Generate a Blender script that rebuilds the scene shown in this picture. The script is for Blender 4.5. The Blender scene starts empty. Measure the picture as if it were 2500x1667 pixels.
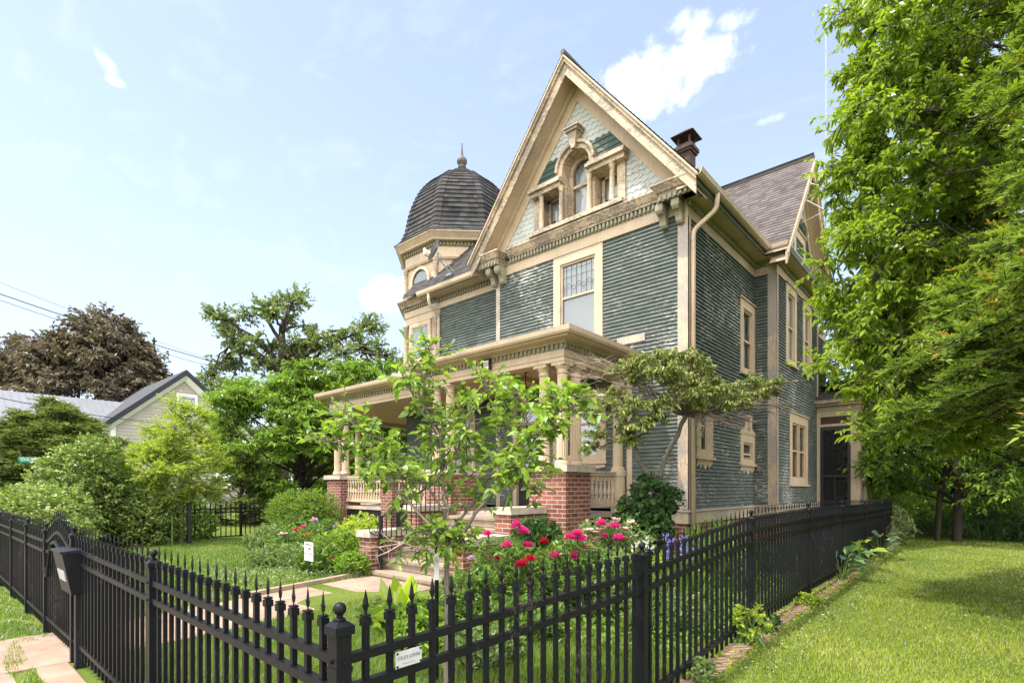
import bpy, math, random
import numpy as np
from mathutils import Vector, Matrix
PI = math.pi
scene = bpy.context.scene
COL = scene.collection
random.seed(7)
# ---------------------------------------------------------------- camera model (measured from the photograph)
CAMZ, YAW, FPX, CXP, HYP = 1.70, math.radians(41.4), 1305.0, 1250.0, 1193.0
_c, _s = math.cos(YAW), math.sin(YAW)
def ray(x, y):
    r = (x - CXP) / FPX
    return np.array([_c * r - _s, _s * r + _c, (HYP - y) / FPX])
def at(x, y, d):                      # point seen at photo pixel x, y, at depth d in metres
    return np.array([0, 0, CAMZ]) + ray(x, y) * d
def unit(v):
    v = np.asarray(v, float); return v / (np.linalg.norm(v) + 1e-12)

# ---------------------------------------------------------------- scene-graph helpers
def tag(o, label=None, cat=None, group=None, kind=None):
    if label: o['label'] = label
    if cat: o['category'] = cat
    if group: o['group'] = group
    if kind: o['kind'] = kind
    return o
def empty(name, loc, label=None, cat=None, group=None):
    o = bpy.data.objects.new(name, None); COL.objects.link(o)
    o.location = [float(a) for a in loc]; o.empty_display_size = .2
    return tag(o, label, cat, group)
def attach(o, parent):
    if parent is not None:
        o.parent = parent
        if parent.type == 'EMPTY':
            o.matrix_parent_inverse = Matrix.Translation(-Vector(parent.location))
    return o
class MB:                              # collects faces and links them as ONE mesh object
    def __init__(s): s.v = []; s.f = []; s.uv = []; s.mi = []; s.m = 0
    def face(s, pts, uv=None):
        b = len(s.v); s.v.extend([tuple(map(float, p)) for p in pts]); n = len(pts)
        s.f.append(tuple(range(b, b + n))); s.mi.append(s.m)
        s.uv.extend(uv if uv else [(0, 0)] * n)
    def mesh(s, V, F):
        b = len(s.v); s.v.extend([tuple(map(float, p)) for p in V])
        for f in F:
            s.f.append(tuple(b + i for i in f)); s.mi.append(s.m); s.uv.extend([(0, 0)] * len(f))
    def hexa(s, p):                    # 8 points: bottom ring 0-3, top ring 4-7
        s.mesh(p, [(3, 2, 1, 0), (4, 5, 6, 7), (0, 1, 5, 4), (1, 2, 6, 5), (2, 3, 7, 6), (3, 0, 4, 7)])
    def box(s, x0, x1, y0, y1, z0, z1):
        s.hexa([(x0, y0, z0), (x1, y0, z0), (x1, y1, z0), (x0, y1, z0), (x0, y0, z1), (x1, y0, z1), (x1, y1, z1), (x0, y1, z1)])
    def fbox(s, F, u0, u1, v0, v1, w0, w1):
        s.hexa([F(u0, v0, w1), F(u1, v0, w1), F(u1, v0, w0), F(u0, v0, w0), F(u0, v1, w1), F(u1, v1, w1), F(u1, v1, w0), F(u0, v1, w0)])
    def prism(s, poly, off):           # polygon extruded along a vector
        n = len(poly); A = [np.array(p, float) for p in poly]; B = [a + np.array(off, float) for a in A]
        s.mesh(A + B, [tuple(range(n))[::-1], tuple(range(n, 2 * n))] + [(i, (i + 1) % n, n + (i + 1) % n, n + i) for i in range(n)])
    def tube(s, pts, rads, n=6, cap=True):
        P = [np.array(p, float) for p in pts]
        if not hasattr(rads, '__len__'): rads = [rads] * len(P)
        V = []; up = None
        for i, p in enumerate(P):
            t = unit((P[min(i + 1, len(P) - 1)] - P[max(i - 1, 0)]))
            if up is None:
                up = np.array([0, 0, 1.0]) if abs(t[2]) < .9 else np.array([1.0, 0, 0])
            a = unit(np.cross(t, up)); b = np.cross(a, t); up = b
            for k in range(n):
                an = 2 * PI * k / n; V.append(p + (a * math.cos(an) + b * math.sin(an)) * rads[i])
        F = []
        for i in range(len(P) - 1):
            for k in range(n):
                F.append((i * n + k, i * n + (k + 1) % n, (i + 1) * n + (k + 1) % n, (i + 1) * n + k))
        if cap: F += [tuple(range(n))[::-1], tuple(range((len(P) - 1) * n, len(P) * n))]
        s.mesh(V, F)
    def lathe(s, cx, cy, prof, n=16, flute=0):
        V = []
        for r, z in prof:
            for k in range(n):
                an = 2 * PI * (k + .5) / n; rr = r * (1 - flute * (k % 2)); V.append((cx + rr * math.cos(an), cy + rr * math.sin(an), z))
        m = len(prof)
        F = [(i * n + k, i * n + (k + 1) % n, (i + 1) * n + (k + 1) % n, (i + 1) * n + k) for i in range(m - 1) for k in range(n)]
        s.mesh(V, F + [tuple(range(n))[::-1], tuple(range((m - 1) * n, m * n))])
    def sweep(s, path, prof, closed=False, pclosed=True):   # mitred moulding; profile (outward, z); outward = left of the path
        P = [np.array(p, float) for p in path]; n = len(P); V = []
        for i in range(n):
            d0 = P[i] - P[i - 1] if (i > 0 or closed) else None
            d1 = P[(i + 1) % n] - P[i] if (i < n - 1 or closed) else None
            if d0 is None: d0 = d1
            if d1 is None: d1 = d0
            d0 = unit(d0); d1 = unit(d1)
            n0 = np.array([-d0[1], d0[0]]); n1 = np.array([-d1[1], d1[0]])
            m = n0 + n1; m = m / max(.2, np.dot(m, m)) * 2
            for w, z in prof: V.append((P[i][0] + m[0] * w, P[i][1] + m[1] * w, z))
        k = len(prof); F = []
        for i in range(n if closed else n - 1):
            j = (i + 1) % n
            for a in range(k if pclosed else k - 1):
                b = (a + 1) % k; F.append((i * k + a, j * k + a, j * k + b, i * k + b))
        if pclosed and not closed: F += [tuple(range(k)), tuple(range((n - 1) * k, n * k))[::-1]]
        s.mesh(V, F)
    def dentils(s, path, w0, w1, z0, z1, bw, gap, closed=False):
        P = [np.array(p, float) for p in path]
        for i in range(len(P) if closed else len(P) - 1):
            a, b = P[i], P[(i + 1) % len(P)]; L = np.linalg.norm(b - a); d = (b - a) / L; nn = np.array([-d[1], d[0]])
            k = max(1, int((L - bw) / (bw + gap))); st = (L - bw) / k
            for j in range(k + 1):
                p = a + d * (j * st); q = p + d * bw
                s.hexa([(*(p + nn * w1), z0), (*(q + nn * w1), z0), (*(q + nn * w0), z0), (*(p + nn * w0), z0),
                        (*(p + nn * w1), z1), (*(q + nn * w1), z1), (*(q + nn * w0), z1), (*(p + nn * w0), z1)])
    def courses(s, O, U, V, n0, n1, e, fn, holes=(), lo=.030, hi=.001, wave=None, top=None, segl=None):
        # overlapping courses (clapboards, shingles) on the plane O + U*u + V*v; fn(v) -> (ua, ub)
        O, U, V = [np.array(a, float) for a in (O, U, V)]; Nn = unit(np.cross(U, V))
        for k in range(n0, n1):
            v0 = k * e; v1 = v0 + e
            if top is not None: v1 = min(v1, top)
            if v1 - v0 < 1e-4: continue
            a0, b0 = fn(v0); a1, b1 = fn(v1)
            if b0 - a0 < .01: continue
            if b1 - a1 < 0: a1 = b1 = (a1 + b1) / 2
            vm = (v0 + v1) / 2; ivs = [(0.0, 1.0)]
            for (h0, h1, q0, q1) in holes:
                if q0 <= vm <= q1:
                    am, bm = (a0 + a1) / 2, (b0 + b1) / 2; L = max(bm - am, 1e-6)
                    t0, t1 = (h0 - am) / L, (h1 - am) / L; new = []
                    for x, y in ivs:
                        if t1 <= x or t0 >= y: new.append((x, y)); continue
                        if t0 > x: new.append((x, t0))
                        if t1 < y: new.append((t1, y))
                    ivs = new
            for x, y in ivs:
                def pt(t, lower, dv=0, w=0):
                    if lower: return O + U * (a0 + (b0 - a0) * t) + V * (v0 + dv) + Nn * (w)
                    return O + U * (a1 + (b1 - a1) * t) + V * v1 + Nn * w
                ua, ub = a0 + (b0 - a0) * x, a0 + (b0 - a0) * y; uc, ud = a1 + (b1 - a1) * x, a1 + (b1 - a1) * y
                if wave is None:
                    s.face([pt(x, 1, 0, lo), pt(y, 1, 0, lo), pt(y, 0, 0, hi), pt(x, 0, 0, hi)], [(ua, v0), (ub, v0), (ud, v1), (uc, v1)])
                    s.face([pt(x, 1, 0, hi - .004), pt(y, 1, 0, hi - .004), pt(y, 1, 0, lo), pt(x, 1, 0, lo)], [(ua, v0), (ub, v0), (ub, v0), (ua, v0)])
                else:
                    per, amp = wave; m = max(2, int((ub - ua) / (per / 8)))
                    ts = [x + (y - x) * i / m for i in range(m + 1)]
                    dv = []
                    for t in ts:
                        u = (a0 + (b0 - a0) * t) / per + .5 * (k % 2); fr = u - math.floor(u)
                        dv.append(amp * (.5 + .5 * math.sin(2 * PI * fr)) if fr < .5 else amp * (.5 - .5 * math.sin(2 * PI * (fr - .5))))
                    for i in range(m):
                        s.face([pt(ts[i], 1, dv[i], lo), pt(ts[i + 1], 1, dv[i + 1], lo), pt(ts[i + 1], 0, 0, hi) + V * amp * 1.2, pt(ts[i], 0, 0, hi) + V * amp * 1.2],
                               [(ts[i], v0), (ts[i + 1], v0), (ts[i + 1], v1), (ts[i], v1)])
                        s.face([pt(ts[i], 1, dv[i], hi - .02), pt(ts[i + 1], 1, dv[i + 1], hi - .02), pt(ts[i + 1], 1, dv[i + 1], lo), pt(ts[i], 1, dv[i], lo)])
    def build(s, name, mats, parent=None, smooth=False, label=None, cat=None, group=None, kind=None, origin=True):
        me = bpy.data.meshes.new(name); V = s.v; off = (0, 0, 0)
        if parent is None and origin and V:
            A = np.array(V); off = ((A[:, 0].min() + A[:, 0].max()) / 2, (A[:, 1].min() + A[:, 1].max()) / 2, A[:, 2].min())
            V = (A - np.array(off)).tolist()
        me.from_pydata(V, [], s.f)
        ul = me.uv_layers.new(name='UVMap'); ul.data.foreach_set('uv', np.array(s.uv, dtype=np.float32).ravel())
        if not isinstance(mats, (list, tuple)): mats = [mats]
        for m in mats: me.materials.append(m)
        me.polygons.foreach_set('material_index', s.mi)
        if smooth: me.polygons.foreach_set('use_smooth', [True] * len(me.polygons))
        me.update()
        o = bpy.data.objects.new(name, me); COL.objects.link(o); o.location = [float(a) for a in off]
        attach(o, parent); return tag(o, label, cat, group, kind)
def mesh_np(name, verts, faces, mats, parent=None, rnd=None, smooth=False):
    # faces: (n, k) int array of equal-sided faces
    me = bpy.data.meshes.new(name); n, k = faces.shape
    me.vertices.add(len(verts)); me.vertices.foreach_set('co', verts.astype(np.float32).ravel())
    me.loops.add(n * k); me.loops.foreach_set('vertex_index', faces.astype(np.int32).ravel())
    me.polygons.add(n); me.polygons.foreach_set('loop_start', (np.arange(n) * k).astype(np.int32))
    me.update(calc_edges=True)
    if smooth: me.polygons.foreach_set('use_smooth', np.ones(n, bool))
    if rnd is not None:
        a = me.attributes.new('rnd', 'FLOAT', 'FACE'); a.data.foreach_set('value', rnd.astype(np.float32))
    for m in (mats if isinstance(mats, (list, tuple)) else [mats]): me.materials.append(m)
    o = bpy.data.objects.new(name, me); COL.objects.link(o); attach(o, parent); return o
def dup(o, parent=None):
    c = o.copy(); COL.objects.link(c)
    if parent is not None: c.parent = parent
    for ch in o.children: dup(ch, c)
    return c
def frame(O, U, N):
    O, U, N = [np.array(a, float) for a in (O, U, N)]
    return lambda u, v, w: O + U * u + np.array([0, 0, 1.0]) * v + N * w
def front(Y): return frame((0, Y, 0), (1, 0, 0), (0, -1, 0))
def right(X): return frame((X, 0, 0), (0, 1, 0), (1, 0, 0))
def text_mesh(s, size, depth=.002):
    cu = bpy.data.curves.new('t', 'FONT'); cu.body = s; cu.size = size; cu.align_x = 'CENTER'; cu.align_y = 'CENTER'; cu.extrude = depth; cu.resolution_u = 3
    o = bpy.data.objects.new('t', cu); COL.objects.link(o)
    me = bpy.data.meshes.new_from_object(o.evaluated_get(bpy.context.evaluated_depsgraph_get()))
    V = [tuple(v.co) for v in me.vertices]; F = [tuple(p.vertices) for p in me.polygons]
    bpy.data.objects.remove(o); bpy.data.curves.remove(cu); bpy.data.meshes.remove(me)
    return V, F
def put_text(mb, s, size, O, U, N, sx=1.0, depth=.002):   # writes s on the plane through O with reading direction U, normal N
    V, F = text_mesh(s, size, depth); O, U, N = [np.array(a, float) for a in (O, U, N)]; Z = np.array([0, 0, 1.0])
    mb.mesh([O + U * v[0] * sx + Z * v[1] + N * v[2] for v in V], F)

# ---------------------------------------------------------------- materials
class NT:
    def __init__(s, name):
        s.m = bpy.data.materials.new(name); s.m.use_nodes = True; s.n = s.m.node_tree.nodes; s.l = s.m.node_tree.links; s.n.clear()
    def a(s, t, props=None, **ins):
        nd = s.n.new('ShaderNode' + t)
        for k, v in (props or {}).items(): setattr(nd, k, v)
        for k, v in ins.items():
            k = int(k[1:]) if k[0] == '_' and k[1:].isdigit() else k.replace('_', ' ')
            sk = nd.inputs[k]
            if isinstance(v, bpy.types.NodeSocket): s.l.new(v, sk)
            elif isinstance(v, bpy.types.Node): s.l.new(v.outputs[0], sk)
            else:
                if sk.type == 'RGBA' and len(v) == 3: v = (*v, 1)
                sk.default_value = v
        return nd
    def coord(s, sc=(1, 1, 1), kind='Object'):
        t = s.a('TexCoord'); return s.a('Mapping', None, Vector=t.outputs[kind], Scale=sc)
    def noise(s, co, scale, detail=4, rough=.55, dist=0): return s.a('TexNoise', None, Vector=co, Scale=scale, Detail=detail, Roughness=rough, Distortion=dist)
    def ramp(s, f, stops, interp='LINEAR'):
        r = s.a('ValToRGB', None, Fac=f); e = r.color_ramp; e.interpolation = interp
        while len(e.elements) < len(stops): e.elements.new(.5)
        for i, (p, c) in enumerate(stops):
            e.elements[i].position = p; e.elements[i].color = (c, c, c, 1) if not hasattr(c, '__len__') else (*c, 1)
        return r
    def mix(s, f, a, b, mode='MIX'):
        nd = s.n.new('ShaderNodeMix'); nd.data_type = 'RGBA'; nd.blend_type = mode
        for i, v in ((0, f), (6, a), (7, b)):
            if isinstance(v, bpy.types.Node): v = v.outputs[2] if v.bl_idname == 'ShaderNodeMix' else v.outputs[0]
            if isinstance(v, bpy.types.NodeSocket): s.l.new(v, nd.inputs[i])
            else: nd.inputs[i].default_value = v if i == 0 else (*v, 1)
        return nd.outputs[2]
    def math(s, op, a, b=0.0, c=0.0):
        return s.a('Math', {'operation': op}, _0=a, _1=b, _2=c).outputs[0]
    def out(s, sh): s.a('OutputMaterial', None, Surface=sh); return s.m
    def bsdf(s, col, rough=.6, spec=.3, bump=None, strength=.3, dist=.01, **kw):
        ins = dict(Roughness=rough, **kw)
        b = s.a('BsdfPrincipled', None, **ins); b.inputs['Specular IOR Level'].default_value = spec
        if isinstance(col, (tuple, list)): b.inputs['Base Color'].default_value = (*col, 1)
        else: s.l.new(col if isinstance(col, bpy.types.NodeSocket) else col.outputs[0], b.inputs['Base Color'])
        if bump is not None:
            bn = s.a('Bump', None, Height=bump, Strength=strength, Distance=dist); s.l.new(bn.outputs[0], b.inputs['Normal'])
        return s.out(b)
def plain(name, col, rough=.6, var=.18, scale=6, spec=.3, bump=.0, **kw):
    t = NT(name); co = t.coord(); n = t.noise(co, scale, 6)
    lo = tuple(c * (1 - var) for c in col); hi = tuple(min(1, c * (1 + var)) for c in col)
    c = t.mix(t.ramp(n, [(.3, 0), (.7, 1)]), lo, hi)
    return t.bsdf(c, rough, spec, n if bump else None, bump, .02, **kw)
def wood_paint(name, col, worn, amount, wcol=(.23, .18, .14), stretch=(3, 3, 3), rough=.55, spec=.3):
    # old oil paint: slightly uneven, with bare grey wood and flaked patches where amount is high
    t = NT(name); co = t.coord(); co2 = t.coord(stretch)
    n1 = t.noise(co, 2.2, 5); n2 = t.noise(co2, 12.0, 10, .7, .3); n3 = t.noise(co, 1.6, 3)
    base = t.mix(t.ramp(n1, [(.3, 0), (.7, 1)]), tuple(c * .86 for c in col), tuple(c * 1.06 for c in col))
    th = .66 - amount * .28
    m = t.math('ADD', n2.outputs[0], t.math('MULTIPLY', t.math('SUBTRACT', n3.outputs[0], .5), .75))
    mask = t.ramp(m, [(th, 0), (th + .035, 1)])
    wc = t.mix(t.noise(t.coord((stretch[0] * 2, stretch[1] * 2, stretch[2] * 2)), 9, 6), wcol, worn)
    c = t.mix(mask, base, wc)
    fine = t.noise(co, 60, 3)
    gr = t.noise(t.coord((7, 7, .8)), 3, 6, .6); c = t.mix(t.math('MULTIPLY', t.ramp(gr, [(.48, 0), (.75, 1)]).outputs[0], .38), c, tuple(x * .55 for x in col))
    inv = t.math('SUBTRACT', 1.0, mask.outputs[0])
    return t.bsdf(c, rough, spec, t.math('ADD', inv, t.math('MULTIPLY', n2.outputs[0], .4)), .35, .004)
TAN = (.53, .405, .285)
M = {}
M['trim'] = wood_paint('tan_paint', TAN, (.5, .44, .38), .12)
M['trim_worn'] = wood_paint('worn_tan_paint', TAN, (.36, .285, .225), .60, (.15, .115, .092), (1.2, 1.2, 2.2))
M['board_worn'] = wood_paint('weathered_corner_board', TAN, (.42, .37, .34), .66, (.24, .205, .19), (5, 5, .6))
M['dentil'] = wood_paint('grey_dentil_paint', (.30, .27, .19), (.3, .28, .25), .25)
M['trim_shade'] = plain('painted_gutter_shade', (.085, .09, .075), .6, .2, 6)  # dark colour painted as the shade gap between soffit and gutter
M['shingle_white'] = wood_paint('pale_fish_scale_paint', (.46, .47, .45), (.34, .34, .32), .14)
M['green_board'] = wood_paint('dark_green_boards', (.052, .088, .072), (.2, .2, .18), .08)
def siding(name, amt, base=(.068, .086, .077), pale=(.168, .180, .166)):
    t = NT(name); uv = t.coord((1, 1, 1), 'UV'); sx = t.a('SeparateXYZ', None, Vector=uv)
    row = t.math('FLOOR', t.math('MULTIPLY', sx.outputs[1], 12.8205))
    wn = t.a('TexWhiteNoise', {'noise_dimensions': '2D'}, Vector=t.a('CombineXYZ', None, X=row, Y=t.math('FLOOR', t.math('MULTIPLY', sx.outputs[0], .45))))
    big = t.noise(uv, .55, 4, .6, .5)
    m1 = t.a('Mapping', None, Vector=uv, Scale=(1.9, 12, 1)); n = t.noise(m1, 3.6, 10, .66, .4)
    m2 = t.a('Mapping', None, Vector=uv, Scale=(1.5, 7, 1)); n2 = t.noise(m2, 2.2, 5, .5)
    c = t.mix(t.ramp(n2, [(.3, 0), (.72, 1)]), base, pale)
    c = t.mix(t.math('MULTIPLY', wn.outputs[0], .3), c, tuple(x * .8 for x in base))
    x = t.math('ADD', t.math('MULTIPLY', t.math('SUBTRACT', big.outputs[0], .5), .75), n.outputs[0])
    th = .74 - amt * .2
    mask = t.ramp(x, [(th, 0), (th + .03, 1)])
    wc = t.mix(t.noise(m1, 12, 4), (.46, .455, .43), (.33, .315, .295))
    c = t.mix(mask, c, wc)
    edge = t.ramp(x, [(th - .05, 0), (th, 1), (th + .02, 0)])
    c = t.mix(t.math('MULTIPLY', edge, .35), c, (.03, .035, .03))
    return t.bsdf(c, .8, .12, t.math('SUBTRACT', 1.0, mask.outputs[0]), .12, .002)
M['siding_front'] = siding('peeling_green_clapboard', .68)
M['siding_left'] = siding('green_clapboard', .25)
M['siding_right'] = siding('green_clapboard_right_side', .66)  # same green as the front, with its own amount of flaking
def shingle(name, c0, c1, tab, row, lichen=None):
    t = NT(name); uv = t.coord((1, 1, 1), 'UV'); sx = t.a('SeparateXYZ', None, Vector=uv)
    r = t.math('FLOOR', t.math('ADD', t.math('DIVIDE', sx.outputs[1], row), .02))
    off = t.math('MULTIPLY', t.a('TexWhiteNoise', {'noise_dimensions': '1D'}, W=r).outputs[0], 3.0)
    cidx = t.math('FLOOR', t.math('ADD', t.math('DIVIDE', sx.outputs[0], tab), off))
    wn = t.a('TexWhiteNoise', {'noise_dimensions': '2D'}, Vector=t.a('CombineXYZ', None, X=cidx, Y=r))
    n = t.noise(uv, 90, 3); big = t.noise(uv, .8, 4)
    c = t.mix(wn.outputs[0], c0, c1); c = t.mix(t.math('MULTIPLY', n.outputs[0], .5), c, tuple(x * .55 for x in c0))
    c = t.mix(t.math('MULTIPLY', t.ramp(big, [(.45, 0), (.7, 1)]).outputs[0], .3), c, lichen or tuple(x * 1.35 for x in c1))
    return t.bsdf(c, .9, .15, n, .5, .006)
M['roof'] = shingle('brown_grey_shingle', (.080, .068, .068), (.165, .142, .140), .17, .135)
M['roof_dark'] = shingle('dark_worn_shingle', (.042, .04, .041), (.105, .098, .097), .2, .135)
M['dome'] = shingle('charcoal_dome_shingle', (.024, .024, .026), (.080, .078, .080), .20, .12, (.085, .078, .074))
def brick(name, dark=1.0, red=(.29, .098, .064), red2=(.115, .04, .034), mort=(.44, .365, .31)):
    t = NT(name); co = t.coord(); sx = t.a('SeparateXYZ', None, Vector=co)
    v = t.a('CombineXYZ', None, X=t.math('ADD', sx.outputs[0], sx.outputs[1]), Y=sx.outputs[2])
    b = t.a('TexBrick', {'offset': .5}, Vector=v, Color1=red, Color2=red2, Mortar=mort, Scale=1.0, Mortar_Size=.0095, Bias=.0, Brick_Width=.235, Row_Height=.079)
    b.inputs['Mortar Smooth'].default_value = .2
    n = t.noise(co, 14, 6); n2 = t.noise(co, 1.3, 4)
    c = t.mix(t.math('MULTIPLY', n.outputs[0], .5), b.outputs[0], tuple(x * .5 for x in red))
    c = t.mix(t.math('MULTIPLY', t.ramp(n2, [(.45, 0), (.7, 1)]).outputs[0], .3), c, (.34, .2, .15))
    return t.bsdf(c, .85, .2, t.math('SUBTRACT', n.outputs[0], t.math('MULTIPLY', b.outputs[1], 2.0)), .6, .01)
M['brick'] = brick('old_red_brick')
M['stone'] = plain('weathered_limestone', (.42, .36, .29), .85, .25, 5, .2, .3)
M['black'] = wood_paint('black_fence_enamel', (.0075, .008, .0105), (.05, .045, .04), .10, (.03, .026, .022), (4, 4, 2), .42, .17)
M['black_dusty'] = plain('dusty_black_enamel', (.012, .013, .017), .45, .4, 5, .25, .1)
M['iron'] = plain('black_wrought_iron', (.012, .012, .013), .5, .2, 20, .4)
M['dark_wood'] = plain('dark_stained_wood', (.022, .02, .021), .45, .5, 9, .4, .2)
M['brownwood'] = plain('dark_brown_wood', (.07, .035, .022), .6, .3, 8)
M['white'] = plain('white_paint', (.78, .77, .74), .5, .06, 4)
M['rust'] = plain('rusty_brown_metal', (.052, .030, .025), .75, .4, 8, .25, .2)
M['metal_grey'] = plain('galvanised_grey', (.32, .33, .34), .4, .15, 12, .5)
M['dish'] = plain('grey_dish_paint', (.36, .35, .40), .45, .12, 6)
M['concrete'] = plain('pinkish_concrete', (.27, .19, .145), .9, .25, 3.0, .15, .25)
M['concrete_tan'] = plain('tan_step_concrete', (.26, .20, .15), .9, .25, 3, .15, .3)
M['pave'] = plain('grey_pink_pavement', (.26, .205, .16), .9, .28, 2.5, .15, .25)
M['porch_ceiling'] = wood_paint('tan_ceiling_boards', (.56, .40, .25), (.5, .4, .3), .06)
def curtain(name, col):
    t = NT(name); co = t.coord(); n = t.noise(co, 5, 3)
    d = t.a('BsdfDiffuse', None, Color=t.mix(n, tuple(c * .82 for c in col), col)); tr = t.a('BsdfTranslucent', None, Color=col)
    return t.out(t.a('MixShader', None, Fac=.3, _1=d, _2=tr))
M['curtain'] = curtain('white_lace_curtain', (.78, .79, .80))
M['blind'] = curtain('white_blind', (.80, .80, .82))
M['wood_blind'] = plain('tan_wood_blind', (.33, .22, .12), .6, .25, 7)
M['room_shade'] = plain('painted_room_shade', (.018, .019, .022), .8, .2, 3)  # near-black colour stands in for the shade of unlit rooms
def glass(name, tint=(.9, .95, .95), refl=.16):
    t = NT(name); f = t.a('Fresnel', None, IOR=1.5); co = t.coord(); n = t.noise(co, 2.5, 2)
    bn = t.a('Bump', None, Height=n, Strength=.05, Distance=.02)
    g = t.a('BsdfGlossy', None, Color=(1, 1, 1), Roughness=.015, Normal=bn); tr = t.a('BsdfTransparent', None, Color=tint)
    return t.out(t.a('MixShader', None, Fac=t.math('ADD', t.math('MULTIPLY', f, .8), refl), _1=tr, _2=g))
M['glass'] = glass('old_window_glass', (.93, .96, .96), .06); M['glass_dark'] = glass('dark_window_glass', (.35, .37, .38), .22)
M['lead'] = plain('lead_came', (.10, .11, .125), .5, .2, 10)
def screenm():
    t = NT('insect_screen'); tr = t.a('BsdfTransparent', None, Color=(.55, .55, .55)); d = t.a('BsdfDiffuse', None, Color=(.05, .05, .055))
    return t.out(t.a('MixShader', None, Fac=.42, _1=tr, _2=d))
M['screen'] = screenm()
def leafm(name, stops, trans=.38, gloss=.035, tcol=1.3, rough=.55):
    t = NT(name); at_ = t.a('Attribute', {'attribute_name': 'rnd'})
    c = t.ramp(at_.outputs['Fac'], stops)
    tc = t.mix(1.0, c, (tcol, tcol * 1.05, tcol * .55), 'MULTIPLY')
    d = t.a('BsdfDiffuse', None, Color=c); tr = t.a('BsdfTranslucent', None, Color=tc)
    g = t.a('BsdfGlossy', None, Color=(1, 1, 1), Roughness=rough)
    m = t.a('MixShader', None, Fac=trans, _1=d, _2=tr)
    fr = t.a('Fresnel', None, IOR=1.4)
    return t.out(t.a('MixShader', None, Fac=t.math('MULTIPLY', fr, gloss * 7), _1=m, _2=g))
def bark(name, col, sc=(6, 6, 1.2)):
    t = NT(name); n = t.noise(t.coord(sc), 6, 7, .65)
    return t.bsdf(t.mix(t.ramp(n, [(.3, 0), (.7, 1)]), tuple(c * .5 for c in col), tuple(c * 1.4 for c in col)), .9, .1, n, .7, .03)
M['bark'] = bark('grey_brown_bark', (.11, .085, .065)); M['bark_dark'] = bark('dark_bark', (.05, .04, .033)); M['bark_pale'] = bark('pale_bark', (.27, .22, .16))
M['bark_grey'] = bark('smooth_grey_bark', (.17, .145, .12)); M['twig_pale'] = bark('bare_pale_twig', (.34, .26, .21))
M['stem'] = plain('green_stem', (.10, .16, .04), .6, .3, 9)
# ================================================================ THE HOUSE
YW, Y2, XR, XL, XT = 10.05, 10.45, -4.32, -9.35, -12.15
GX, GZ, SL = -6.87, 11.19, 1.25                     # ridge of the front gable, pitch
house = empty('victorian_house', (-7.5, 13, .1), 'two storey victorian house with peeling dark green clapboard, tan trim and domed corner tower', 'house')
def H(mb, name, mats, label=None, parent=None, smooth=False):
    return mb.build(name, mats, parent or house, smooth, label=label)
EX = .078
Z0, ZF, ZF2 = 1.28, 7.08, 7.03
def wall(name, O, U, L0, L1, z0, z1, holes, mat, label=None):
    mb = MB(); k0 = int(round(0)); O = np.array(O, float) + np.array([0, 0, z0])
    mb.courses(O, U, (0, 0, 1), 0, int((z1 - z0) / EX) + 1, EX, lambda v: (L0, L1), [(a, b, c - z0, d - z0) for a, b, c, d in holes], top=z1 - z0)
    return H(mb, name, mat, label)
UPW = (-7.54, -6.21, 4.78, 7.06); LOW = (-7.55, -6.13, 2.28, 3.84); DOOR = (-8.8, -7.75, 1.2, 3.75); LW = (-11.6, -10.55, 1.85, 3.75)
def hole(w, c=.12, b=.12): return (w[0] + c, w[1] - c, w[2] + b, w[3] - c)
wall('front_wall', (0, YW, 0), (1, 0, 0), XL + .02, XR - .02, Z0, ZF, [hole(UPW), hole(LOW, .13, .1), (DOOR[0] + .1, DOOR[1] - .1, 0, DOOR[3] - .12)], M['siding_front'], 'front wall of dark green clapboard with white flaking paint')
wall('front_wall', (0, Y2, 0), (1, 0, 0), XT, XL + .05, Z0, ZF2, [hole(LW)], M['siding_left'], 'recessed left front wall with little flaking')
RW1 = (10.46, 11.30, 2.33, 3.9); RW2 = (13.02, 14.07, 2.28, 3.02); RWU = (13.02, 14.07, 4.45, 6.22)
wall('side_wall', (XR, 0, 0), (0, 1, 0), YW + .02, 14.09, Z0, 7.06, [hole(RW1, .2, .13), hole(RW2, .2, .14), hole(RWU, .2)], M['siding_right'])
wall('bay_side_wall', (0, 14.09, 0), (1, 0, 0), XR, -3.83, Z0, 6.98, [], M['siding_right'])
BWL = (15.24, 17.15, 1.80, 3.70); BU1 = (14.89, 15.91, 4.93, 6.99); BU2 = (16.6, 17.6, 4.93, 6.99)
wall('bay_wall', (-3.81, 0, 0), (0, 1, 0), 14.11, 18.40, Z0, 6.98, [hole(BWL, .2), hole(BU1, .2), hole(BU2, .2)], M['siding_right'])
wall('rear_side_wall', (XR, 0, 0), (0, 1, 0), 18.40, 22.14, Z0, 7.06, [], M['siding_right'])
mb = MB()                                             # plain rear, left and inner faces that close the house
for p in [[(XR, 22.14, 0), (-13, 22.14, 0), (-13, 22.14, 7.3), (XR, 22.14, 7.3)], [(-13, 22.14, 0), (-13, 13.4, 0), (-13, 13.4, 7.3), (-13, 22.14, 7.3)],
          [(XL + .02, YW + .01, 0), (XL + .02, Y2 + .05, 0), (XL + .02, Y2 + .05, 7.3), (XL + .02, YW + .01, 7.3)], [(-3.81, 18.4, 0), (XR, 18.4, 0), (XR, 18.4, 7.3), (-3.81, 18.4, 7.3)],
          [(XR, YW, 7.32), (XR, 22, 7.32), (-13, 22, 7.32), (-13, YW + .5, 7.32)]]: mb.face(p)
H(mb, 'rear_wall', M['green_board'])
mb = MB()                                             # dark sheets standing in for the unlit rooms behind the panes
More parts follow.
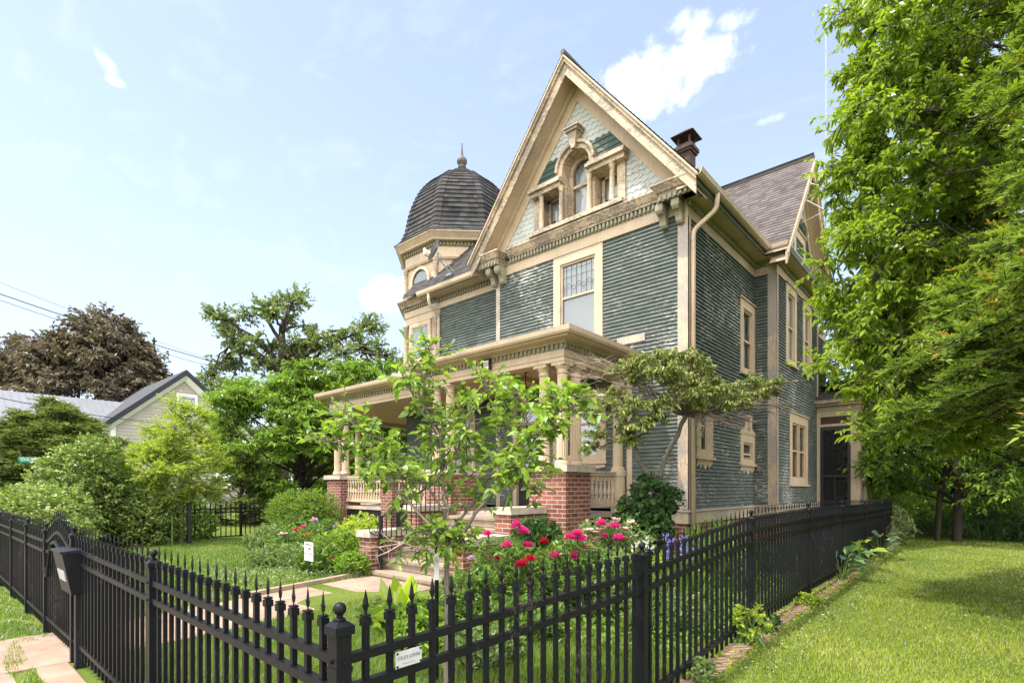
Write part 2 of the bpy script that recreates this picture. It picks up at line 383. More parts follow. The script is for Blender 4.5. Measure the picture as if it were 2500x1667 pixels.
mb.box(-9.2, -4.6, YW + .45, YW + .5, 1.2, 7.2); mb.box(-4.95, -4.9, 10.2, 21, 1.2, 7.2); mb.box(-4.9, -4.35, 14.3, 14.32, 1.2, 7.2); mb.box(-12, -9.4, Y2 + .45, Y2 + .5, 1.2, 7.2)
H(mb, 'room_shade_sheets', M['room_shade'])
mb = MB()                                             # foundation
mb.sweep([(-3.83, 18.3), (-3.83, 14.11), (XR - .02, 14.11), (XR - .02, YW + .02), (XL, YW + .02), (XL, Y2 + .02), (XT, Y2 + .02)], [(0, -.2), (0, 1.02), (-.3, 1.02), (-.3, -.2)])
H(mb, 'foundation', M['brick'])
mb = MB()
P_ = [(XR, 22.1), (XR, 18.4), (-3.81, 18.4), (-3.81, 14.09), (XR, 14.09), (XR, YW), (-5.5, YW)]
mb.sweep(P_, [(-.02, 1.02), (.035, 1.02), (.035, 1.23), (.07, 1.25), (.07, 1.275), (-.02, 1.30)])
H(mb, 'water_table', M['board_worn'])
# corner boards
for F, u0, u1, z0, z1, mt in [(front(YW), -4.50, XR + .03, 1.3, 7.09, 'board_worn'), (right(XR), YW - .028, YW + .12, 1.3, 7.06, 'trim'), (front(YW), XL - .03, XL + .10, 1.2, 7.09, 'board_worn'),
                              (front(14.09), -3.99, -3.78, 1.3, 7.0, 'board_worn'), (right(-3.81), 14.062, 14.2, 1.3, 7.0, 'trim'), (right(-3.81), 18.3, 18.43, 1.3, 7.0, 'trim'), (front(YW), -5.62, -5.5, 1.2, 4.3, 'trim')]:
    mb = MB(); mb.fbox(F, u0, u1, z0, z1, -.02, .03); H(mb, 'corner_board', M[mt], 'grey weathered corner board with bare wood' if mt == 'board_worn' else None)
# friezes, dentils, cornices
mb = MB()
mb.fbox(front(YW), XL - .03, XR + .03, 7.08, 7.31, -.02, .032)
PR = [(-3.81, 18.5), (-3.81, 14.09), (XR, 14.09), (XR, YW - .034)]
mb.sweep(PR, [(-.02, 6.99), (.034, 6.99), (.034, 7.33), (-.02, 7.33)])
mb.sweep([(XR, 22.1), (XR, 18.45)], [(-.02, 7.0), (.034, 7.0), (.034, 7.33), (-.02, 7.33)])
mb.fbox(front(Y2), XT - .05, XL + .02, 7.03, 7.33, -.02, .032)
H(mb, 'frieze', M['trim'])
mb = MB()
mb.fbox(front(YW), XL + .1, XR - .25, 7.31, 7.43, -.02, .045)
mb.dentils([(XL + .5, YW), (XR - .55, YW)][::-1], .045, .105, 7.325, 7.42, .048, .047)
H(mb, 'dentil_course', M['dentil'])
mb = MB(); mb.sweep(PR, [(.02, 7.175), (.036, 7.175), (.036, 7.30), (.02, 7.30)]); mb.dentils(PR, .03, .085, 7.19, 7.285, .05, .05); H(mb, 'dentil_course', M['dentil'])
mb = MB(); PL = [(XL - .1, Y2), (XT - .1, Y2)]; mb.sweep(PL, [(.02, 7.185), (.036, 7.185), (.036, 7.305), (.02, 7.305)]); mb.dentils(PL, .03, .085, 7.2, 7.29, .05, .05); H(mb, 'dentil_course', M['dentil'])
mb = MB(); mb.sweep([(XL + .47, YW), (XR - .53, YW)][::-1], [(-.02, 7.43), (.12, 7.43), (.13, 7.47), (.15, 7.48), (.21, 7.58), (.23, 7.60), (.23, 7.635), (-.02, 7.66)])
H(mb, 'cornice', M['trim_worn'], 'flaking horizontal cornice below the gable')
# eaves of the right side and of the recessed left front
mb = MB(); PRE = [(-3.81, 18.85), (-3.81, 13.98 + .11), (XR, 14.09), (XR, 9.60)]
mb.sweep(PRE, [(-.02, 7.325), (.36, 7.325), (.36, 7.35), (-.02, 7.36)]); H(mb, 'soffit', M['trim'])
mb = MB(); mb.sweep(PRE, [(.37, 7.30), (.39, 7.30), (.39, 7.47), (.37, 7.47)]); H(mb, 'fascia', M['trim_shade'])  # strip coloured dark to read as the shade behind the gutter
gut = [(.395, 7.40), (.46, 7.40), (.50, 7.44), (.515, 7.53), (.50, 7.53), (.485, 7.45), (.455, 7.415), (.395, 7.415)]
mb = MB(); mb.sweep([(-3.43, 14.15), (XR, 14.15), (XR, 9.50)], gut); H(mb, 'gutter', M['trim'])
mb = MB(); mb.fbox(front(Y2), XT - .3, -9.8, 7.325, 7.36, -.02, .42); H(mb, 'soffit', M['trim'])
mb = MB(); mb.sweep([(-9.75, Y2), (XT - .35, Y2)], [(a + .03, b - .06) for a, b in gut]); H(mb, 'gutter', M['trim'])
mb = MB(); mb.sweep([(-9.78, Y2), (XT - .3, Y2)], [(.39, 7.33), (.42, 7.33), (.42, 7.45), (.39, 7.45)]); H(mb, 'fascia', M['trim'])
# returns of the gable cornice and their brackets
for x0, x1, sgn in ((-9.81, -9.05, 1), (-4.72, -4.05, -1)):
    mb = MB(); ins = .0
    path = [(x1, 10.05), (x1, 9.68), (x0, 9.68)] if sgn > 0 else [(x1, 10.06), (x1, 9.68), (x0, 9.68), (x0, 10.05)]
    mb.sweep(path, [(-.10, 7.355), (.0, 7.355), (.015, 7.40), (.05, 7.42), (.12, 7.52), (.14, 7.535), (.14, 7.565), (-.10, 7.60)])
    mb.box(x0 + .02, x1 + .03, 9.69, 10.04, 7.358, 7.585); H(mb, 'cornice_return', M['trim_worn'])
    mb = MB(); mb.box(x0 + .06, x1 - .06, 9.72, 10.02, 7.325, 7.353); mb.sweep(path, [(-.03, 7.26), (0.0, 7.26), (0.0, 7.353), (-.03, 7.353)])
    mb.dentils(path, .0, .045, 7.262, 7.345, .05, .045); H(mb, 'return_dentils', M['dentil'])
    bx = (x1 - .30, x1 - .06) if sgn > 0 else (x0 + .04, x0 + .36)
    if sgn > 0: bx = (-9.37, -9.08)
    else: bx = (-4.75, -4.42)
    for b in bx:
        mb = MB(); F = frame((b, 0, 0), (0, -1, 0), (1, 0, 0)); w = .065
        poly = [(10.02, 7.255), (9.72, 7.255), (9.72, 7.10), (9.75, 7.07), (9.80, 7.07), (9.84, 7.04), (9.88, 6.98), (9.90, 6.90), (9.94, 6.86), (10.02, 6.86)]
        mb.prism([(b - w, y, z) for y, z in poly], (2 * w, 0, 0)); mb.box(b - w - .012, b + w + .012, 9.705, 9.80, 7.12, 7.24); mb.box(b - .03, b + .03, 9.70, 9.706, 7.15, 7.21)
        H(mb, 'bracket', M['dentil'])
# ---- front gable
def gable_half(off): return lambda v: None
GB = 7.63
F1 = front(YW)
mb = MB(); gw = lambda z: (GX - (10.56 - z) / SL, GX + (10.56 - z) / SL)
GH = [(-8.06, -5.68, 7.6, 8.70), (-7.24, -6.50, 8.6, 9.31)]
rows = .125
mb.courses((0, YW, GB), (1, 0, 0), (0, 0, 1), 0, 24, rows, lambda v: gw(GB + v), [(a, b, c - GB, d - GB) for a, b, c, d in GH] + [(-12, 0, 8.83 - GB, 9.40 - GB)], lo=.016, hi=.002, wave=(.16, .036))
H(mb, 'fish_scale_gable', M['shingle_white'], 'pale grey fish scale shingles of the gable')
mb = MB(); mb.courses((0, YW - .002, 8.80), (1, 0, 0), (0, 0, 1), 0, 5, .128, lambda v: gw(8.80 + v), [(a, b, c - 8.8, d - 8.8) for a, b, c, d in GH], lo=.022, hi=.006)
H(mb, 'gable_band', M['green_board'], 'dark green board band across the gable')
def rake_parts(pl, apex, half, Fr, wall_w, over, worn=True, fr=2.5):
    # pl(u) along the gable; builds sloping boards on frame Fr whose w axis points outwards; wall plane at w=wall_w
    uc, za = apex
    out = []
    for sg in (-1, 1):
        ue = uc + sg * half; ze = za - SL * half
        def q(mb, top, bot, w0, w1, e=half):
            ux = uc + sg * e; zz = za - SL * e
            A = [(uc, za - top), (ux, zz - top), (ux, zz - bot), (uc, za - bot)]
            lo = [Fr(u, z, w0) for u, z in A]; hi = [Fr(u, z, w1) for u, z in A]
            mb.hexa([lo[0], lo[1], lo[2], lo[3], hi[0], hi[1], hi[2], hi[3]])
        m1 = MB(); q(m1, .05, .40, wall_w + over - .04, wall_w + over); q(m1, .02, .13, wall_w + over + .002, wall_w + over + .05, half + .02); H(m1, 'rake_board', M['trim_worn'] if worn else M['trim'], 'flaking sloping rake board')
        m2 = MB(); q(m2, .28, .30, wall_w - .02, wall_w + over - .042); H(m2, 'rake_soffit', M['trim'])
        m3 = MB(); q(m3, .30, .72, wall_w - .01, wall_w + .035, fr); q(m3, .30, .42, wall_w + .037, wall_w + .11, fr); H(m3, 'rake_frieze', M['trim'])
rake_parts(None, (GX, GZ - .03), 2.93, F1, 0, .50)
# palladian window of the gable
pw = MB(); A_ = 'gable_window'
pw.fbox(F1, -8.12, -5.60, 7.655, 7.72, -.02, .27); pw.fbox(F1, -8.08, -5.64, 7.722, 7.79, -.25, .20)
for a, b in ((-8.15, -7.22), (-6.52, -5.57)):
    pw.fbox(F1, a + .06, b - .02, 8.60, 8.70, -.25, .20); pw.fbox(F1, a, b, 8.702, 8.77, -.02, .27); pw.fbox(F1, a + .03, b - .01, 8.772, 8.83, -.02, .22)
for a, b in ((-8.09, -7.90), (-5.83, -5.64)): pw.fbox(F1, a, b, 7.79, 8.60, -.25, .06)
for a, b in ((-7.34, -7.16), (-6.58, -6.40)): pw.fbox(F1, a, b, 7.79, 8.66, -.25, .05)
cx0, cz0, ro, ri = -6.87, 8.95, .53, .365
na = 20
for k in range(na):
    t0, t1 = PI * k / na, PI * (k + 1) / na
    def ap(t, r, w): return F1(cx0 + r * math.cos(t), cz0 + r * math.sin(t), w)
    for r0, r1, w0, w1 in ((ri, ro - .06, -.24, .12), (ro - .06, ro, -.02, .18), (ri - .09, ri - .002, -.26, -.18)):
        pw.hexa([ap(t0, r0, w1), ap(t0, r1, w1), ap(t0, r1, w0), ap(t0, r0, w0), ap(t1, r0, w1), ap(t1, r1, w1), ap(t1, r1, w0), ap(t1, r0, w0)])
for sg in (-1, 1):
    a, b = sorted((cx0 + sg * ri, cx0 + sg * ro)); pw.fbox(F1, a, b, 8.66, cz0, -.24, .12)
    a, b = sorted((cx0 + sg * (ri - .09), cx0 + sg * (ri - .002))); pw.fbox(F1, a, b, 7.79, cz0, -.26, -.18)
gw_o = H(pw, A_, M['trim_worn'], 'palladian gable window with round arch, columns and flaking frame')
mb = MB(); mb.hexa([F1(-6.92, 9.30, .22), F1(-6.82, 9.30, .22), F1(-6.82, 9.30, .05), F1(-6.92, 9.30, .05), F1(-6.99, 9.66, .24), F1(-6.75, 9.66, .24), F1(-6.75, 9.66, .0), F1(-6.99, 9.66, .0)])
mb.fbox(F1, -7.03, -6.71, 9.662, 9.72, 0, .28); mb.fbox(F1, -7.06, -6.68, 9.722, 9.76, 0, .31)
mb.build('keystone', M['trim_worn'], gw_o)
for u in (-7.80, -7.13, -6.61 + .0, -5.93):
    u = {-7.80: -7.82, -7.13: -7.25, -6.61: -6.49, -5.93: -5.92}[u]
    mb = MB(); mb.lathe(u, YW - .12, [(.075, 7.79), (.075, 7.83), (.06, 7.86), (.058, 8.0), (.05, 8.5), (.06, 8.52), (.06, 8.54), (.05, 8.55), (.08, 8.58), (.08, 8.60)], 14)
    mb.build('colonnette', M['trim_worn'], gw_o, True)
mb = MB()
mb.fbox(F1, -7.13, -6.61, 8.63, 8.69, -.245, -.19)
for a, b in ((-7.86, -7.38), (-6.36, -5.88)):
    mb.fbox(F1, a, a + .07, 7.79, 8.60, -.25, -.19); mb.fbox(F1, b - .07, b, 7.79, 8.60, -.25, -.19); mb.fbox(F1, a, b, 8.55, 8.602, -.25, -.19); mb.fbox(F1, a, b, 7.79, 7.84, -.25, -.19)
mb.build('sash', M['trim_worn'], gw_o)
mb = MB()
for a, b, c, d in ((-7.80, -7.44, 7.83, 8.56), (-6.30, -5.94, 7.83, 8.56), (-7.13, -6.61, 7.79, 8.95)): mb.face([F1(a, c, -.235), F1(b, c, -.235), F1(b, d, -.235), F1(a, d, -.235)])
mb.face([F1(cx0 + .28 * math.cos(PI * k / 16), 8.951 + .28 * math.sin(PI * k / 16), -.235) for k in range(17)])
mb.build('glass', M['glass'], gw_o)
def drape(mb, F, a, b, z0, z1, w, folds=7, amp=.025, scallop=0, dome=0):
    n = folds * 6; pts = []
    for i in range(n + 1):
        u = a + (b - a) * i / n; ww = w + amp * math.sin(2 * PI * folds * i / n) + amp * .4 * math.sin(11.3 * i / n * folds)
        zt = z1 + (dome * math.sqrt(max(0, 1 - (2 * i / n - 1) ** 2)) if dome else 0); zb = z0 + scallop * abs(math.sin(PI * folds * .5 * i / n + .4))
        pts.append((F(u, zb, ww), F(u, zt, ww)))
    for i in range(n): mb.face([pts[i][0], pts[i + 1][0], pts[i + 1][1], pts[i][1]])
mb = MB(); drape(mb, F1, -7.82, -7.42, 8.02, 8.6, -.30, 4, .018, .14); drape(mb, F1, -6.32, -5.92, 8.02, 8.6, -.30, 4, .018, .14); drape(mb, F1, -7.15, -6.59, 7.8, 8.95, -.31, 5, .02, 0, .30)
mb.build('lace_curtain', M['curtain'], gw_o, True)
mb = MB()
for k in range(9):
    u = -7.08 + k * .0525; mb.fbox(F1, u, u + .008, 8.69, 9.02 + .18 * math.sin(PI * (k + .5) / 9), -.233, -.226)
for k in range(11):
    t0, t1 = PI * k / 11, PI * (k + 1) / 11
    mb.tube([F1(cx0 + .17 * math.cos(t0), 8.96 + .19 * math.sin(t0), -.229), F1(cx0 + .17 * math.cos(t1), 8.96 + .19 * math.sin(t1), -.229)], .005, 4)
    mb.tube([F1(cx0 + .17 * math.cos(t0), 8.96 + .19 * math.sin(t0), -.229), F1(cx0 + .27 * math.cos(t0), 8.96 + .27 * math.sin(t0), -.229)], .005, 4)
mb.build('leaded_bars', M['lead'], gw_o)
mb = MB(); mb.box(-8.1, -5.6, YW + .5, YW + .55, 7.4, 9.6); H(mb, 'attic_shade_sheet', M['room_shade'])  # dark sheet painted as the unlit attic behind the gable window
# ---- sash windows
def sash_window(F, w, fill='blind', lead=True, casing=.17, head=True, sill=True, apron=None, parent=None, two=False, label=None, gl='glass', mid=.5, bot=None):
    u0, u1, v0, v1 = w; c = casing; o = MB(); mat = M['trim']
    vb = v0 + (bot or .14)
    o.fbox(F, u0, u0 + c, v0, v1, -.06, .035); o.fbox(F, u1 - c, u1, v0, v1, -.06, .035); o.fbox(F, u0 + c, u1 - c, v1 - c, v1, -.06, .035); o.fbox(F, u0 + c, u1 - c, v0, vb, -.06, .037)
    if head: o.fbox(F, u0 - .03, u1 + .03, v1 + .001, v1 + .035, -.02, .07)
    if sill: o.fbox(F, u0 - .04, u1 + .04, v0 - .03, v0 + .025, -.02, .085)
    win = o.build('window', mat, parent or house, label=label)
    a, b, lo, hi = u0 + c, u1 - c, vb, v1 - c; s = .045; mm = lo + (hi - lo) * mid
    f = MB()
    cols = [(a, b)] if not two else [(a, (a + b) / 2 - .03), ((a + b) / 2 + .03, b)]
    if two: f.fbox(F, (a + b) / 2 - .03, (a + b) / 2 + .03, lo, hi, -.06, .03)
    for p, q in cols:
        f.fbox(F, p, p + s, lo, hi, -.055, .0); f.fbox(F, q - s, q, lo, hi, -.055, .0); f.fbox(F, p + s, q - s, hi - s, hi, -.055, .0); f.fbox(F, p + s, q - s, lo, lo + s, -.06, -.012); f.fbox(F, p + s, q - s, mm - .022, mm + .022, -.058, .004)
    f.build('sash', mat, win)
    g = MB(); g.face([F(a, lo, -.04), F(b, lo, -.04), F(b, hi, -.04), F(a, hi, -.04)]); g.build('glass', M[gl], win)
    k = MB()
    if fill == 'blind':
        z = lo
        while z < mm + .02:
            k.face([F(a, z, -.055), F(b, z, -.055), F(b, z + .036, -.07), F(a, z + .036, -.07)]); z += .03
        drape(k, F, a, b, mm, hi, -.065, 6, .008); k.build('blind', M['blind'], win)
    elif fill == 'wood':
        z = lo
        while z < hi:
            k.face([F(a, z, -.09), F(b, z, -.09), F(b, z + .036, -.125), F(a, z + .036, -.125)]); z += .038
        k.build('blind', M['wood_blind'], win)
    elif fill == 'lace': drape(k, F, a, b, lo, hi, -.075, 6, .015); k.build('lace_curtain', M['curtain'], win, True)
    elif fill == 'half': drape(k, F, a + (b - a) * .45, b, lo, hi, -.14, 4, .02); k.build('lace_curtain', M['curtain'], win, True)
    if lead:
        L = MB(); n = 7; z0, z1 = mm + .03, hi - s
        for i in range(1, n):
            u = a + (b - a) * i / n; L.fbox(F, u - .004, u + .004, z0, z1, -.037, -.030)
        for i in range(n):
            u = a + (b - a) * (i + .5) / n; du = (b - a) / n * .5; z = z0 + (z1 - z0) * (.34 if i % 2 else .26)
            for p, q in (((u - du, z), (u, z + .07)), ((u, z + .07), (u + du, z)), ((u - du, z), (u, z - .05)), ((u, z - .05), (u + du, z))): L.tube([F(p[0], p[1], -.034), F(q[0], q[1], -.034)], .0045, 4)
        for f_ in (.62, .86): L.fbox(F, a, b, z0 + (z1 - z0) * f_, z0 + (z1 - z0) * f_ + .008, -.036, -.031)
        L.build('leaded_bars', M['lead'], win)
    if apron:
        A = MB(); uu = u0 + .02; wd = u1 - u0 - .04; v = v0 - .03
        n = 24; top = [F(uu, v, .0), F(uu + wd, v, .0)]; low = []
        for i in range(n + 1):
            x = i / n; y = apron * (.42 + .58 * (abs(math.sin(PI * 3 * x)) ** 1.5 if .18 < x < .82 else .25 + .2 * math.cos(PI * 5 * x)))
            low.append(F(uu + wd * x, v - y, .0))
        for i in range(n):
            t0 = F(uu + wd * i / n, v, 0); t1 = F(uu + wd * (i + 1) / n, v, 0)
            off = F(0, 0, .03) - F(0, 0, 0); off0 = F(0, 0, .017) - F(0, 0, 0)
            A.hexa([low[i] + off, low[i + 1] + off, low[i + 1] + off0, low[i] + off0, t0 + off, t1 + off, t1 + off0, t0 + off0])
        A.build('apron', mat, win)
    return win
sash_window(F1, UPW, 'blind', casing=.19, head=False, label='tall upper front window with leaded top sash and white blind', mid=.60, bot=.12)
lw = sash_window(F1, LOW, None, casing=.2, lead=False, apron=.16, gl='glass_dark', mid=.60, label='wide porch window with ringed leaded top pane', bot=.14)
mb = MB()
for i in range(5):
    u = -7.2 + i * .18
    for rr in (.062, .035):
        mb.tube([F1(u + rr * math.cos(2 * PI * k / 12), 3.40 + rr * math.sin(2 * PI * k / 12), -.034) for k in range(13)], .006, 4, False)
mb.fbox(F1, -7.35, -6.33, 3.27, 3.28, -.037, -.030); mb.build('leaded_rings', M['blind'], lw)
sash_window(front(Y2), LW, 'lace', casing=.14, lead=False, label='ground floor window behind the porch')
sash_window(right(XR), RW1, 'half', casing=.2, lead=False, apron=.2, gl='glass', mid=.99)
w2 = sash_window(right(XR), RW2, None, casing=.2, lead=True, apron=.2, gl='glass_dark', mid=.3, head=False, label='small side window with scrolled ornament above')
FR = right(XR); mb = MB()
pts = [(13.0, 3.02), (14.09, 3.02), (14.02, 3.10), (13.8, 3.16), (13.70, 3.30), (13.66, 3.44), (13.43, 3.44), (13.38, 3.30), (13.28, 3.16), (13.06, 3.10)]
mb.prism([FR(u, v, .018) for u, v in pts], (.03, 0, 0)); mb.prism([FR(u, v, .05) for u, v in [(13.49, 3.14), (13.60, 3.14), (13.64, 3.42), (13.44, 3.42)]], (.05, 0, 0)); mb.fbox(FR, 13.4, 13.69, 3.43, 3.48, .015, .09); mb.build('ornament', M['trim'], w2)
sash_window(FR, RWU, 'half', casing=.2, lead=False, mid=.48)
FB = right(-3.81)
sash_window(FB, BWL, 'wood', casing=.24, lead=False, two=True, head=True, label='paired side window with brown slatted blind', bot=.18)
sash_window(FB, BU1, 'lace', casing=.2, lead=False); sash_window(FB, BU2, 'lace', casing=.2, lead=False)
# front door
mb = MB(); u0, u1, v0, v1 = DOOR
for a, b in ((u0, u0 + .12), (u1 - .12, u1)): mb.fbox(F1, a, b, v0, v1, -.06, .04)
mb.fbox(F1, u0 + .12, u1 - .12, v1 - .12, v1, -.06, .04); mb.fbox(F1, u0 + .12, u1 - .12, 3.25, 3.33, -.06, .03)
fd = H(mb, 'front_door', M['trim'])
mb = MB(); mb.fbox(F1, u0 + .13, u1 - .13, v0, 3.24, -.09, -.05); mb.build('door_leaf', M['dark_wood'], fd)
mb = MB(); mb.face([F1(u0 + .28, 2.1, -.047), F1(u1 - .28, 2.1, -.047), F1(u1 - .28, 3.1, -.047), F1(u0 + .28, 3.1, -.047)]); mb.face([F1(u0 + .13, 3.34, -.05), F1(u1 - .13, 3.34, -.05), F1(u1 - .13, 3.62, -.05), F1(u0 + .13, 3.62, -.05)]); mb.build('glass', M['glass_dark'], fd)
# small weathered flashing board on the front wall above the porch roof
mb = MB(); mb.fbox(F1, -5.85, -5.2, 4.74, 4.90, .016, .04); H(mb, 'flashing_board', M['board_worn'])
# ---- roofs
def roof_plane(name, O, U, V, n, fn, mat, e=.135):
    mb = MB(); mb.courses(O, U, V, 0, n, e, fn, lo=.014, hi=.002)
    return H(mb, name, mat)
hyp = math.hypot(1, SL); sv = SL / hyp; cv = 1 / hyp
ln = 2.99 * hyp
# front gable: right slope (faces +X), left slope, and bay cross gable, recessed left front slope
roof_plane('roof', (GX + 2.99, 9.46, GZ - SL * 2.99), (0, 1, 0), (-cv, 0, sv), int(ln / .135) + 1, lambda v: (0, 9.5), M['roof'])
roof_plane('roof', (GX - 2.99, 18.96, GZ - SL * 2.99), (0, -1, 0), (cv, 0, sv), int(ln / .135) + 1, lambda v: (0, 9.5), M['roof_dark'])
BZ, BY = 10.66, 16.25
hb = 2.62
roof_plane('bay_roof', (-9.0, BY - hb, BZ - SL * hb), (1, 0, 0), (0, cv, sv), int(hb * hyp / .135) + 1, lambda v: (0, 9.0 - 3.42), M['roof'])
roof_plane('bay_roof', (-3.42, BY + hb, BZ - SL * hb), (-1, 0, 0), (0, -cv, sv), int(hb * hyp / .135) + 1, lambda v: (0, 5.58), M['roof'])
roof_plane('front_slope', (-13.2, 9.93, 7.44), (1, 0, 0), (0, cv, sv), 34, lambda v: (0, 13.2 - 6.9), M['roof_dark'])
mb = MB(); mb.tube([(GX, 9.45, GZ + .02), (GX, 18.9, GZ + .02)], .06, 6); mb.tube([(-8.5, BY, BZ + .02), (-3.42, BY, BZ + .02)], .05, 6); H(mb, 'ridge_cap', M['roof'])
# roof edge seen from below
mb = MB()
for sg in (-1, 1):
    a = GX + sg * 2.99; z = GZ - SL * 2.99
    mb.hexa([(GX, 9.46, GZ - .07), (a, 9.46, z - .07), (a, 19, z - .07), (GX, 19, GZ - .07), (GX, 9.46, GZ - .02), (a, 9.46, z - .02), (a, 19, z - .02), (GX, 19, GZ - .02)])
    b = BY + sg * hb; zb = BZ - SL * hb
    mb.hexa([(-9, BY, BZ - .07), (-3.43, BY, BZ - .07), (-3.43, b, zb - .07), (-9, b, zb - .07), (-9, BY, BZ - .02), (-3.43, BY, BZ - .02), (-3.43, b, zb - .02), (-9, b, zb - .02)])
H(mb, 'roof_deck', M['trim'])
# bay gable
mb = MB(); bw = lambda z: (BY - (10.16 - z) / SL, BY + (10.16 - z) / SL)
mb.courses((-3.81, 0, 7.3), (0, 1, 0), (0, 0, 1), 0, 17, .165, lambda v: bw(7.3 + v), [(-1, 40, .9, 1.75)], lo=.016, hi=.002, wave=(.16, .036)); H(mb, 'fish_scale_gable', M['shingle_white'])
mb = MB(); mb.courses((-3.808, 0, 8.18), (0, 1, 0), (0, 0, 1), 0, 7, .13, lambda v: bw(8.18 + v), lo=.02, hi=.005); H(mb, 'gable_band', M['green_board'])
rake_parts(None, (BY, BZ - .03), hb - .02, FB, 0, .37, False, 2.1)
mb = MB(); mb.sweep([(-3.81, 18.82), (-3.81, 13.75)], [(-.02, 7.33), (.30, 7.33), (.36, 7.44), (.36, 7.47), (-.02, 7.50)]); H(mb, 'cornice', M['trim'])
bg = sash_window(FB, (15.65, 16.85, 7.62, 8.7), 'lace', casing=.2, lead=False, label='small attic window with scrolled ornament')
mb = MB()
for k in range(13):
    t = PI * k / 12; mb.tube([FB(16.25 + .55 * math.cos(t), 8.75 + .3 * math.sin(t), .10), FB(16.25 + .55 * math.cos(t + .27), 8.75 + .3 * math.sin(t + .27), .10)], .035, 5)
mb.build('ornament', M['trim'], bg)
# chimney
mb = MB(); cxx, cyy = -6.3, 14.6
mb.box(cxx - .19, cxx + .19, cyy - .19, cyy + .19, 9.8, 11.12); mb.box(cxx - .235, cxx + .235, cyy - .235, cyy + .235, 11.121, 11.19); mb.box(cxx - .27, cxx + .27, cyy - .27, cyy + .27, 11.191, 11.29); mb.box(cxx - .2, cxx + .2, cyy - .2, cyy + .2, 11.291, 11.37)
ch = H(mb, 'chimney', M['rust'], 'rusty brown chimney with hipped metal rain cap')
mb = MB()
for sx in (-1, 1):
    for sy in (-1, 1): mb.box(cxx + sx * .16 - .022, cxx + sx * .16 + .022, cyy + sy * .16 - .022, cyy + sy * .16 + .022, 11.37, 11.60)
r1, r2 = .335, .05
mb.hexa([(cxx - r1, cyy - r1, 11.59), (cxx + r1, cyy - r1, 11.59), (cxx + r1, cyy + r1, 11.59), (cxx - r1, cyy + r1, 11.59), (cxx - r2, cyy - r2, 11.82), (cxx + r2, cyy - r2, 11.82), (cxx + r2, cyy + r2, 11.82), (cxx - r2, cyy + r2, 11.82)])
mb.build('rain_cap', M['rust'], ch)
# downspouts
def dspout(pts, name='downspout'):
    mb = MB(); P = [np.array(p, float) for p in pts]; Q = [P[0]]
    for i in range(1, len(P) - 1):                    # rounded elbows
        a = P[i] + unit(P[i - 1] - P[i]) * .10; b = P[i] + unit(P[i + 1] - P[i]) * .10
        for t in (0, .25, .5, .75, 1): Q.append((1 - t) ** 2 * a + 2 * t * (1 - t) * P[i] + t * t * b)
    Q.append(P[-1]); mb.tube(Q, .048, 10); return H(mb, name, M['trim'], None, None, True)
dspout([(-3.87, 10.42, 7.42), (-3.88, 10.40, 7.12), (-4.235, 10.14, 6.72), (-4.235, 10.14, .25)])
dspout([(-12.02, 9.99, 7.36), (-12.04, 10.02, 7.05), (-12.04, 10.39, 6.80), (-12.04, 10.39, 4.75)])
# ---- corner tower
TC = np.array([-12.85, 12.09]); TA = 1.69
def octa(a, rot=0): return [tuple(TC + a / math.cos(PI / 8) * np.array([math.cos(-PI / 2 + PI / 8 + k * PI / 4 + rot), math.sin(-PI / 2 + PI / 8 + k * PI / 4 + rot)])) for k in range(8)]
OCT = octa(TA)[::-1]                                   # clockwise so that sweeps put outward on the left
def tsweep(name, prof, mat, mid=house):
    mb = MB(); mb.sweep(OCT, prof, True, True); return mb.build(name, mat, mid)
mb = MB(); mb.sweep(OCT, [(-.25, 5.2), (0, 5.2), (0, 9.1), (-.25, 9.1)], True)
tower = H(mb, 'tower', M['trim'], 'octagonal corner tower with charcoal domed roof')
mb = MB()
for k in range(8):                                     # lower walls in siding
    a, b = OCT[(k + 1) % 8], OCT[k]; U = unit((b[0] - a[0], b[1] - a[1], 0)); L = math.hypot(b[0] - a[0], b[1] - a[1])
    mb.courses((a[0], a[1], .9), U, (0, 0, 1), 0, 56, EX, lambda v: (0, L))
mb.build('lower_wall', M['siding_left'], tower)
tsweep('skirt', [(0, 5.12), (.05, 5.14), (.14, 5.42), (.19, 5.46), (.19, 5.52), (.06, 5.56), (0, 5.56)], M['trim'], tower)
tsweep('entablature', [(-.02, 6.78), (.05, 6.78), (.05, 6.98), (.08, 7.0), (.08, 7.18), (-.02, 7.18)], M['trim'], tower)
mb = MB(); mb.dentils(OCT, .05, .12, 7.20, 7.285, .05, .05, True); mb.sweep(OCT, [(-.02, 7.18), (.05, 7.18), (.05, 7.30), (-.02, 7.30)], True); mb.dentils(OCT, .04, .10, 8.90, 8.985, .05, .05, True); mb.sweep(OCT, [(-.02, 8.88), (.04, 8.88), (.04, 9.0), (-.02, 9.0)], True); mb.build('dentils', M['dentil'], tower)
tsweep('cornice', [(-.02, 7.30), (.16, 7.30), (.18, 7.34), (.28, 7.44), (.30, 7.45), (.30, 7.48), (.10, 7.52), (.10, 7.66), (.14, 7.68), (.14, 7.72), (-.02, 7.74)], M['trim_worn'], tower)
tsweep('entablature', [(-.02, 8.50), (.06, 8.50), (.09, 8.56), (.05, 8.60), (.05, 8.86), (-.02, 8.88)], M['trim'], tower)
tsweep('cornice', [(-.02, 9.0), (.22, 9.0), (.24, 9.05), (.34, 9.17), (.36, 9.18), (.36, 9.225), (-.02, 9.26)], M['trim'], tower)
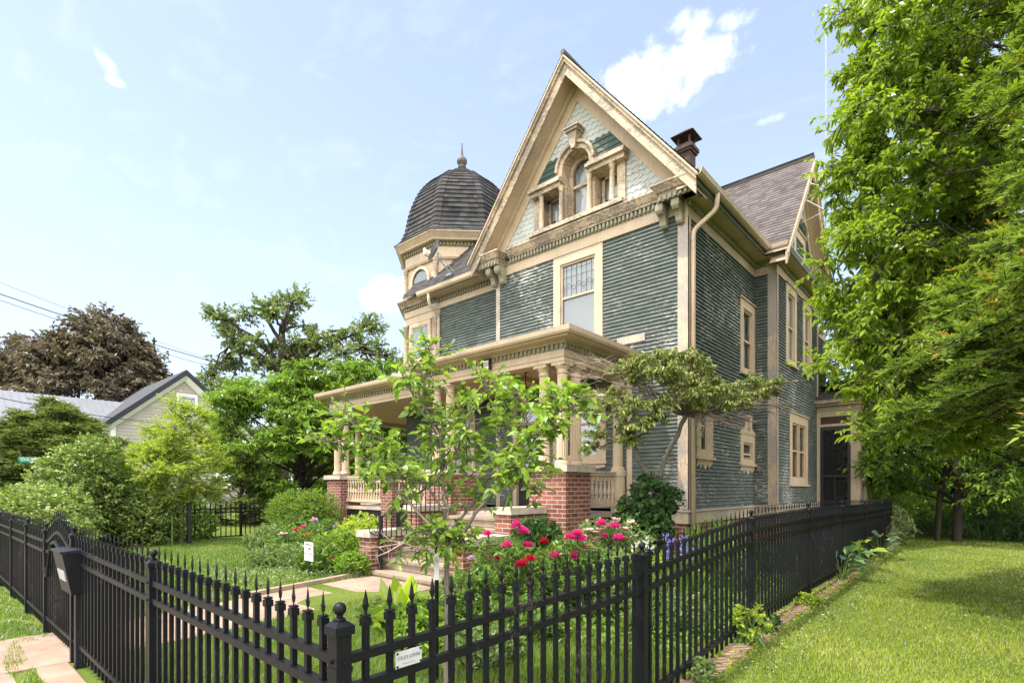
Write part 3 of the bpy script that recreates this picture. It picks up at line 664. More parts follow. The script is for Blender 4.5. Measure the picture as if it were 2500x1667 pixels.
for k in range(8):
    v = np.array(OCT[k]); d = unit(v - TC); p = v + d * .035
    mb = MB(); mb.lathe(p[0], p[1], [(.10, 5.56), (.10, 5.64), (.08, 5.68), (.075, 6.58), (.095, 6.62), (.08, 6.66), (.11, 6.72), (.11, 6.78)], 12); mb.build('colonnette', M['trim_worn'], tower, True); mb = MB()
    mb.lathe(p[0], p[1], [(.085, 7.74), (.085, 7.80), (.065, 7.83), (.06, 8.36), (.08, 8.39), (.065, 8.41), (.09, 8.46), (.09, 8.50)], 12); mb.build('colonnette', M['trim_worn'], tower, True)
for k in range(8):
    a, b = OCT[(k + 1) % 8], OCT[k]; U = unit((b[0] - a[0], b[1] - a[1], 0)); mid = ((a[0] + b[0]) / 2, (a[1] + b[1]) / 2); nn = unit((mid[0] - TC[0], mid[1] - TC[1], 0))
    if nn[1] > .5: continue
    F = frame((mid[0], mid[1], 0), U, nn); Fw = frame((mid[0], mid[1], 0), U, nn)
    o = MB()                                           # second-floor window: casing proud of the panel, pane and curtain in front of the panel
    for p, q, r, t in ((-.5, -.40, 5.58, 6.76), (.40, .5, 5.58, 6.76), (-.40, .40, 6.66, 6.76), (-.40, .40, 5.58, 5.66)): o.fbox(F, p, q, r, t, -.02, .07)
    w = o.build('window', M['trim'], tower)
    o = MB(); o.face([F(-.4, 5.66, .006), F(.4, 5.66, .006), F(.4, 6.66, .006), F(-.4, 6.66, .006)]); o.build('backing', M['room_shade'], w)
    o = MB(); drape(o, F, -.39, .39, 5.67, 6.65, .022, 6, .006); o.build('lace_curtain', M['curtain'], w, True)
    o = MB()
    for p, q, r, t in ((-.4, -.36, 5.66, 6.66), (.36, .4, 5.66, 6.66), (-.36, .36, 6.62, 6.66), (-.36, .36, 5.92, 5.96)): o.fbox(F, p, q, r, t, .03, .055)
    o.build('sash', M['trim'], w); o = MB(); o.face([F(-.36, 5.66, .035), F(.36, 5.66, .035), F(.36, 6.62, .035), F(-.36, 6.62, .035)]); o.build('glass', M['glass'], w)
    # attic window with round head
    o = MB(); na = 16; zc = 8.0
    for j in range(na):
        t0, t1 = PI * j / na, PI * (j + 1) / na
        def ap(t, r, ww): return F(r * math.cos(t), zc + r * math.sin(t), ww)
        o.hexa([ap(t0, .36, .08), ap(t0, .46, .08), ap(t0, .46, -.02), ap(t0, .36, -.02), ap(t1, .36, .08), ap(t1, .46, .08), ap(t1, .46, -.02), ap(t1, .36, -.02)])
    o.fbox(F, -.46, -.36, 7.74, zc, -.02, .08); o.fbox(F, .36, .46, 7.74, zc, -.02, .08); w = o.build('arched_window', M['trim'], tower)
    o = MB(); o.face([F(-.36, 7.74, .006), F(.36, 7.74, .006)] + [F(.36 * math.cos(PI * j / na), zc + .36 * math.sin(PI * j / na), .006) for j in range(na + 1)]); o.build('backing', M['room_shade'], w)
    o = MB(); drape(o, F, -.34, .34, 7.75, 7.98, .022, 6, .007, 0, .33); o.build('lace_curtain', M['curtain'], w, True)
    o = MB(); o.face([F(-.36, 7.74, .04), F(.36, 7.74, .04)] + [F(.36 * math.cos(PI * j / na), zc + .36 * math.sin(PI * j / na), .04) for j in range(na + 1)]); o.build('glass', M['glass'], w)
# dome
prof = [(2.06, 9.23), (1.93, 9.34), (1.82, 9.52), (1.745, 9.75), (1.70, 10.0), (1.64, 10.3), (1.575, 10.5), (1.47, 10.8), (1.345, 11.07), (1.2, 11.3), (1.03, 11.5), (.86, 11.65), (.66, 11.59), (.42, 11.92)]
seg = []
for (r0, z0), (r1, z1) in zip(prof[:-1], prof[1:]): seg.append(math.hypot(r1 - r0, z1 - z0))
tot = sum(seg); nc = 21; pts = []
for i in range(nc + 1):
    d = tot * i / nc; j = 0
    while j < len(seg) - 1 and d > seg[j]: d -= seg[j]; j += 1
    t = d / seg[j]; pts.append((prof[j][0] + (prof[j + 1][0] - prof[j][0]) * t, prof[j][1] + (prof[j + 1][1] - prof[j][1]) * t))
mb = MB()
for i in range(nc):
    (r0, z0), (r1, z1) = pts[i], pts[i + 1]
    A = octa(r0 * .985 + .036); B = octa(r1 * .985 + .0); A0 = octa(r0 * .985)
    for k in range(8):
        k2 = (k + 1) % 8; w = r0 * .414
        rr = i * .12 + .01
        mb.face([(*A[k], z0 - .008), (*A[k2], z0 - .008), (*B[k2], z1), (*B[k], z1)], [(k * 3.3 - w, rr), (k * 3.3 + w, rr), (k * 3.3 + r1 * .414, rr + .1), (k * 3.3 - r1 * .414, rr + .1)])
        mb.face([(*A0[k], z0 - .008), (*A0[k2], z0 - .008), (*A[k2], z0 - .008), (*A[k], z0 - .008)], [(k * 3.3, rr)] * 4)
dome = mb.build('dome_roof', M['dome'], tower)
for k in range(8):                                     # hip shingles over the dome's ribs
    mb = MB()
    for i in range(nc):
        (r0, z0), (r1, z1) = pts[i], pts[i + 1]
        A = octa(r0 * .985 + .05); B = octa(r1 * .985 + .02)
        c0, c1 = np.array(A[k]), np.array(B[k]); wd = .17
        for kk in ((k + 1) % 8, (k - 1) % 8):
            e0 = unit(np.array(A[kk]) - c0); e1 = unit(np.array(B[kk]) - c1)
            P = [(*c0, z0 - .012), (*(c0 + e0 * wd), z0 - .012), (*(c1 + e1 * wd * .96), z1), (*c1, z1)]
            mb.face(P, [(k + 40, i * .12 + .01)] * 4)
    mb.build('hip_shingles', M['dome'], tower)
mb = MB(); A, B, C2_ = octa(.46), octa(.46), octa(.12)
for k in range(8):
    k2 = (k + 1) % 8
    mb.face([(*A[k], 11.87), (*A[k2], 11.87), (*A[k2], 11.95), (*A[k], 11.95)]); mb.face([(*A[k], 11.95), (*A[k2], 11.95), (*C2_[k2], 12.09), (*C2_[k], 12.09)]); mb.face([(*A[k2], 11.87), (*A[k], 11.87), (*octa(.3)[k], 11.86), (*octa(.3)[k2], 11.86)])
mb.build('dome_cap', M['dome'], tower)
mb = MB(); mb.lathe(TC[0], TC[1], [(.15, 12.05), (.15, 12.12), (.11, 12.14), (.11, 12.2), (.14, 12.22), (.14, 12.25), (.09, 12.27), (.13, 12.33), (.165, 12.40), (.17, 12.45), (.15, 12.52), (.10, 12.57), (.05, 12.60), (.045, 12.66), (.03, 12.78), (.012, 12.98), (.02, 13.0), (.02, 13.03), (.003, 13.06)], 14)
mb.build('finial', plain('weathered_metal_finial', (.075, .062, .05), .6, .4, 14, .4, .2), tower, True)
# ================================================================ PORCH
PB = [(-5.60, 10.05), (-5.60, 7.75), (-9.40, 7.75), (-9.40, 8.33), (-14.60, 8.33), (-16.65, 10.38), (-16.65, 15.0)]   # outer face of the beam
mb = MB(); mb.sweep(PB, [(0, 3.99), (0, 4.06), (.02, 4.07), (.02, 4.09), (0, 4.10), (0, 4.33), (-.30, 4.33), (-.30, 3.99)]); H(mb, 'porch_beam', M['trim'])
mb = MB(); mb.dentils(PB, .0, .05, 4.215, 4.30, .05, .052); mb.sweep(PB, [(.0, 4.20), (.012, 4.20), (.012, 4.315), (0, 4.315)]); H(mb, 'porch_dentils', M['dentil'])
mb = MB(); mb.sweep(PB, [(-.02, 4.335), (.28, 4.335), (.30, 4.37), (.30, 4.42), (-.02, 4.42)]); mb.sweep(PB, [(.0, 4.30), (.06, 4.30), (.085, 4.334), (.0, 4.334)]); H(mb, 'porch_cornice', M['trim'])
mb = MB(); mb.sweep(PB, [(.302, 4.36), (.36, 4.365), (.385, 4.40), (.40, 4.475), (.375, 4.475), (.302, 4.47)]); H(mb, 'porch_gutter', M['trim'])
mb = MB()
ZI, ZG = 4.86, 4.475
mb.face([(-5.22, 7.37, ZG), (-9.78, 7.37, ZG), (-9.3, 10.05, ZI), (-6.0, 10.05, ZI)]); mb.face([(-5.22, 7.37, ZG), (-6.0, 10.05, ZI), (-5.22, 10.05, ZG)])
mb.face([(-9.6, 7.95, ZG), (-14.76, 7.95, ZG), (-13.55, 10.4, ZI), (-9.35, 10.45, ZI)]); mb.face([(-14.76, 7.95, ZG), (-17.03, 10.22, ZG), (-14.54, 11.39, ZI), (-13.55, 10.4, ZI)]); mb.face([(-17.03, 10.22, ZG), (-17.03, 15, ZG), (-14.54, 15, ZI), (-14.54, 11.39, ZI)])
mb.face([(-9.78, 7.37, ZG), (-9.78, 7.95, ZG), (-9.3, 10.05, ZI)]); H(mb, 'porch_roof', M['roof_dark'])
mb = MB(); mb.box(-9.4, -5.75, 7.9, 10.04, 4.12, 4.16)
mb.face([(-9.4, 8.5, 4.12), (-14.5, 8.5, 4.12), (-16.5, 10.45, 4.12), (-16.5, 15, 4.12), (-14.5, 15, 4.12), (-14.5, 12, 4.12), (-9.4, 12, 4.12)])
mb.box(-7.6, -7.4, 8.0, 10.0, 4.02, 4.119); H(mb, 'porch_ceiling', M['porch_ceiling'])
mb = MB(); mb.box(-16.4, -14.3, 14.7, 14.8, 3.3, 3.62); mb.tube([(-16.4, 14.7, 1.2), (-16.4, 14.7, 4.0)], .08, 6); H(mb, 'porch_valance', M['brownwood'], 'dark brown board hung across the far porch opening')
mb = MB()
mb.prism([(-5.7, 10.04, 1.13), (-5.7, 7.9, 1.13), (-9.3, 7.9, 1.13), (-9.3, 8.45, 1.13), (-14.5, 8.45, 1.13), (-16.5, 10.45, 1.13), (-16.5, 15, 1.13), (-14.6, 15, 1.13), (-14.6, 10.44, 1.13)], (0, 0, .09))
H(mb, 'porch_deck', M['board_worn'])
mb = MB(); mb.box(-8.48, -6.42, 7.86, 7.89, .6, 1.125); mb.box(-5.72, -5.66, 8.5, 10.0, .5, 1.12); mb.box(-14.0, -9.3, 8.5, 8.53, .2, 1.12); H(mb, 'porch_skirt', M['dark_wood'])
def column(x, y, z0, z1, r=.105, half=False, label=None):
    mb = MB(); h = z1 - z0
    pr = [(r * 1.32, z0 + .0), (r * 1.32, z0 + .05), (r * 1.12, z0 + .09), (r * 1.2, z0 + .11)]
    mb.lathe(x, y, pr, 20)
    pr = [(r, z0 + .11), (r * 1.0, z0 + .7), (r * .86, z1 - .20)]
    mb.lathe(x, y, pr, 32, .10)
    mb.lathe(x, y, [(r * .88, z1 - .20), (r * 1.02, z1 - .19), (r * 1.02, z1 - .17), (r * .9, z1 - .165), (r * .9, z1 - .12), (r * 1.3, z1 - .07), (r * 1.3, z1 - .055)], 20)
    mb.box(x - r * 1.38, x + r * 1.38, y - r * 1.38, y + r * 1.38, z1 - .055, z1 - .002)
    return H(mb, 'porch_column', M['trim'], label)
def pier(x0, x1, y0, y1, zt, cap=True, zb=0.0, ov=.07):
    mb = MB(); mb.box(x0, x1, y0, y1, zb, zt - .125); p = H(mb, 'brick_pier', M['brick'])
    if cap:
        mb = MB(); mb.box(x0 - ov, x1 + ov, y0 - ov, y1 + ov, zt - .125, zt); mb.build('stone_cap', M['stone'], p)
    return p
pier(-6.39, -5.55, 7.74, 8.53, 2.13); pier(-9.42, -8.58, 7.74, 8.53, 2.13); pier(-14.66, -13.90, 8.30, 8.95, 2.10); pier(-11.97, -11.5, 8.33, 8.75, 2.0); pier(-16.6, -16.0, 10.1, 10.75, 2.1); pier(-16.6, -16.0, 13.9, 14.6, 2.1)
for x, y in ((-5.75, 7.91), (-6.17, 7.91), (-5.75, 8.33), (-9.22, 7.91), (-8.78, 7.91), (-9.22, 8.33), (-14.40, 8.50), (-13.98, 8.50), (-16.3, 10.4), (-16.3, 14.2)): column(x, y, 2.13, 3.99)
mb = MB(); mb.lathe(-5.80, 9.97, [(.15, 1.22), (.15, 1.95), (.17, 1.97), (.17, 2.08), (.14, 2.10), (.14, 2.14), (.11, 2.16), (.10, 3.80), (.14, 3.86), (.14, 3.99)], 18); H(mb, 'porch_pilaster', M['trim'])
bal0 = None
def balustrade(p0, p1, n, z0=1.36, z1=2.02):
    global bal0
    p0, p1 = np.array(p0, float), np.array(p1, float); d = unit(p1 - p0); nn = np.array([-d[1], d[0]]); mb = MB()
    def bar(w, a, b): mb.hexa([(*(p0 + nn * w), a), (*(p1 + nn * w), a), (*(p1 - nn * w), a), (*(p0 - nn * w), a), (*(p0 + nn * w), b), (*(p1 + nn * w), b), (*(p1 - nn * w), b), (*(p0 - nn * w), b)])
    bar(.045, z0 - .03, z0 + .05); bar(.05, z1 - .05, z1); bar(.065, z1 + .001, z1 + .035)
    o = H(mb, 'balustrade', M['trim'])
    for k in range(n):
        q = p0 + (p1 - p0) * (k + .5) / n
        if bal0 is None:
            m2 = MB(); r = .034
            m2.box(-.03, .03, -.03, .03, z0 + .05, z0 + .15)
            m2.lathe(0, 0, [(.026, z0 + .15), (.034, z0 + .17), (.02, z0 + .19), (.036, z0 + .24), (.038, z0 + .28), (.022, z0 + .38), (.018, z0 + .44), (.03, z0 + .46), (.018, z0 + .48), (.026, z0 + .51)], 10); m2.box(-.03, .03, -.03, .03, z0 + .51, z1 - .05)
            bal0 = m2.build('baluster', M['trim'], o); c = bal0
        else:
            c = bal0.copy(); COL.objects.link(c); c.parent = o
        c.location = (q[0], q[1], 0)
balustrade((-5.97, 8.53), (-5.80, 9.85), 10); balustrade((-13.90, 8.52), (-11.97, 8.52), 15); balustrade((-11.5, 8.52), (-9.42, 8.52), 16)
# steps and stepped cheek walls
mb = MB(); n = 6; ys = 5.62; st = .34
for k in range(n):
    y0 = ys + k * st; mb.box(-8.50, -6.40, y0 + .03, 7.9, .02 + k * .19 - (.03 if k == 0 else 0), .15 + k * .19); mb.box(-8.50, -6.40, y0, 7.9 - .001 * k, .1505 + k * .19, .20 + k * .19)
H(mb, 'porch_steps', M['concrete_tan'])
def cheek(x0, x1, y0, y1, z):
    mb = MB(); mb.box(x0, x1, y0, y1, -.05, z - .12); p = H(mb, 'step_wall', M['brick']); mb = MB(); mb.box(x0 - .05, x1 + .05, y0 - .05, y1, z - .12, z); mb.build('stone_cap', M['stone'], p)
cheek(-8.87, -8.51, 5.69, 6.75, .92); cheek(-8.87, -8.51, 6.80, 7.735, 1.37); cheek(-6.39, -6.02, 6.80, 7.735, 1.38); cheek(-6.39, -6.02, 5.69, 6.75, .92)
# wrought iron handrail on the left side of the steps
mb = MB(); hr = None
X_ = -8.40
mb.box(X_ - .03, X_ + .03, 5.81, 5.87, .20, 1.20); mb.tube([(X_, 5.84, 1.17), (X_, 7.2, 1.86), (X_, 7.72, 2.08)], .024, 6); mb.tube([(X_, 5.86, .42), (X_, 7.72, 1.34)], .014, 5)
handrail = mb.build('handrail', M['iron'], None, False, 'black wrought iron handrail with scroll rising beside the porch steps', 'handrail')
mb = MB()
for k in range(15):
    y = 5.96 + k * .118; z = 1.17 + (y - 5.84) * .5; zl = .42 + (y - 5.86) * .495
    mb.box(X_ - .008, X_ + .008, y - .008, y + .008, zl, z)
def attach_sub(mb, name, mat, o):
    c = mb.build(name, mat, None, origin=False); c.parent = o; c.matrix_parent_inverse = Matrix.Translation(-Vector(o.location)); return c
attach_sub(mb, 'balusters', M['iron'], handrail)
mb = MB(); sc = []
for k in range(30):
    t = k / 29; an = -1.2 + 4.4 * t + PI; r = .17 * (1 - .55 * t); sc.append((X_, 5.80 - .14 + r * math.cos(an + PI) * .8, .98 + r * math.sin(an)))
mb.tube(sc, .009, 5); mb.tube([(X_, 5.82, .86), (X_, 5.70, .84), (X_, 5.63, .90), (X_, 5.68, .96), (X_, 5.72, .92)], .009, 5); attach_sub(mb, 'scroll', M['iron'], handrail)
# side entry porch
SY, SX0, SX1 = 18.31, -3.79, -2.67
FS = front(SY); sp = MB()
sp.fbox(FS, SX0, -3.70, .9, 4.05, -.08, .0); sp.fbox(FS, -2.91, SX1, .9, 4.05, -.08, .0); sp.fbox(FS, -3.70, -2.91, 3.86, 4.05, -.08, 0); sp.fbox(FS, -3.70, -2.91, 3.57, 3.64, -.07, -.005); sp.fbox(FS, SX0, SX1 + .03, 4.05, 4.16, -.1, .03)
RS = right(SX1)
for a, b in ((18.32, 18.5), (19.35, 19.5), (20.55, 20.7), (21.7, 21.9)): sp.fbox(RS, a, b, .9, 4.05, -.08, 0)
sp.fbox(RS, 18.5, 21.7, 3.9, 4.05, -.07, 0); sp.fbox(RS, 18.5, 21.7, 1.95, 2.03, -.06, -.01); sp.fbox(RS, 18.5, 21.7, .9, 1.05, -.07, 0); sp.fbox(RS, 18.3, 21.9, 4.05, 4.16, -.1, .03)
for k in range(8): sp.fbox(RS, 18.75 + k * .38, 18.77 + k * .38, 1.05, 3.9, -.05, -.02) if k not in (2, 5) else None
side = H(sp, 'side_porch', M['trim'], 'small screened side porch with tan posts')
mb = MB(); mb.box(-3.9, -2.5, 18.12, 22.1, 4.165, 4.24); mb.box(-3.9, -2.42, 18.05, 22.2, 4.241, 4.36); mb.build('eave', M['trim_worn'], side)
mb = MB(); mb.courses((-3.85, 18.02, 4.36), (1, 0, 0), (0, .94, .34), 0, 20, .14, lambda v: (0, 1.46 - v * .25)); mb.courses((-2.4, 18.02, 4.36), (0, 1, 0), (-.94, 0, .34), 0, 11, .14, lambda v: (v * .5, 4.2)); mb.build('porch_roof', M['roof'], side)
mb = MB(); mb.face([FS(-3.70, 3.64, -.03), FS(-2.91, 3.64, -.03), FS(-2.91, 3.86, -.03), FS(-3.70, 3.86, -.03)])
for k in range(11): mb.fbox(FS, -3.66 + k * .07, -3.63 + k * .07, 3.72, 3.83, -.025, -.015)
mb.build('transom', M['brownwood'], side)
sd = MB()
for a, b, c, d in ((-3.70, -3.62, .95, 3.56), (-2.99, -2.91, .95, 3.56), (-3.62, -2.99, 3.46, 3.56), (-3.62, -2.99, 2.05, 2.12), (-3.62, -2.99, .95, 1.1), (-3.33, -3.30, 1.1, 2.05)): sd.fbox(FS, a, b, c, d, -.04, .012)
for a in (-3.615, -2.995):
    pts = [FS(a + (.02 if a < -3.3 else -.02) * math.sin(j * 1.3), 1.1 + j * .08, .02) for j in range(30)]; sd.tube(pts, .012, 5)
sd.tube([FS(-3.62 + .63 * j / 12, 3.44 + .02 * math.sin(j * 1.4), .02) for j in range(13)], .012, 5)
door = sd.build('screen_door', M['dark_wood'], side, label='dark wooden screen door with scrolled edges')
mb = MB(); mb.face([FS(-3.62, 1.1, -.01), FS(-2.99, 1.1, -.01), FS(-2.99, 3.46, -.01), FS(-3.62, 3.46, -.01)]); mb.build('screen', M['screen'], door)
mb = MB(); mb.face([RS(18.5, 1.0, -.05), RS(21.7, 1.0, -.05), RS(21.7, 3.9, -.05), RS(18.5, 3.9, -.05)]); mb.build('screen', M['screen'], side)
mb = MB(); mb.box(-4.3, -2.7, 18.4, 21.9, .86, .94); mb.box(-4.3, -2.72, 21.6, 21.66, .94, 4.05); mb.build('porch_floor', M['brownwood'], side)
mb = MB(); mb.box(-3.25, -2.85, 20.6, 20.66, 2.05, 2.45); mb.box(-3.15, -2.95, 20.55, 20.9, .95, 1.5); mb.build('notice_board', M['white'], side)
# ---- things hung on or standing against the house
lamp = empty('pendant_lamp', (-7.08, 8.45, 3.5), 'black pendant lamp with glass globe hanging from the porch ceiling', 'lamp')
mb = MB(); mb.tube([(-7.08, 8.45, 4.12), (-7.08, 8.45, 3.78)], .012, 6); mb.lathe(-7.08, 8.45, [(.05, 4.09), (.05, 4.118)], 10); mb.build('rod', M['iron'], lamp)
mb = MB(); mb.lathe(-7.08, 8.45, [(.03, 3.82), (.04, 3.78), (.06, 3.75), (.12, 3.70), (.13, 3.685), (.10, 3.68)], 16); mb.build('lamp_shade', M['iron'], lamp, True)
mb = MB(); mb.lathe(-7.08, 8.45, [(.055, 3.68), (.09, 3.64), (.10, 3.60), (.09, 3.55), (.05, 3.51), (.01, 3.50)], 16); mb.build('globe', plain('frosted_globe', (.5, .47, .40), .3, .05, 4, .5), lamp, True)
p = at(912, 1028, 15.2); mb = MB(); mb.tube([(p[0], p[1], 4.11), (p[0], p[1], p[2])], .006, 5); mb.lathe(p[0], p[1], [(.03, p[2] + .03), (.05, p[2]), (.06, p[2] - .06), (.03, p[2] - .10)], 10)
mb.build('hanging_bulb', M['metal_grey'], None, False, 'small bare bulb fitting hanging from the left porch ceiling', 'lamp')
plq = empty('house_number_plaque', (-7.45, 7.70, 4.07), 'framed house number plaque reading 307 on the porch beam', 'sign')
FP = front(7.75); mb = MB()
for a, b, c, d in ((-7.56, -7.53, 4.06, 4.29), (-7.37, -7.34, 4.06, 4.29), (-7.53, -7.37, 4.06, 4.085), (-7.53, -7.37, 4.265, 4.29)): mb.fbox(FP, a, b, c, d, .05, .10)
mb.build('frame', M['rust'], plq)
mb = MB(); mb.fbox(FP, -7.53, -7.37, 4.085, 4.265, .05, .075); mb.build('tile', M['white'], plq)
mb = MB(); put_text(mb, '307', .125, (-7.45, 7.75 - .077, 4.175), (1, 0, 0), (0, -1, 0), .72); mb.build('numerals', M['iron'], plq)
# satellite dish on the recessed roof
dc = at(1063, 613, 14.85); dn = unit(np.array([-.62, -.62, .48])); base = at(1102, 671, 15.15)
sat = empty('satellite_dish', base, 'grey satellite dish with feed arm mounted on the roof beside the tower', 'satellite dish')
def disc(mb, c, n, r, dep, seg=24):
    a = unit(np.cross(n, (0, 0, 1))); b = np.cross(n, a); V = []; rings = [(0, 0), (.4, .16), (.75, .56), (1, 1)]
    for rr, h in rings[1:]:
        for k in range(seg): V.append(c + (a * math.cos(2 * PI * k / seg) * .92 + b * math.sin(2 * PI * k / seg)) * r * rr + n * dep * h)
    V.append(c); F = [(2 * seg + 2 - 2 + seg - seg, 0, 0)]; F = []
    for i in range(2):
        for k in range(seg): F.append((i * seg + k, i * seg + (k + 1) % seg, (i + 1) * seg + (k + 1) % seg, (i + 1) * seg + k))
    for k in range(seg): F.append((3 * seg, k, (k + 1) % seg))
    mb.mesh(V, F); mb.mesh([v - n * .012 for v in V], F)
mb = MB(); disc(mb, dc, dn, .30, .06); mb.build('reflector', M['dish'], sat, True)
lnb = at(1037, 611, 14.3)
mb = MB(); mb.tube([dc - dn * .05 + np.array([0, 0, -.22]), dc + dn * .12 + np.array([0, 0, -.30]), lnb - np.array([0, 0, .10])], .016, 6); mb.build('feed_arm', M['dish'], sat)
mb = MB(); mb.tube([lnb + np.array([0, 0, -.12]), lnb, lnb + np.array([0, 0, .05])], [.03, .045, .03], 8); mb.tube([lnb, lnb - dn * .16 + np.array([0, 0, .0])], [.03, .04], 8); mb.build('feed_horn', M['white'], sat)
mb = MB(); mb.tube([dc - dn * .06, dc - dn * .10 + np.array([0, 0, -.14]), base + np.array([0, 0, .0])], .022, 8); mb.box(base[0] - .1, base[0] + .1, base[1] - .12, base[1] + .12, base[2] - .06, base[2] + .01); mb.tube([dc - dn * .08, base + np.array([.15, -.05, .05])], .01, 5); mb.build('mount', M['metal_grey'], sat)
# antenna mast fixed to the bay gable
mast = empty('antenna_mast', (-3.15, 16.24, 8.7), 'tall thin grey antenna mast held to the side gable by two brackets', 'antenna')
mb = MB(); mb.tube([(-3.15, 16.24, 8.7), (-3.15, 16.24, 14.55)], .015, 8); mb.lathe(-3.15, 16.24, [(.03, 14.5), (.045, 14.54), (.03, 14.58)], 8); mb.build('pole', M['metal_grey'], mast)
for z in (9.72, 9.12):
    mb = MB(); mb.tube([(-3.15, 16.24, z), (-3.42, 15.75 - (9.72 - z) * .6, z + .02)], .016, 5); mb.tube([(-3.15, 16.24, z), (-3.42, 16.6 + (9.72 - z) * .6, z + .02)], .016, 5); mb.tube([(-3.15, 16.24, z), (-3.8, 16.24, z - .15)], .012, 5); mb.build('bracket', M['white'], mast)
# ================================================================ FENCES
def gz(x, y):
    def ss(a, b, t): t = min(1, max(0, (t - a) / (b - a))); return t * t * (3 - 2 * t)
    return .10 * ss(1.5, 5, y) + .10 * ss(2.5, 6, y) * ss(-6, -2, x)
def spear(mb, x, y, z, d, barb=True):
    # collar and spear head of one picket, d = unit run direction
    r = .0175; mb.box(x - r, x + r, y - r, y + r, z, z + .03); mb.box(x - r + .002, x + r - .002, y - r + .002, y + r - .002, z + .034, z + .042)
    P = [(.0065, z + .042), (.006, z + .058), (.0135, z + .083), (.009, z + .11), (.001, z + .142)]
    V = []; n = np.array([-d[1], d[0]])
    for rr, zz in P:
        for a, b in ((1, 0), (0, .55), (-1, 0), (0, -.55)): V.append((x + (d[0] * a + n[0] * b) * rr, y + (d[1] * a + n[1] * b) * rr, zz))
    F = [(i * 4 + k, i * 4 + (k + 1) % 4, (i + 1) * 4 + (k + 1) % 4, (i + 1) * 4 + k) for i in range(4) for k in range(4)]
    mb.mesh(V, F)
    if barb:
        for sg in (-1, 1):
            q = lambda u, z_, w: (x + d[0] * u * sg + n[0] * w, y + d[1] * u * sg + n[1] * w, z_)
            mb.mesh([q(.004, z + .055, .004), q(.004, z + .055, -.004), q(.021, z + .088, 0), q(.011, z + .078, 0)], [(0, 2, 3), (1, 3, 2), (0, 1, 2)])
def fence_panel(par, a, b, za, zb, mat, npk=19, arch=0.0, thick=.0115, barb=True):
    a, b = np.array(a, float), np.array(b, float); d = unit(b - a); n = np.array([-d[1], d[0]]); L = np.linalg.norm(b - a); mb = MB()
    def hump(t): return arch * (.5 - .5 * math.cos(2 * PI * t))
    for k in range(npk):
        t = (k + 1) / (npk + 1); p = a + (b - a) * t; z = za + (zb - za) * t; h = hump(t)
        mb.box(p[0] - thick, p[0] + thick, p[1] - thick, p[1] + thick, z + .035, z + 1.16 + h); spear(mb, p[0], p[1], z + 1.155 + h, d, barb)
    o = mb.build('picket_panel', mat, par)
    for zr, ar in ((1.025, 1), (.905, 1), (.13, 0)):
        mb = MB(); m = 16 if arch and ar else 1
        for i in range(m):
            t0, t1 = i / m, (i + 1) / m; p, q = a + (b - a) * t0, a + (b - a) * t1; z0 = za + (zb - za) * t0 + hump(t0) * ar; z1 = za + (zb - za) * t1 + hump(t1) * ar; w = .019
            mb.hexa([(*(p + n * w), z0 + zr), (*(q + n * w), z1 + zr), (*(q - n * w), z1 + zr), (*(p - n * w), z0 + zr), (*(p + n * w), z0 + zr + .036), (*(q + n * w), z1 + zr + .036), (*(q - n * w), z1 + zr + .036), (*(p - n * w), z0 + zr + .036)])
        mb.build('rail', mat, o)
def fence_post(par, x, y, z, mat, ball=True):
    mb = MB(); r = .032; mb.box(x - r, x + r, y - r, y + r, z - .1, z + 1.165)
    for zz in (1.0, .88, .105): mb.box(x - r - .003, x + r + .003, y - r - .003, y + r + .003, z + zz, z + zz + .022)
    for zz in (1.04, .925):
        for dx, dy in ((1, 0), (0, -1), (-1, 0)): mb.lathe(x + dx * (r + .004), y + dy * (r + .004), [(.007, z + zz), (.007, z + zz + .012)], 6)
    o = mb.build('post', mat, par); mb = MB(); r = .041
    mb.box(x - r, x + r, y - r, y + r, z + 1.145, z + 1.178); mb.hexa([(x - r, y - r, z + 1.178), (x + r, y - r, z + 1.178), (x + r, y + r, z + 1.178), (x - r, y + r, z + 1.178), (x - .015, y - .015, z + 1.20), (x + .015, y - .015, z + 1.20), (x + .015, y + .015, z + 1.20), (x - .015, y + .015, z + 1.20)])
    if ball: mb.lathe(x, y, [(.022, z + 1.195), (.024, z + 1.203), (.012, z + 1.21), (.013, z + 1.217)] + [(.0255 * math.sin(PI * (k + 1.0) / 9 + .12), z + 1.241 - .0255 * math.cos(PI * (k + 1.0) / 9 + .12)) for k in range(8)], 16)
    return mb.build('post_cap', mat, o)
FX, FY = -1.83, 1.10
side_f = empty('side_fence', (FX, FY, 0), 'long black picket fence from the corner post back along the right side of the house', 'fence')
RP = [(FX - .02, 1.10, -.0), (FX - .01, 3.50, .05), (FX, 5.88, .215), (FX, 8.33, .24), (FX, 10.72, .225), (FX, 13.1, .20), (FX, 15.45, .19), (FX, 17.2, .19)]
for i, (x, y, z) in enumerate(RP): fence_post(side_f, x, y, z, M['black'])
for i in range(len(RP) - 1): fence_panel(side_f, RP[i][:2], RP[i + 1][:2], RP[i][2], RP[i + 1][2], M['black'], 20 if i == 0 else (14 if i == 6 else 19), barb=i < 2)
front_f = empty('front_fence', (-4.3, FY, 0), 'black picket fence panels between the corner post and the gate with ball topped posts', 'fence')
LP = [(-4.18, 0.03), (-6.72, .07)]
fence_panel(front_f, (-1.85, FY), (-4.18, FY), 0, .03, M['black'], 18); fence_panel(front_f, (-4.18, FY), (-6.72, FY), .03, .07, M['black'], 19)
fence_post(front_f, -4.18, FY, .03, M['black']); fence_post(front_f, -6.72, FY, .07, M['black'])
gate = empty('garden_gate', (-7.5, FY, .05), 'black garden gate with arched top rail and scroll beside the mailbox', 'gate')
fence_panel(gate, (-6.78, FY), (-8.22, FY), .06, .05, M['black'], 12, .13, barb=False)
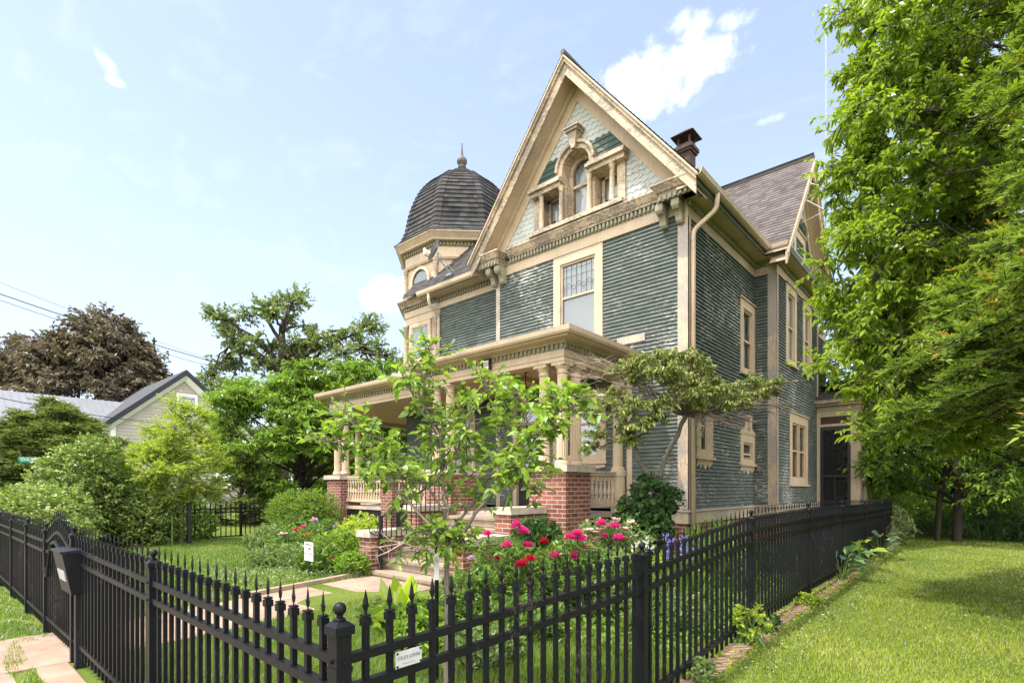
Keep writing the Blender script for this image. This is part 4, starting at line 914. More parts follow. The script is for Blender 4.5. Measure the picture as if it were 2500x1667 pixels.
mb = MB(); mb.tube([(-8.2, FY - .03, .78), (-8.12, FY - .035, .70), (-8.0, FY - .035, .72), (-7.93, FY - .035, .84), (-7.85, FY - .035, .98), (-7.7, FY - .035, 1.1), (-7.5, FY - .035, 1.13), (-7.3, FY - .035, 1.08), (-7.15, FY - .035, .95)], .018, 6); mb.build('scroll', M['black'], gate)
far_f = empty('street_fence', (-12, FY, .05), 'black picket fence running left from the gate along the sidewalk', 'fence')
QP = [-8.27, -9.75, -11.3, -12.9, -15.2, -17.5, -18.6]
for i, x in enumerate(QP): fence_post(far_f, x, FY, .04, M['black'])
for i in range(len(QP) - 1): fence_panel(far_f, (QP[i], FY), (QP[i + 1], FY), .04, .04, M['black'], int(abs(QP[i + 1] - QP[i]) / .118) - 1, barb=False)
back_f = empty('boundary_fence', (-18.5, 7, .1), 'distant black picket fence beyond the lawn left of the house', 'fence')
BP = [(-18.6, 2.6), (-18.5, 4.9), (-18.4, 7.32), (-18.35, 9.7), (-18.3, 12.1), (-18.3, 14.5)]
for x, y in BP: fence_post(back_f, x, y, .02, M['black'])
for i in range(len(BP) - 1): fence_panel(back_f, BP[i], BP[i + 1], .02, .02, M['black'], 15, thick=.013, barb=False)
# mailbox
mbx = empty('mailbox', (-6.55, 1.05, .05), 'black steel drop mailbox with sloping front on a post beside the gate', 'mailbox')
mb = MB(); x0, x1 = -6.84, -6.36
mb.hexa([(x0, 1.02, .71), (x1, 1.02, .71), (x1, 1.17, .71), (x0, 1.17, .71), (x0, .95, 1.10), (x1, .95, 1.10), (x1, 1.17, 1.10), (x0, 1.17, 1.10)]); mb.build('body', M['black'], mbx)
mb = MB(); mb.hexa([(x0 - .012, .935, 1.10), (x1 + .012, .935, 1.10), (x1 + .012, 1.18, 1.10), (x0 - .012, 1.18, 1.10), (x0 - .012, .935, 1.12), (x1 + .012, .935, 1.12), (x1 + .012, 1.18, 1.135), (x0 - .012, 1.18, 1.135)]); mb.build('lid', M['black_dusty'], mbx)
mb = MB(); mb.hexa([(x0 + .08, .992, .83), (x1 - .08, .992, .83), (x1 - .08, .999, .83), (x0 + .08, .999, .83), (x0 + .08, .974, .93), (x1 - .08, .974, .93), (x1 - .08, .981, .93), (x0 + .08, .981, .93)]); mb.build('name_plate', M['metal_grey'], mbx)
mb = MB(); mb.box(-6.56, -6.49, 1.17, 1.23, -.05, .78) if False else mb.box(-6.50, -6.42, 1.06, 1.14, -.05, .709); mb.build('post', M['black_dusty'], mbx)
# plaque wired to the side fence
ps = empty('fence_plaque', (FX, 1.40, .95), 'small silver nameplate fixed between the fence rails near the corner post', 'sign')
mb = MB(); mb.box(FX + .0125, FX + .0155, 1.335, 1.470, .958, 1.026); mb.build('plate', plain('brushed_aluminium', (.42, .42, .43), .5, .08, 30, .5), ps)
mb = MB(); put_text(mb, 'STRUCK & IRWIN', .0215, (FX + .0161, 1.4025, .996), (0, 1, 0), (1, 0, 0), .70, .0004); mb.box(FX + .0156, FX + .0159, 1.37, 1.435, .970, .972); mb.build('lettering', M['lead'], ps)
mb = MB()
for y in (1.342, 1.463):
    for z in (.965, 1.019): mb.tube([(FX + .0155, y, z), (FX + .020, y, z)], .005, 8)
mb.build('bolt', M['iron'], ps)
# yard sign
sx, sy = -8.95, 4.72
ys_ = empty('yard_sign', (sx, sy, .08), 'small white yard sign reading c. 1893 on a black stake in the flower bed', 'sign')
mb = MB(); mb.box(sx - .012, sx + .012, sy, sy + .02, -.05, .50); mb.build('post', M['iron'], ys_)
mb = MB(); mb.box(sx - .15, sx + .15, sy - .008, sy - .001, .43, .76); mb.build('panel', M['white'], ys_)
mb = MB(); U = (1, 0, 0); N_ = (0, -1, 0)
put_text(mb, 'VINTAGE HOME', .036, (sx, sy - .009, .715), U, N_, .85); put_text(mb, 'c. 1893', .092, (sx, sy - .009, .635), U, N_, .85); put_text(mb, 'Low R. & G. Mason Low', .03, (sx, sy - .009, .555), U, N_, .9); put_text(mb, '*', .05, (sx, sy - .009, .495), U, N_)
mb.build('lettering', M['iron'], ys_)
# street sign beyond the shrubs
q0 = at(45, 1121, 21.5); q1 = at(96, 1123, 22.0); U = unit(q1 - q0); U[2] = 0; U = unit(U); N_ = np.array([U[1], -U[0], 0]); Ls = np.linalg.norm(q1 - q0); mid = (q0 + q1) / 2
ss_ = empty('street_sign', (mid[0] + U[0] * .3, mid[1] + U[1] * .3, 0), 'green street name sign reading W CHURCH above the shrubs', 'sign')
mb = MB(); F = frame((mid[0], mid[1], mid[2]), U, N_); mb.fbox(F, -Ls / 2, Ls / 2, -.105, .105, -.006, .006); mb.build('blade', plain('street_sign_green', (.01, .22, .17), .4, .05), ss_)
mb = MB(); put_text(mb, 'W', .10, mid + U * (-Ls / 2 + .10) + N_ * .008 + np.array([0, 0, .02]), U, N_); put_text(mb, 'CHURCH', .165, mid + U * .07 + N_ * .008, U, N_, .95)
for a, b, c, d in ((-Ls / 2 + .01, Ls / 2 - .01, .09, .10),): mb.fbox(F, a, b, c, d, .006, .008)
mb.build('lettering', M['white'], ss_)
mb = MB(); mb.tube([(mid[0] + U[0] * .3, mid[1] + U[1] * .3, 0), (mid[0] + U[0] * .3, mid[1] + U[1] * .3, mid[2] - .105)], .03, 8); mb.build('pole', M['metal_grey'], ss_)
# ================================================================ VEGETATION
def nrm(A): return A / (np.linalg.norm(A, axis=1, keepdims=True) + 1e-9)
def leaf_arrays(P, D, N, L, W, fold=.25, kind=4, droop=0.0):
    # leaf blades folded along the midrib: base P, axis D, face normal N, length L, width W
    D = nrm(D); S = nrm(np.cross(D, N)); U = nrm(np.cross(S, D)); n = len(P); L = L.reshape(-1, 1); W = W.reshape(-1, 1); dn = np.array([0, 0, -1.0])
    if kind == 4:
        V = np.stack([P, P + D * L * .42 + S * W * .5 + U * W * fold, P + D * L + dn * L * droop, P + D * L * .42 - S * W * .5 + U * W * fold], 1)
        F = np.array([[0, 1, 2], [0, 2, 3]]); k = 4
    else:
        V = np.stack([P, P + D * L * .28 + S * W * .42 + U * W * fold, P + D * L * .64 + S * W * .44 + U * W * fold + dn * L * droop * .35, P + D * L + dn * L * droop,
                      P + D * L * .64 - S * W * .44 + U * W * fold + dn * L * droop * .35, P + D * L * .28 - S * W * .42 + U * W * fold], 1)
        F = np.array([[0, 1, 2, 3], [0, 3, 4, 5]]); k = 6
    faces = (np.arange(n)[:, None, None] * k + F[None]).reshape(-1, F.shape[1])
    return V.reshape(-1, 3), faces
def leaf_obj(name, P, D, N, L, W, mat, parent, rng, fold=.25, kind=4, droop=0.0, rnd=None):
    V, F = leaf_arrays(P, D, N, L, W, fold, kind, droop)
    r = np.repeat(rng.random(len(P)) if rnd is None else rnd, 2)
    return mesh_np(name, V, F, mat, parent, r)
def spray(rng, A, B, per, spread=.7, up=.2, upn=1.0, t0=.1, side=.5):
    n = len(A); t = t0 + (1 - t0) * (np.arange(per)[None] + rng.random((n, per))) / per
    ax = nrm(B - A)
    P = A[:, None] + (B - A)[:, None] * t[..., None]
    R = rng.normal(size=(n, per, 3)); sd = np.cross(ax, np.array([0, 0, 1.0])); sd = nrm(sd + 1e-6)
    sg = np.where(np.arange(per) % 2 == 0, 1.0, -1.0)[None, :, None]
    D = ax[:, None] * .6 + sd[:, None] * sg * side + R * spread * .5 + np.array([0, 0, up])
    N = np.array([0, 0, upn]) + rng.normal(size=(n, per, 3)) * .55
    return P.reshape(-1, 3), D.reshape(-1, 3), N.reshape(-1, 3)
def sticks(A, B, ra, rb, k=3):
    # many thin tapering twigs
    D = nrm(B - A); T = np.where(np.abs(D[:, 2:3]) < .9, np.array([[0, 0, 1.0]]), np.array([[1.0, 0, 0]])); X = nrm(np.cross(D, T)); Y = np.cross(D, X); n = len(A)
    ra = np.broadcast_to(np.asarray(ra, float).reshape(-1, 1), (n, 1)); rb = np.broadcast_to(np.asarray(rb, float).reshape(-1, 1), (n, 1)); vs = []
    for P, r in ((A, ra), (B, rb)):
        for j in range(k):
            a = 2 * PI * j / k; vs.append(P + (X * math.cos(a) + Y * math.sin(a)) * r)
    V = np.stack(vs, 1).reshape(-1, 3)
    F = np.array([[j, (j + 1) % k, k + (j + 1) % k, k + j] for j in range(k)])
    return V, (np.arange(n)[:, None, None] * 2 * k + F[None]).reshape(-1, 4)
def stick_obj(name, parts, mat, parent):
    Vs, Fs, o = [], [], 0
    for V, F in parts: Vs.append(V); Fs.append(F + o); o += len(V)
    return mesh_np(name, np.concatenate(Vs), np.concatenate(Fs), mat, parent, None, True)
def path_parts(pts, rads, k=6):
    # a limb as sticks along a polyline (segments overlap slightly at the joints)
    P = np.array(pts, float); r = np.asarray(rads, float)
    return sticks(P[:-1], P[1:] + (P[1:] - P[:-1]) * .04, r[:-1], r[1:], k)
def bez(a, b, c, n=7):
    t = np.linspace(0, 1, n)[:, None]; return (1 - t) ** 2 * a + 2 * t * (1 - t) * b + t * t * c
def fill(rng, ells, n, surf=.5):
    # random points in a union of ellipsoids (centre, radii), biased towards the surface
    vol = np.array([np.prod(e[1]) for e in ells]); idx = rng.choice(len(ells), n, p=vol / vol.sum()); d = nrm(rng.normal(size=(n, 3))); r = rng.random((n, 1)) ** (1 / 3 * (1 - surf) + .02)
    C = np.array([e[0] for e in ells])[idx]; R = np.array([e[1] for e in ells])[idx]
    return C + d * r * R
def tree(name, label, cat, base, trunk, rad, clumps, leaf, bk, seed, ntw=16, per=10, L=.1, W=.45, cr=.7, tw=(.010, .003), group=None, up=.15, upn=1.0, spread=.7, kind=4, fold=.25, droop=.1, attach_z=(.35, 1.0), limb_r=.35, bare=None, flat=.75, gnarl=.15, side=.5, crown='crown', mf=.3):
    rng = np.random.default_rng(seed); root = empty(name, base, label, cat, group)
    T = np.array(trunk, float); R = np.linspace(rad, rad * .35, len(T)) if not hasattr(rad, '__len__') else np.array(rad)
    parts = [path_parts(T, R, 9)]; limbs = []; A, B = [], []
    zlo, zhi = T[0, 2], T[-1, 2]
    mains = []
    for ic, c in enumerate(clumps):
        c = np.asarray(c, float); h = np.hypot(*(c[:2] - T[-1, :2]))
        za = np.clip(c[2] - .55 * h - .2, zlo + (zhi - zlo) * attach_z[0], zlo + (zhi - zlo) * attach_z[1]); i = np.clip(np.searchsorted(T[:, 2], za), 1, len(T) - 1)
        f = (za - T[i - 1, 2]) / max(1e-6, T[i, 2] - T[i - 1, 2]); a = T[i - 1] + (T[i] - T[i - 1]) * f; ra = (R[i - 1] + (R[i] - R[i - 1]) * f) * limb_r
        if ic > max(4, mf * len(clumps)) and mains:
            Mp = np.concatenate([m[2:8] for m in mains]); dd_ = ((Mp - c) ** 2).sum(1); a = Mp[np.argmin(dd_)]; ra = max(tw[0] * 1.6, ra * .4)
        mid = (a + c) / 2 + np.array([0, 0, .12 * np.linalg.norm(c - a)]) + rng.normal(size=3) * gnarl * np.linalg.norm(c - a)
        pl = bez(a, mid, c, 8); pl[1:-1] += rng.normal(size=(6, 3)) * gnarl * .12 * np.linalg.norm(c - a)
        if ic <= max(4, mf * len(clumps)): mains.append(pl)
        limbs.append(path_parts(pl, np.linspace(ra, tw[0] * 1.3, 8), 5))
        d = nrm(rng.normal(size=(ntw, 3))); d[:, 2] *= flat; rr = (.45 + .55 * rng.random((ntw, 1))) * cr * (.7 + .6 * rng.random())
        E_ = c + d * rr; S_ = pl[rng.integers(5, 8, ntw)] * .5 + c * .5
        A.append(S_); B.append(E_)
    A = np.concatenate(A); B = np.concatenate(B)
    stick_obj('trunk', parts, bk, root)
    limbs.append(sticks(A, B, tw[0], tw[1], 3)); stick_obj('branches', limbs, bk, root)
    keep = slice(None)
    if bare is not None: keep = rng.random(len(A)) > bare
    A, B = A[keep], B[keep]
    P, D, N = spray(rng, A, B, per, spread, up, upn, .25, side)
    n = len(P); Ls = L * (.65 + .6 * rng.random(n)); tone = np.repeat(np.clip(rng.normal(.5, .22, len(A)), 0, 1), per) * .6 + rng.random(n) * .4
    leaf_obj(crown, P, D, N, Ls, Ls * W * (.8 + .4 * rng.random(n)), leaf, root, rng, fold, kind, droop, tone)
    return root
def shrub(name, label, cat, base, ells, n, leaf, bk, seed, per=9, L=.08, W=.5, tl=.28, group=None, up=.35, upn=1.0, spread=.7, kind=4, surf=.62, fold=.25, droop=.1, stems=14, parent=None, crown='foliage', outw=.8, side=.5):
    rng = np.random.default_rng(seed); root = empty(name, base, label, cat, group); E_ = fill(rng, ells, n, surf)
    E_[:, 2] = np.maximum(E_[:, 2], base[2] + .02)
    C = np.array([e[0] for e in ells]); ci = np.argmin(((E_[:, None] - C[None]) ** 2).sum(2), 1)
    d = nrm((E_ - C[ci]) * outw + rng.normal(size=(n, 3)) * .25 + np.array([0, 0, .25])); A = E_ - d * tl * (.6 + .6 * rng.random((n, 1)))
    b = np.array(base, float); k = rng.choice(n, min(n, stems), replace=False); parts = [sticks(A, E_, .006, .002, 3)]
    for i in k:
        mid = (b + A[i]) / 2; mid[:2] = b[:2] + (A[i, :2] - b[:2]) * .35; parts.append(path_parts(bez(b + rng.normal(size=3) * np.array([.08, .08, 0]), mid, A[i], 6), np.linspace(.02, .006, 6), 4))
    stick_obj('stems', parts, bk, root)
    P, D, N = spray(rng, A, E_, per, spread, up, upn, .1, side); m = len(P); Ls = L * (.65 + .6 * rng.random(m)); tone = np.repeat(np.clip(rng.normal(.5, .22, n), 0, 1), per) * .6 + rng.random(m) * .4
    leaf_obj(crown, P, D, N, Ls, Ls * W * (.8 + .4 * rng.random(m)), leaf, root, rng, fold, kind, droop, tone)
    return root
L_ = {}
L_['bright'] = leafm('bright_spring_leaf', [(0, (.075, .15, .012)), (.5, (.165, .28, .024)), (1, (.29, .40, .05))])
L_['right'] = leafm('light_green_tree_leaf', [(0, (.13, .21, .012)), (.5, (.25, .35, .022)), (1, (.37, .45, .045))], .55)
L_['dark'] = leafm('deep_green_leaf', [(0, (.015, .045, .010)), (.6, (.04, .095, .018)), (1, (.085, .16, .03))], .3)
L_['mid'] = leafm('mid_green_leaf', [(0, (.05, .10, .014)), (.5, (.11, .20, .026)), (1, (.20, .30, .05))], .35)
L_['maple'] = leafm('dark_red_maple_leaf', [(0, (.055, .05, .035)), (.5, (.125, .10, .068)), (.8, (.22, .165, .115)), (1, (.17, .18, .08))], .3, .04, 1.2)
L_['lime'] = leafm('yellow_green_leaf', [(0, (.19, .28, .02)), (.5, (.33, .43, .035)), (1, (.46, .52, .08))], .5)
L_['dogwood'] = leafm('pale_veined_leaf', [(0, (.07, .13, .02)), (.5, (.17, .25, .045)), (.72, (.30, .36, .11)), (1, (.68, .66, .46))], .34)
L_['magnolia'] = leafm('large_soft_leaf', [(0, (.085, .17, .02)), (.4, (.19, .31, .03)), (.8, (.33, .44, .055)), (1, (.27, .40, .20))], .45, .03, 1.3, .5)
L_['olive'] = leafm('yellow_tipped_leaf', [(0, (.085, .14, .028)), (.4, (.18, .235, .05)), (.75, (.31, .335, .09)), (1, (.46, .42, .18))], .35)
L_['needle'] = leafm('fir_needle', [(0, (.07, .13, .016)), (.45, (.17, .26, .026)), (.85, (.31, .38, .055)), (.97, (.34, .37, .055)), (1, (.45, .28, .05))], .42)
L_['oak'] = leafm('distant_oak_leaf', [(0, (.07, .11, .03)), (.5, (.15, .205, .05)), (1, (.25, .30, .09))], .35)
L_['cedar'] = leafm('yew_spray', [(0, (.05, .095, .014)), (.5, (.125, .18, .026)), (1, (.25, .27, .05))], .32)
L_['pale'] = leafm('silvery_bed_leaf', [(0, (.07, .13, .03)), (.5, (.15, .22, .06)), (1, (.33, .38, .19))], .35)
L_['hosta'] = leafm('blue_green_hosta_leaf', [(0, (.03, .09, .04)), (.5, (.06, .15, .05)), (1, (.12, .24, .06))], .3, .09)
L_['grass'] = leafm('lawn_blade', [(0, (.12, .17, .012)), (.45, (.20, .265, .02)), (.8, (.30, .34, .04)), (1, (.44, .40, .14))], .35, .03)
L_['grass_front'] = leafm('front_lawn_blade', [(0, (.07, .135, .012)), (.5, (.14, .22, .02)), (1, (.24, .31, .045))], .35, .03)
def R3(x, y, z): return np.array([x, y, z], float)
rngG = np.random.default_rng(11)
def auto(rng, ells, n, surf=.55): return list(fill(rng, ells, n, surf))
# ---- big light-green tree at the right edge of the lawn
tb = at(2335, 1312, 15.3); tb[2] = .2
ell = [(R3(tb[0], tb[1], 5.2), (3.6, 3.0, 3.4)), (R3(tb[0] + .4, tb[1] - .3, 3.0), (3.4, 2.6, 1.5)), (R3(tb[0] + 1.5, tb[1], 8.5), (3.4, 3, 3))]
tree('leafy_tree', 'dense shady green tree with twin dark trunks at the back of the right lawn', 'tree', tb, [tb, tb + [.05, 0, 1.6], tb + [-.1, .1, 4], tb + [.1, 0, 9]], [.12, .11, .10, .04], auto(rngG, ell, 230, .55), L_['bright'], M['bark_dark'], 21, 22, 11, .14, .45, .85, (.010, .003), up=-.15, droop=.28, spread=.8, attach_z=(.12, 1), limb_r=.38)
nb_ = R3(3.5, 9.4, .2)
ell = [(at(2165, 110, 7.8), (.72, 1.0, 1.1)), (at(2275, 40, 8.2), (1.1, 1.1, 1.2)), (at(2150, 400, 7.6), (.72, 1.0, 1.05)), (at(2250, 430, 8.0), (1.0, 1.1, 1.5)), (at(2135, 690, 7.4), (.66, .9, .9)), (at(2210, 790, 7.6), (.85, .9, 1.0)), (at(2100, 900, 7.2), (.5, .7, .45)), (at(2150, 1010, 7.4), (.60, .8, .42)), (at(1985, 895, 6.9), (.22, .3, .10)), (at(2250, 1000, 7.8), (.8, .8, .55)), (at(2370, 650, 8.8), (1.0, 1.0, 2.2)), (at(2420, 150, 9.0), (1.4, 1.2, 2)), (at(2360, 980, 8.4), (.9, .8, .6))]
tree('overhanging_tree', 'light green leafy tree reaching in from the right before the side porch', 'tree', nb_, [nb_, nb_ + [0, 0, 1.6], nb_ + [-.1, .1, 4], nb_ + [.1, 0, 7], nb_ + [.1, 0, 11]], [.16, .14, .12, .09, .03], auto(rngG, ell, 540, .5), L_['right'], M['bark_dark'], 22, 19, 11, .085, .46, .43, (.005, .002), up=-.22, droop=.28, spread=.8, kind=6, attach_z=(.1, 1), limb_r=.17, gnarl=.2, mf=.12)
t2 = tb + np.array([-.42, -.25, 0])
bpy.data.objects['leafy_tree']
stick_obj('trunk', [path_parts([t2, t2 + [.05, .05, 1.2], tb + [-.1, .0, 3.2]], [.075, .07, .06], 8)], M['bark_dark'], bpy.data.objects['leafy_tree'])
# ---- fir at the far right, trunk outside the frame
def fir(base, h, seed, label, r0=3.4, zl=.9, name='fir_tree', nb=19, az=None, L=.062, needle='needle', per=15, group=None, tw=.62):
    rng = np.random.default_rng(seed); root = empty(name, base, label, 'tree', group); b = np.array(base, float)
    stick_obj('trunk', [path_parts([b, b + [0, 0, h * .5], b + [0, 0, h]], [.20, .13, .02], 9)], M['bark_dark'], root)
    limbs = []; TA_, TB_ = [], []
    z = zl; 
    while z < h - .3:
        f = (z - zl) / (h - zl); rad = r0 * (1 - f) ** .75
        for k in range(nb if rad > 1 else 7):
            a = (az[0] + (az[1] - az[0]) * rng.random()) if az else 2 * PI * rng.random()
            r = rad * (.65 + .45 * rng.random()); p0 = b + [0, 0, z + rng.normal() * .1]; d = R3(math.cos(a), math.sin(a), 0); tip = p0 + d * r + [0, 0, -.16 * r + rng.normal() * .12]
            pl = bez(p0, p0 + d * r * .55 + [0, 0, .06 * r], tip, 8); limbs.append(path_parts(pl, np.linspace(.032, .006, 8), 4))
            ns = int(r / .07); s = np.array([-d[1], d[0], 0])
            for j in range(ns):
                t = .22 + .78 * (j + rng.random()) / ns; q = pl[0] * (1 - t) ** 2 + 2 * t * (1 - t) * (p0 + d * r * .55 + [0, 0, .06 * r]) + t * t * tip
                ln = tw * (1.12 - t) * (.6 + .6 * rng.random()) + .10
                for sg in (-1, 1):
                    TA_.append(q); TB_.append(q + (d * .62 + s * sg * .8) * ln + [0, 0, rng.normal() * .11 - .02])
            TA_.append(pl[-2]); TB_.append(tip + d * .15)
        z += .36 if rad > 1 else .3
    A = np.array(TA_); B = np.array(TB_); limbs.append(sticks(A, B, .005, .002, 3)); stick_obj('branches', limbs, M['bark_dark'], root)
    n = len(A); t = (np.arange(per)[None] + rng.random((n, per))) / per; ax = nrm(B - A); sd = nrm(np.cross(ax, np.array([0, 0, 1.0]))); sg = np.where(np.arange(per) % 2 == 0, 1.0, -1.0)[None, :, None]
    P = (A[:, None] + (B - A)[:, None] * (t[..., None] * 1.02)).reshape(-1, 3); D = (ax[:, None] * .75 + sd[:, None] * sg * .75 + rng.normal(size=(n, per, 3)) * .22 + np.array([0, 0, .25])).reshape(-1, 3); N = (np.array([0, 0, 1.0]) + rng.normal(size=(n, per, 3)) * .4).reshape(-1, 3)
    m = len(P); Ls = L * (.7 + .6 * rng.random(m)); tone = np.clip(t.reshape(-1) * .42 + np.repeat(rng.random(n), per) * .3 + rng.random(m) * .18, 0, .93); dead = np.repeat(rng.random(n) < .035, per); tone = np.where(dead, 1.0, tone)
    leaf_obj('needles', P, D, N, Ls, Ls * .30, L_[needle], root, rng, .1, 4, 0, tone); return root
fir(R3(2.6, 8.2, .2), 13.5, 5, 'green fir with layered needle sprays at the far right above the lawn', 3.45, 2.5, nb=40, per=24, L=.07)
# ---- shrubs and ferns along the back of the right lawn
k = 0
for (px, py, d, w, h, lf, lab) in [(2130, 1240, 17.5, 1.2, 1.6, 'lime', 'bright lime green feathery shrub beyond the end of the side fence'), (2235, 1255, 18.5, 1.5, 1.5, 'bright', 'green ferny shrub left of the twin tree trunks'), (2420, 1255, 17.0, 1.5, 1.5, 'bright', 'sunlit ferny shrub right of the twin tree trunks'), (2500, 1240, 15.8, 1.2, 1.9, 'mid', 'leafy shrub at the right edge behind the lawn')]:
    c = at(px, py, d); b = R3(c[0], c[1], .15)
    shrub('shrub', lab, 'shrub', b, [(b + [0, 0, h * .5], (w, w, h * .55))], 700, L_[lf], M['bark_dark'], 31 + k, 11, .10, .32, .30, up=.35, group='shrubs behind the right lawn'); k += 1
c = at(2395, 1290, 16.0); b = R3(c[0], c[1], .2)
sh = shrub('daylily_clump', 'dark grassy daylily clump with one orange flower at the lawn edge', 'plant', b, [(b + [0, 0, .3], (1.6, .6, .4))], 420, L_['dark'], M['stem'], 44, 8, .22, .12, .2, up=.9, outw=.4)
mb = MB(); q = at(2498, 1304, 15.2)
for j in range(6): mb.tube([q, q + unit(R3(math.cos(j), math.sin(j), .8)) * .07], [.01, .03], 5)
mb.build('flower', plain('orange_petal', (.75, .10, .01), .5), sh)
c = at(2180, 1290, 14.3); b = R3(c[0], c[1], .15)
shrub('shrub', 'pale leafy twiggy shrub at the far end of the side fence', 'shrub', b, [(b + [0, 0, .55], (.5, .6, .6)), (b + [-.1, -.9, .35], (.3, .5, .4))], 330, L_['pale'], M['twig_pale'], 47, 8, .075, .5, .3, group='shrubs behind the right lawn')
c = at(2255, 1265, 15.6); b = R3(c[0], c[1], .15)
# hostas along the side fence
for i, (px, py, d, s, lf, lab) in enumerate([(2024, 1408, 8.9, 1.0, 'hosta', 'large blue green hosta at the foot of the side fence'), (2086, 1375, 9.9, 1.0, 'lime', 'yellow green hosta behind the large blue one'), (2152, 1345, 11.4, 1.0, 'hosta', 'glossy hosta nearest the far end of the side fence')]):
    b = at(px, py, d); b[2] = .2; b[0] = max(b[0], -1.74); rng = np.random.default_rng(60 + i); root = empty('hosta', b, lab, 'plant', 'hostas along the side fence'); A, B = [], []
    for j in range(22):
        a = 2 * PI * rng.random(); r = .08 + .20 * rng.random(); A.append(b + [0, 0, .0]); B.append(b + R3(math.cos(a) * r, math.sin(a) * r, .16 + .34 * rng.random() * (1.2 - r)))
    A, B = np.array(A), np.array(B); stick_obj('stalks', [sticks(A, B, .006, .004, 4)], M['stem'], root); D = nrm((B - A) * [1, 1, .25] + rng.normal(size=A.shape) * .05); n = len(A); Ls = .22 * (.7 + .5 * rng.random(n))
    leaf_obj('leaves', B, D, np.tile([0, 0, 1.0], (n, 1)) + rng.normal(size=(n, 3)) * .3, Ls, Ls * .62, L_[lf], root, rng, .16, 6, .3)
for i, (px, py, d, w, h, lf, lab) in enumerate([(1846, 1600, 5.15, .16, .42, 'lime', 'leafy green weed growing at the foot of the third side fence post'), (1875, 1535, 5.6, .12, .2, 'dark', 'low dark weed on the brick edging beside the third fence post'), (1705, 1655, 4.35, .10, .18, 'pale', 'small pale weed on the brick edging at the bottom of the picture'), (1965, 1490, 6.9, .15, .16, 'lime', 'low yellow weed at the foot of the fourth side fence post')]):
    b = at(px, py, d); b[0] = -1.70; b[2] = gz(b[0], b[1])
    shrub('weed', lab, 'weed', b, [(b + [0, 0, h * .5], (w, w, h * .5))], 45, L_[lf], M['stem'], 70 + i, 6, .055, .6, .1, up=.3, kind=6, group='weeds along the fence')
# ---- ornamental small tree with two crooked trunks in front of the house corner
ob = at(1598, 1290, 9.0); ob[2] = .2
fork = at(1600, 1178, 9.0)
tl = [fork, at(1578, 1150, 8.95), at(1560, 1125, 8.9), at(1551, 1100, 8.9), at(1546, 1070, 8.85)]
tr = [fork, at(1612, 1160, 9.0), at(1622, 1118, 8.95), at(1640, 1085, 8.9), at(1655, 1062, 8.85), at(1663, 1035, 8.8), at(1676, 1015, 8.8)]
rng = np.random.default_rng(80); orn = empty('ornamental_tree', ob, 'small wide spreading tree with two crooked trunks and yellow tipped leaves before the house corner', 'tree')
stick_obj('trunk', [path_parts([ob, ob * .5 + fork * .5 + [.03, 0, 0], fork], [.085, .07, .062], 9), path_parts(tl, [.05, .046, .042, .04, .032], 8), path_parts(tr, [.052, .045, .042, .042, .04, .038, .036], 8)], M['bark_grey'], orn)
TL, TR = tl[-1], tr[-1]
ls_cl = [(x, y, d, TL) for x, y, d in [(1480, 985, 8.6), (1510, 1010, 8.4), (1545, 985, 8.3), (1590, 990, 8.4), (1525, 1045, 8.5), (1560, 1040, 8.3), (1600, 1020, 8.4), (1500, 960, 8.8), (1440, 1010, 8.6), (1455, 1060, 8.8), (1440, 1090, 8.9), (1620, 985, 8.3), (1535, 1075, 8.5)]] + \
        [(x, y, d, TR) for x, y, d in [(1540, 890, 8.6), (1570, 880, 8.3), (1610, 870, 8.5), (1650, 865, 8.3), (1690, 880, 8.5), (1640, 900, 8.1), (1600, 910, 8.2), (1690, 925, 8.2), (1720, 950, 8.4), (1745, 935, 8.6), (1700, 965, 8.1), (1665, 945, 8.2), (1780, 950, 8.9), (1800, 965, 9.2), (1835, 930, 9.4), (1870, 945, 9.6), (1890, 930, 9.8), (1850, 960, 9.3), (1810, 985, 9.0), (1510, 905, 8.9), (1690, 985, 8.4), (1720, 905, 8.7), (1765, 985, 8.6), (1580, 895, 8.9), (1555, 920, 8.6), (1640, 925, 8.6), (1735, 970, 8.9), (1665, 900, 8.8), (1625, 885, 8.8), (1880, 960, 9.9)]]
limbs, A, B, bA, bB = [], [], [], [], []
for x, y, d, a in ls_cl:
    c = at(x, y, d); mid = (a + c) / 2 + [0, 0, -.05] + rng.normal(size=3) * .08; pl = bez(a, mid, c, 7); pl[1:-1] += rng.normal(size=(5, 3)) * .025; limbs.append(path_parts(pl, np.linspace(.019, .005, 7), 5))
    dd = nrm(rng.normal(size=(26, 3))) * [1, 1, .5]; A.append(np.repeat(c[None], 26, 0) + rng.normal(size=(26, 3)) * .04); B.append(c + dd * (.10 + .20 * rng.random((26, 1))) + [0, 0, .02])
    dd = nrm(rng.normal(size=(16, 3))) * [1, 1, .3]; bA.append(pl[rng.integers(2, 6, 16)]); bB.append(bA[-1] + dd * (.12 + .26 * rng.random((16, 1))))
for x, y, d, a in [(1390, 900, 8.4, TR), (1430, 885, 8.5, TR), (1420, 920, 8.6, TL), (1470, 880, 8.6, TR), (1840, 1030, 8.9, TR), (1880, 1005, 9.2, TR), (1800, 1045, 8.6, TR), (1930, 990, 9.6, TR), (1770, 1030, 8.4, TR), (1720, 1040, 8.3, TR), (1855, 985, 9.2, TR), (1700, 1030, 8.5, TR), (1950, 930, 9.9, TR)]:
    c = at(x, y, d); pl = bez(a, (a + c) / 2 + [0, 0, .12], c, 8); pl[1:-1] += rng.normal(size=(6, 3)) * .03; limbs.append(path_parts(pl, np.linspace(.016, .004, 8), 4))
    m = 46; s = pl[rng.integers(3, 8, m)]; dd = nrm(rng.normal(size=(m, 3)) * [1, 1, .45] + unit(c - a) * .6); bA.append(s); bB.append(s + dd * (.10 + .24 * rng.random((m, 1))))
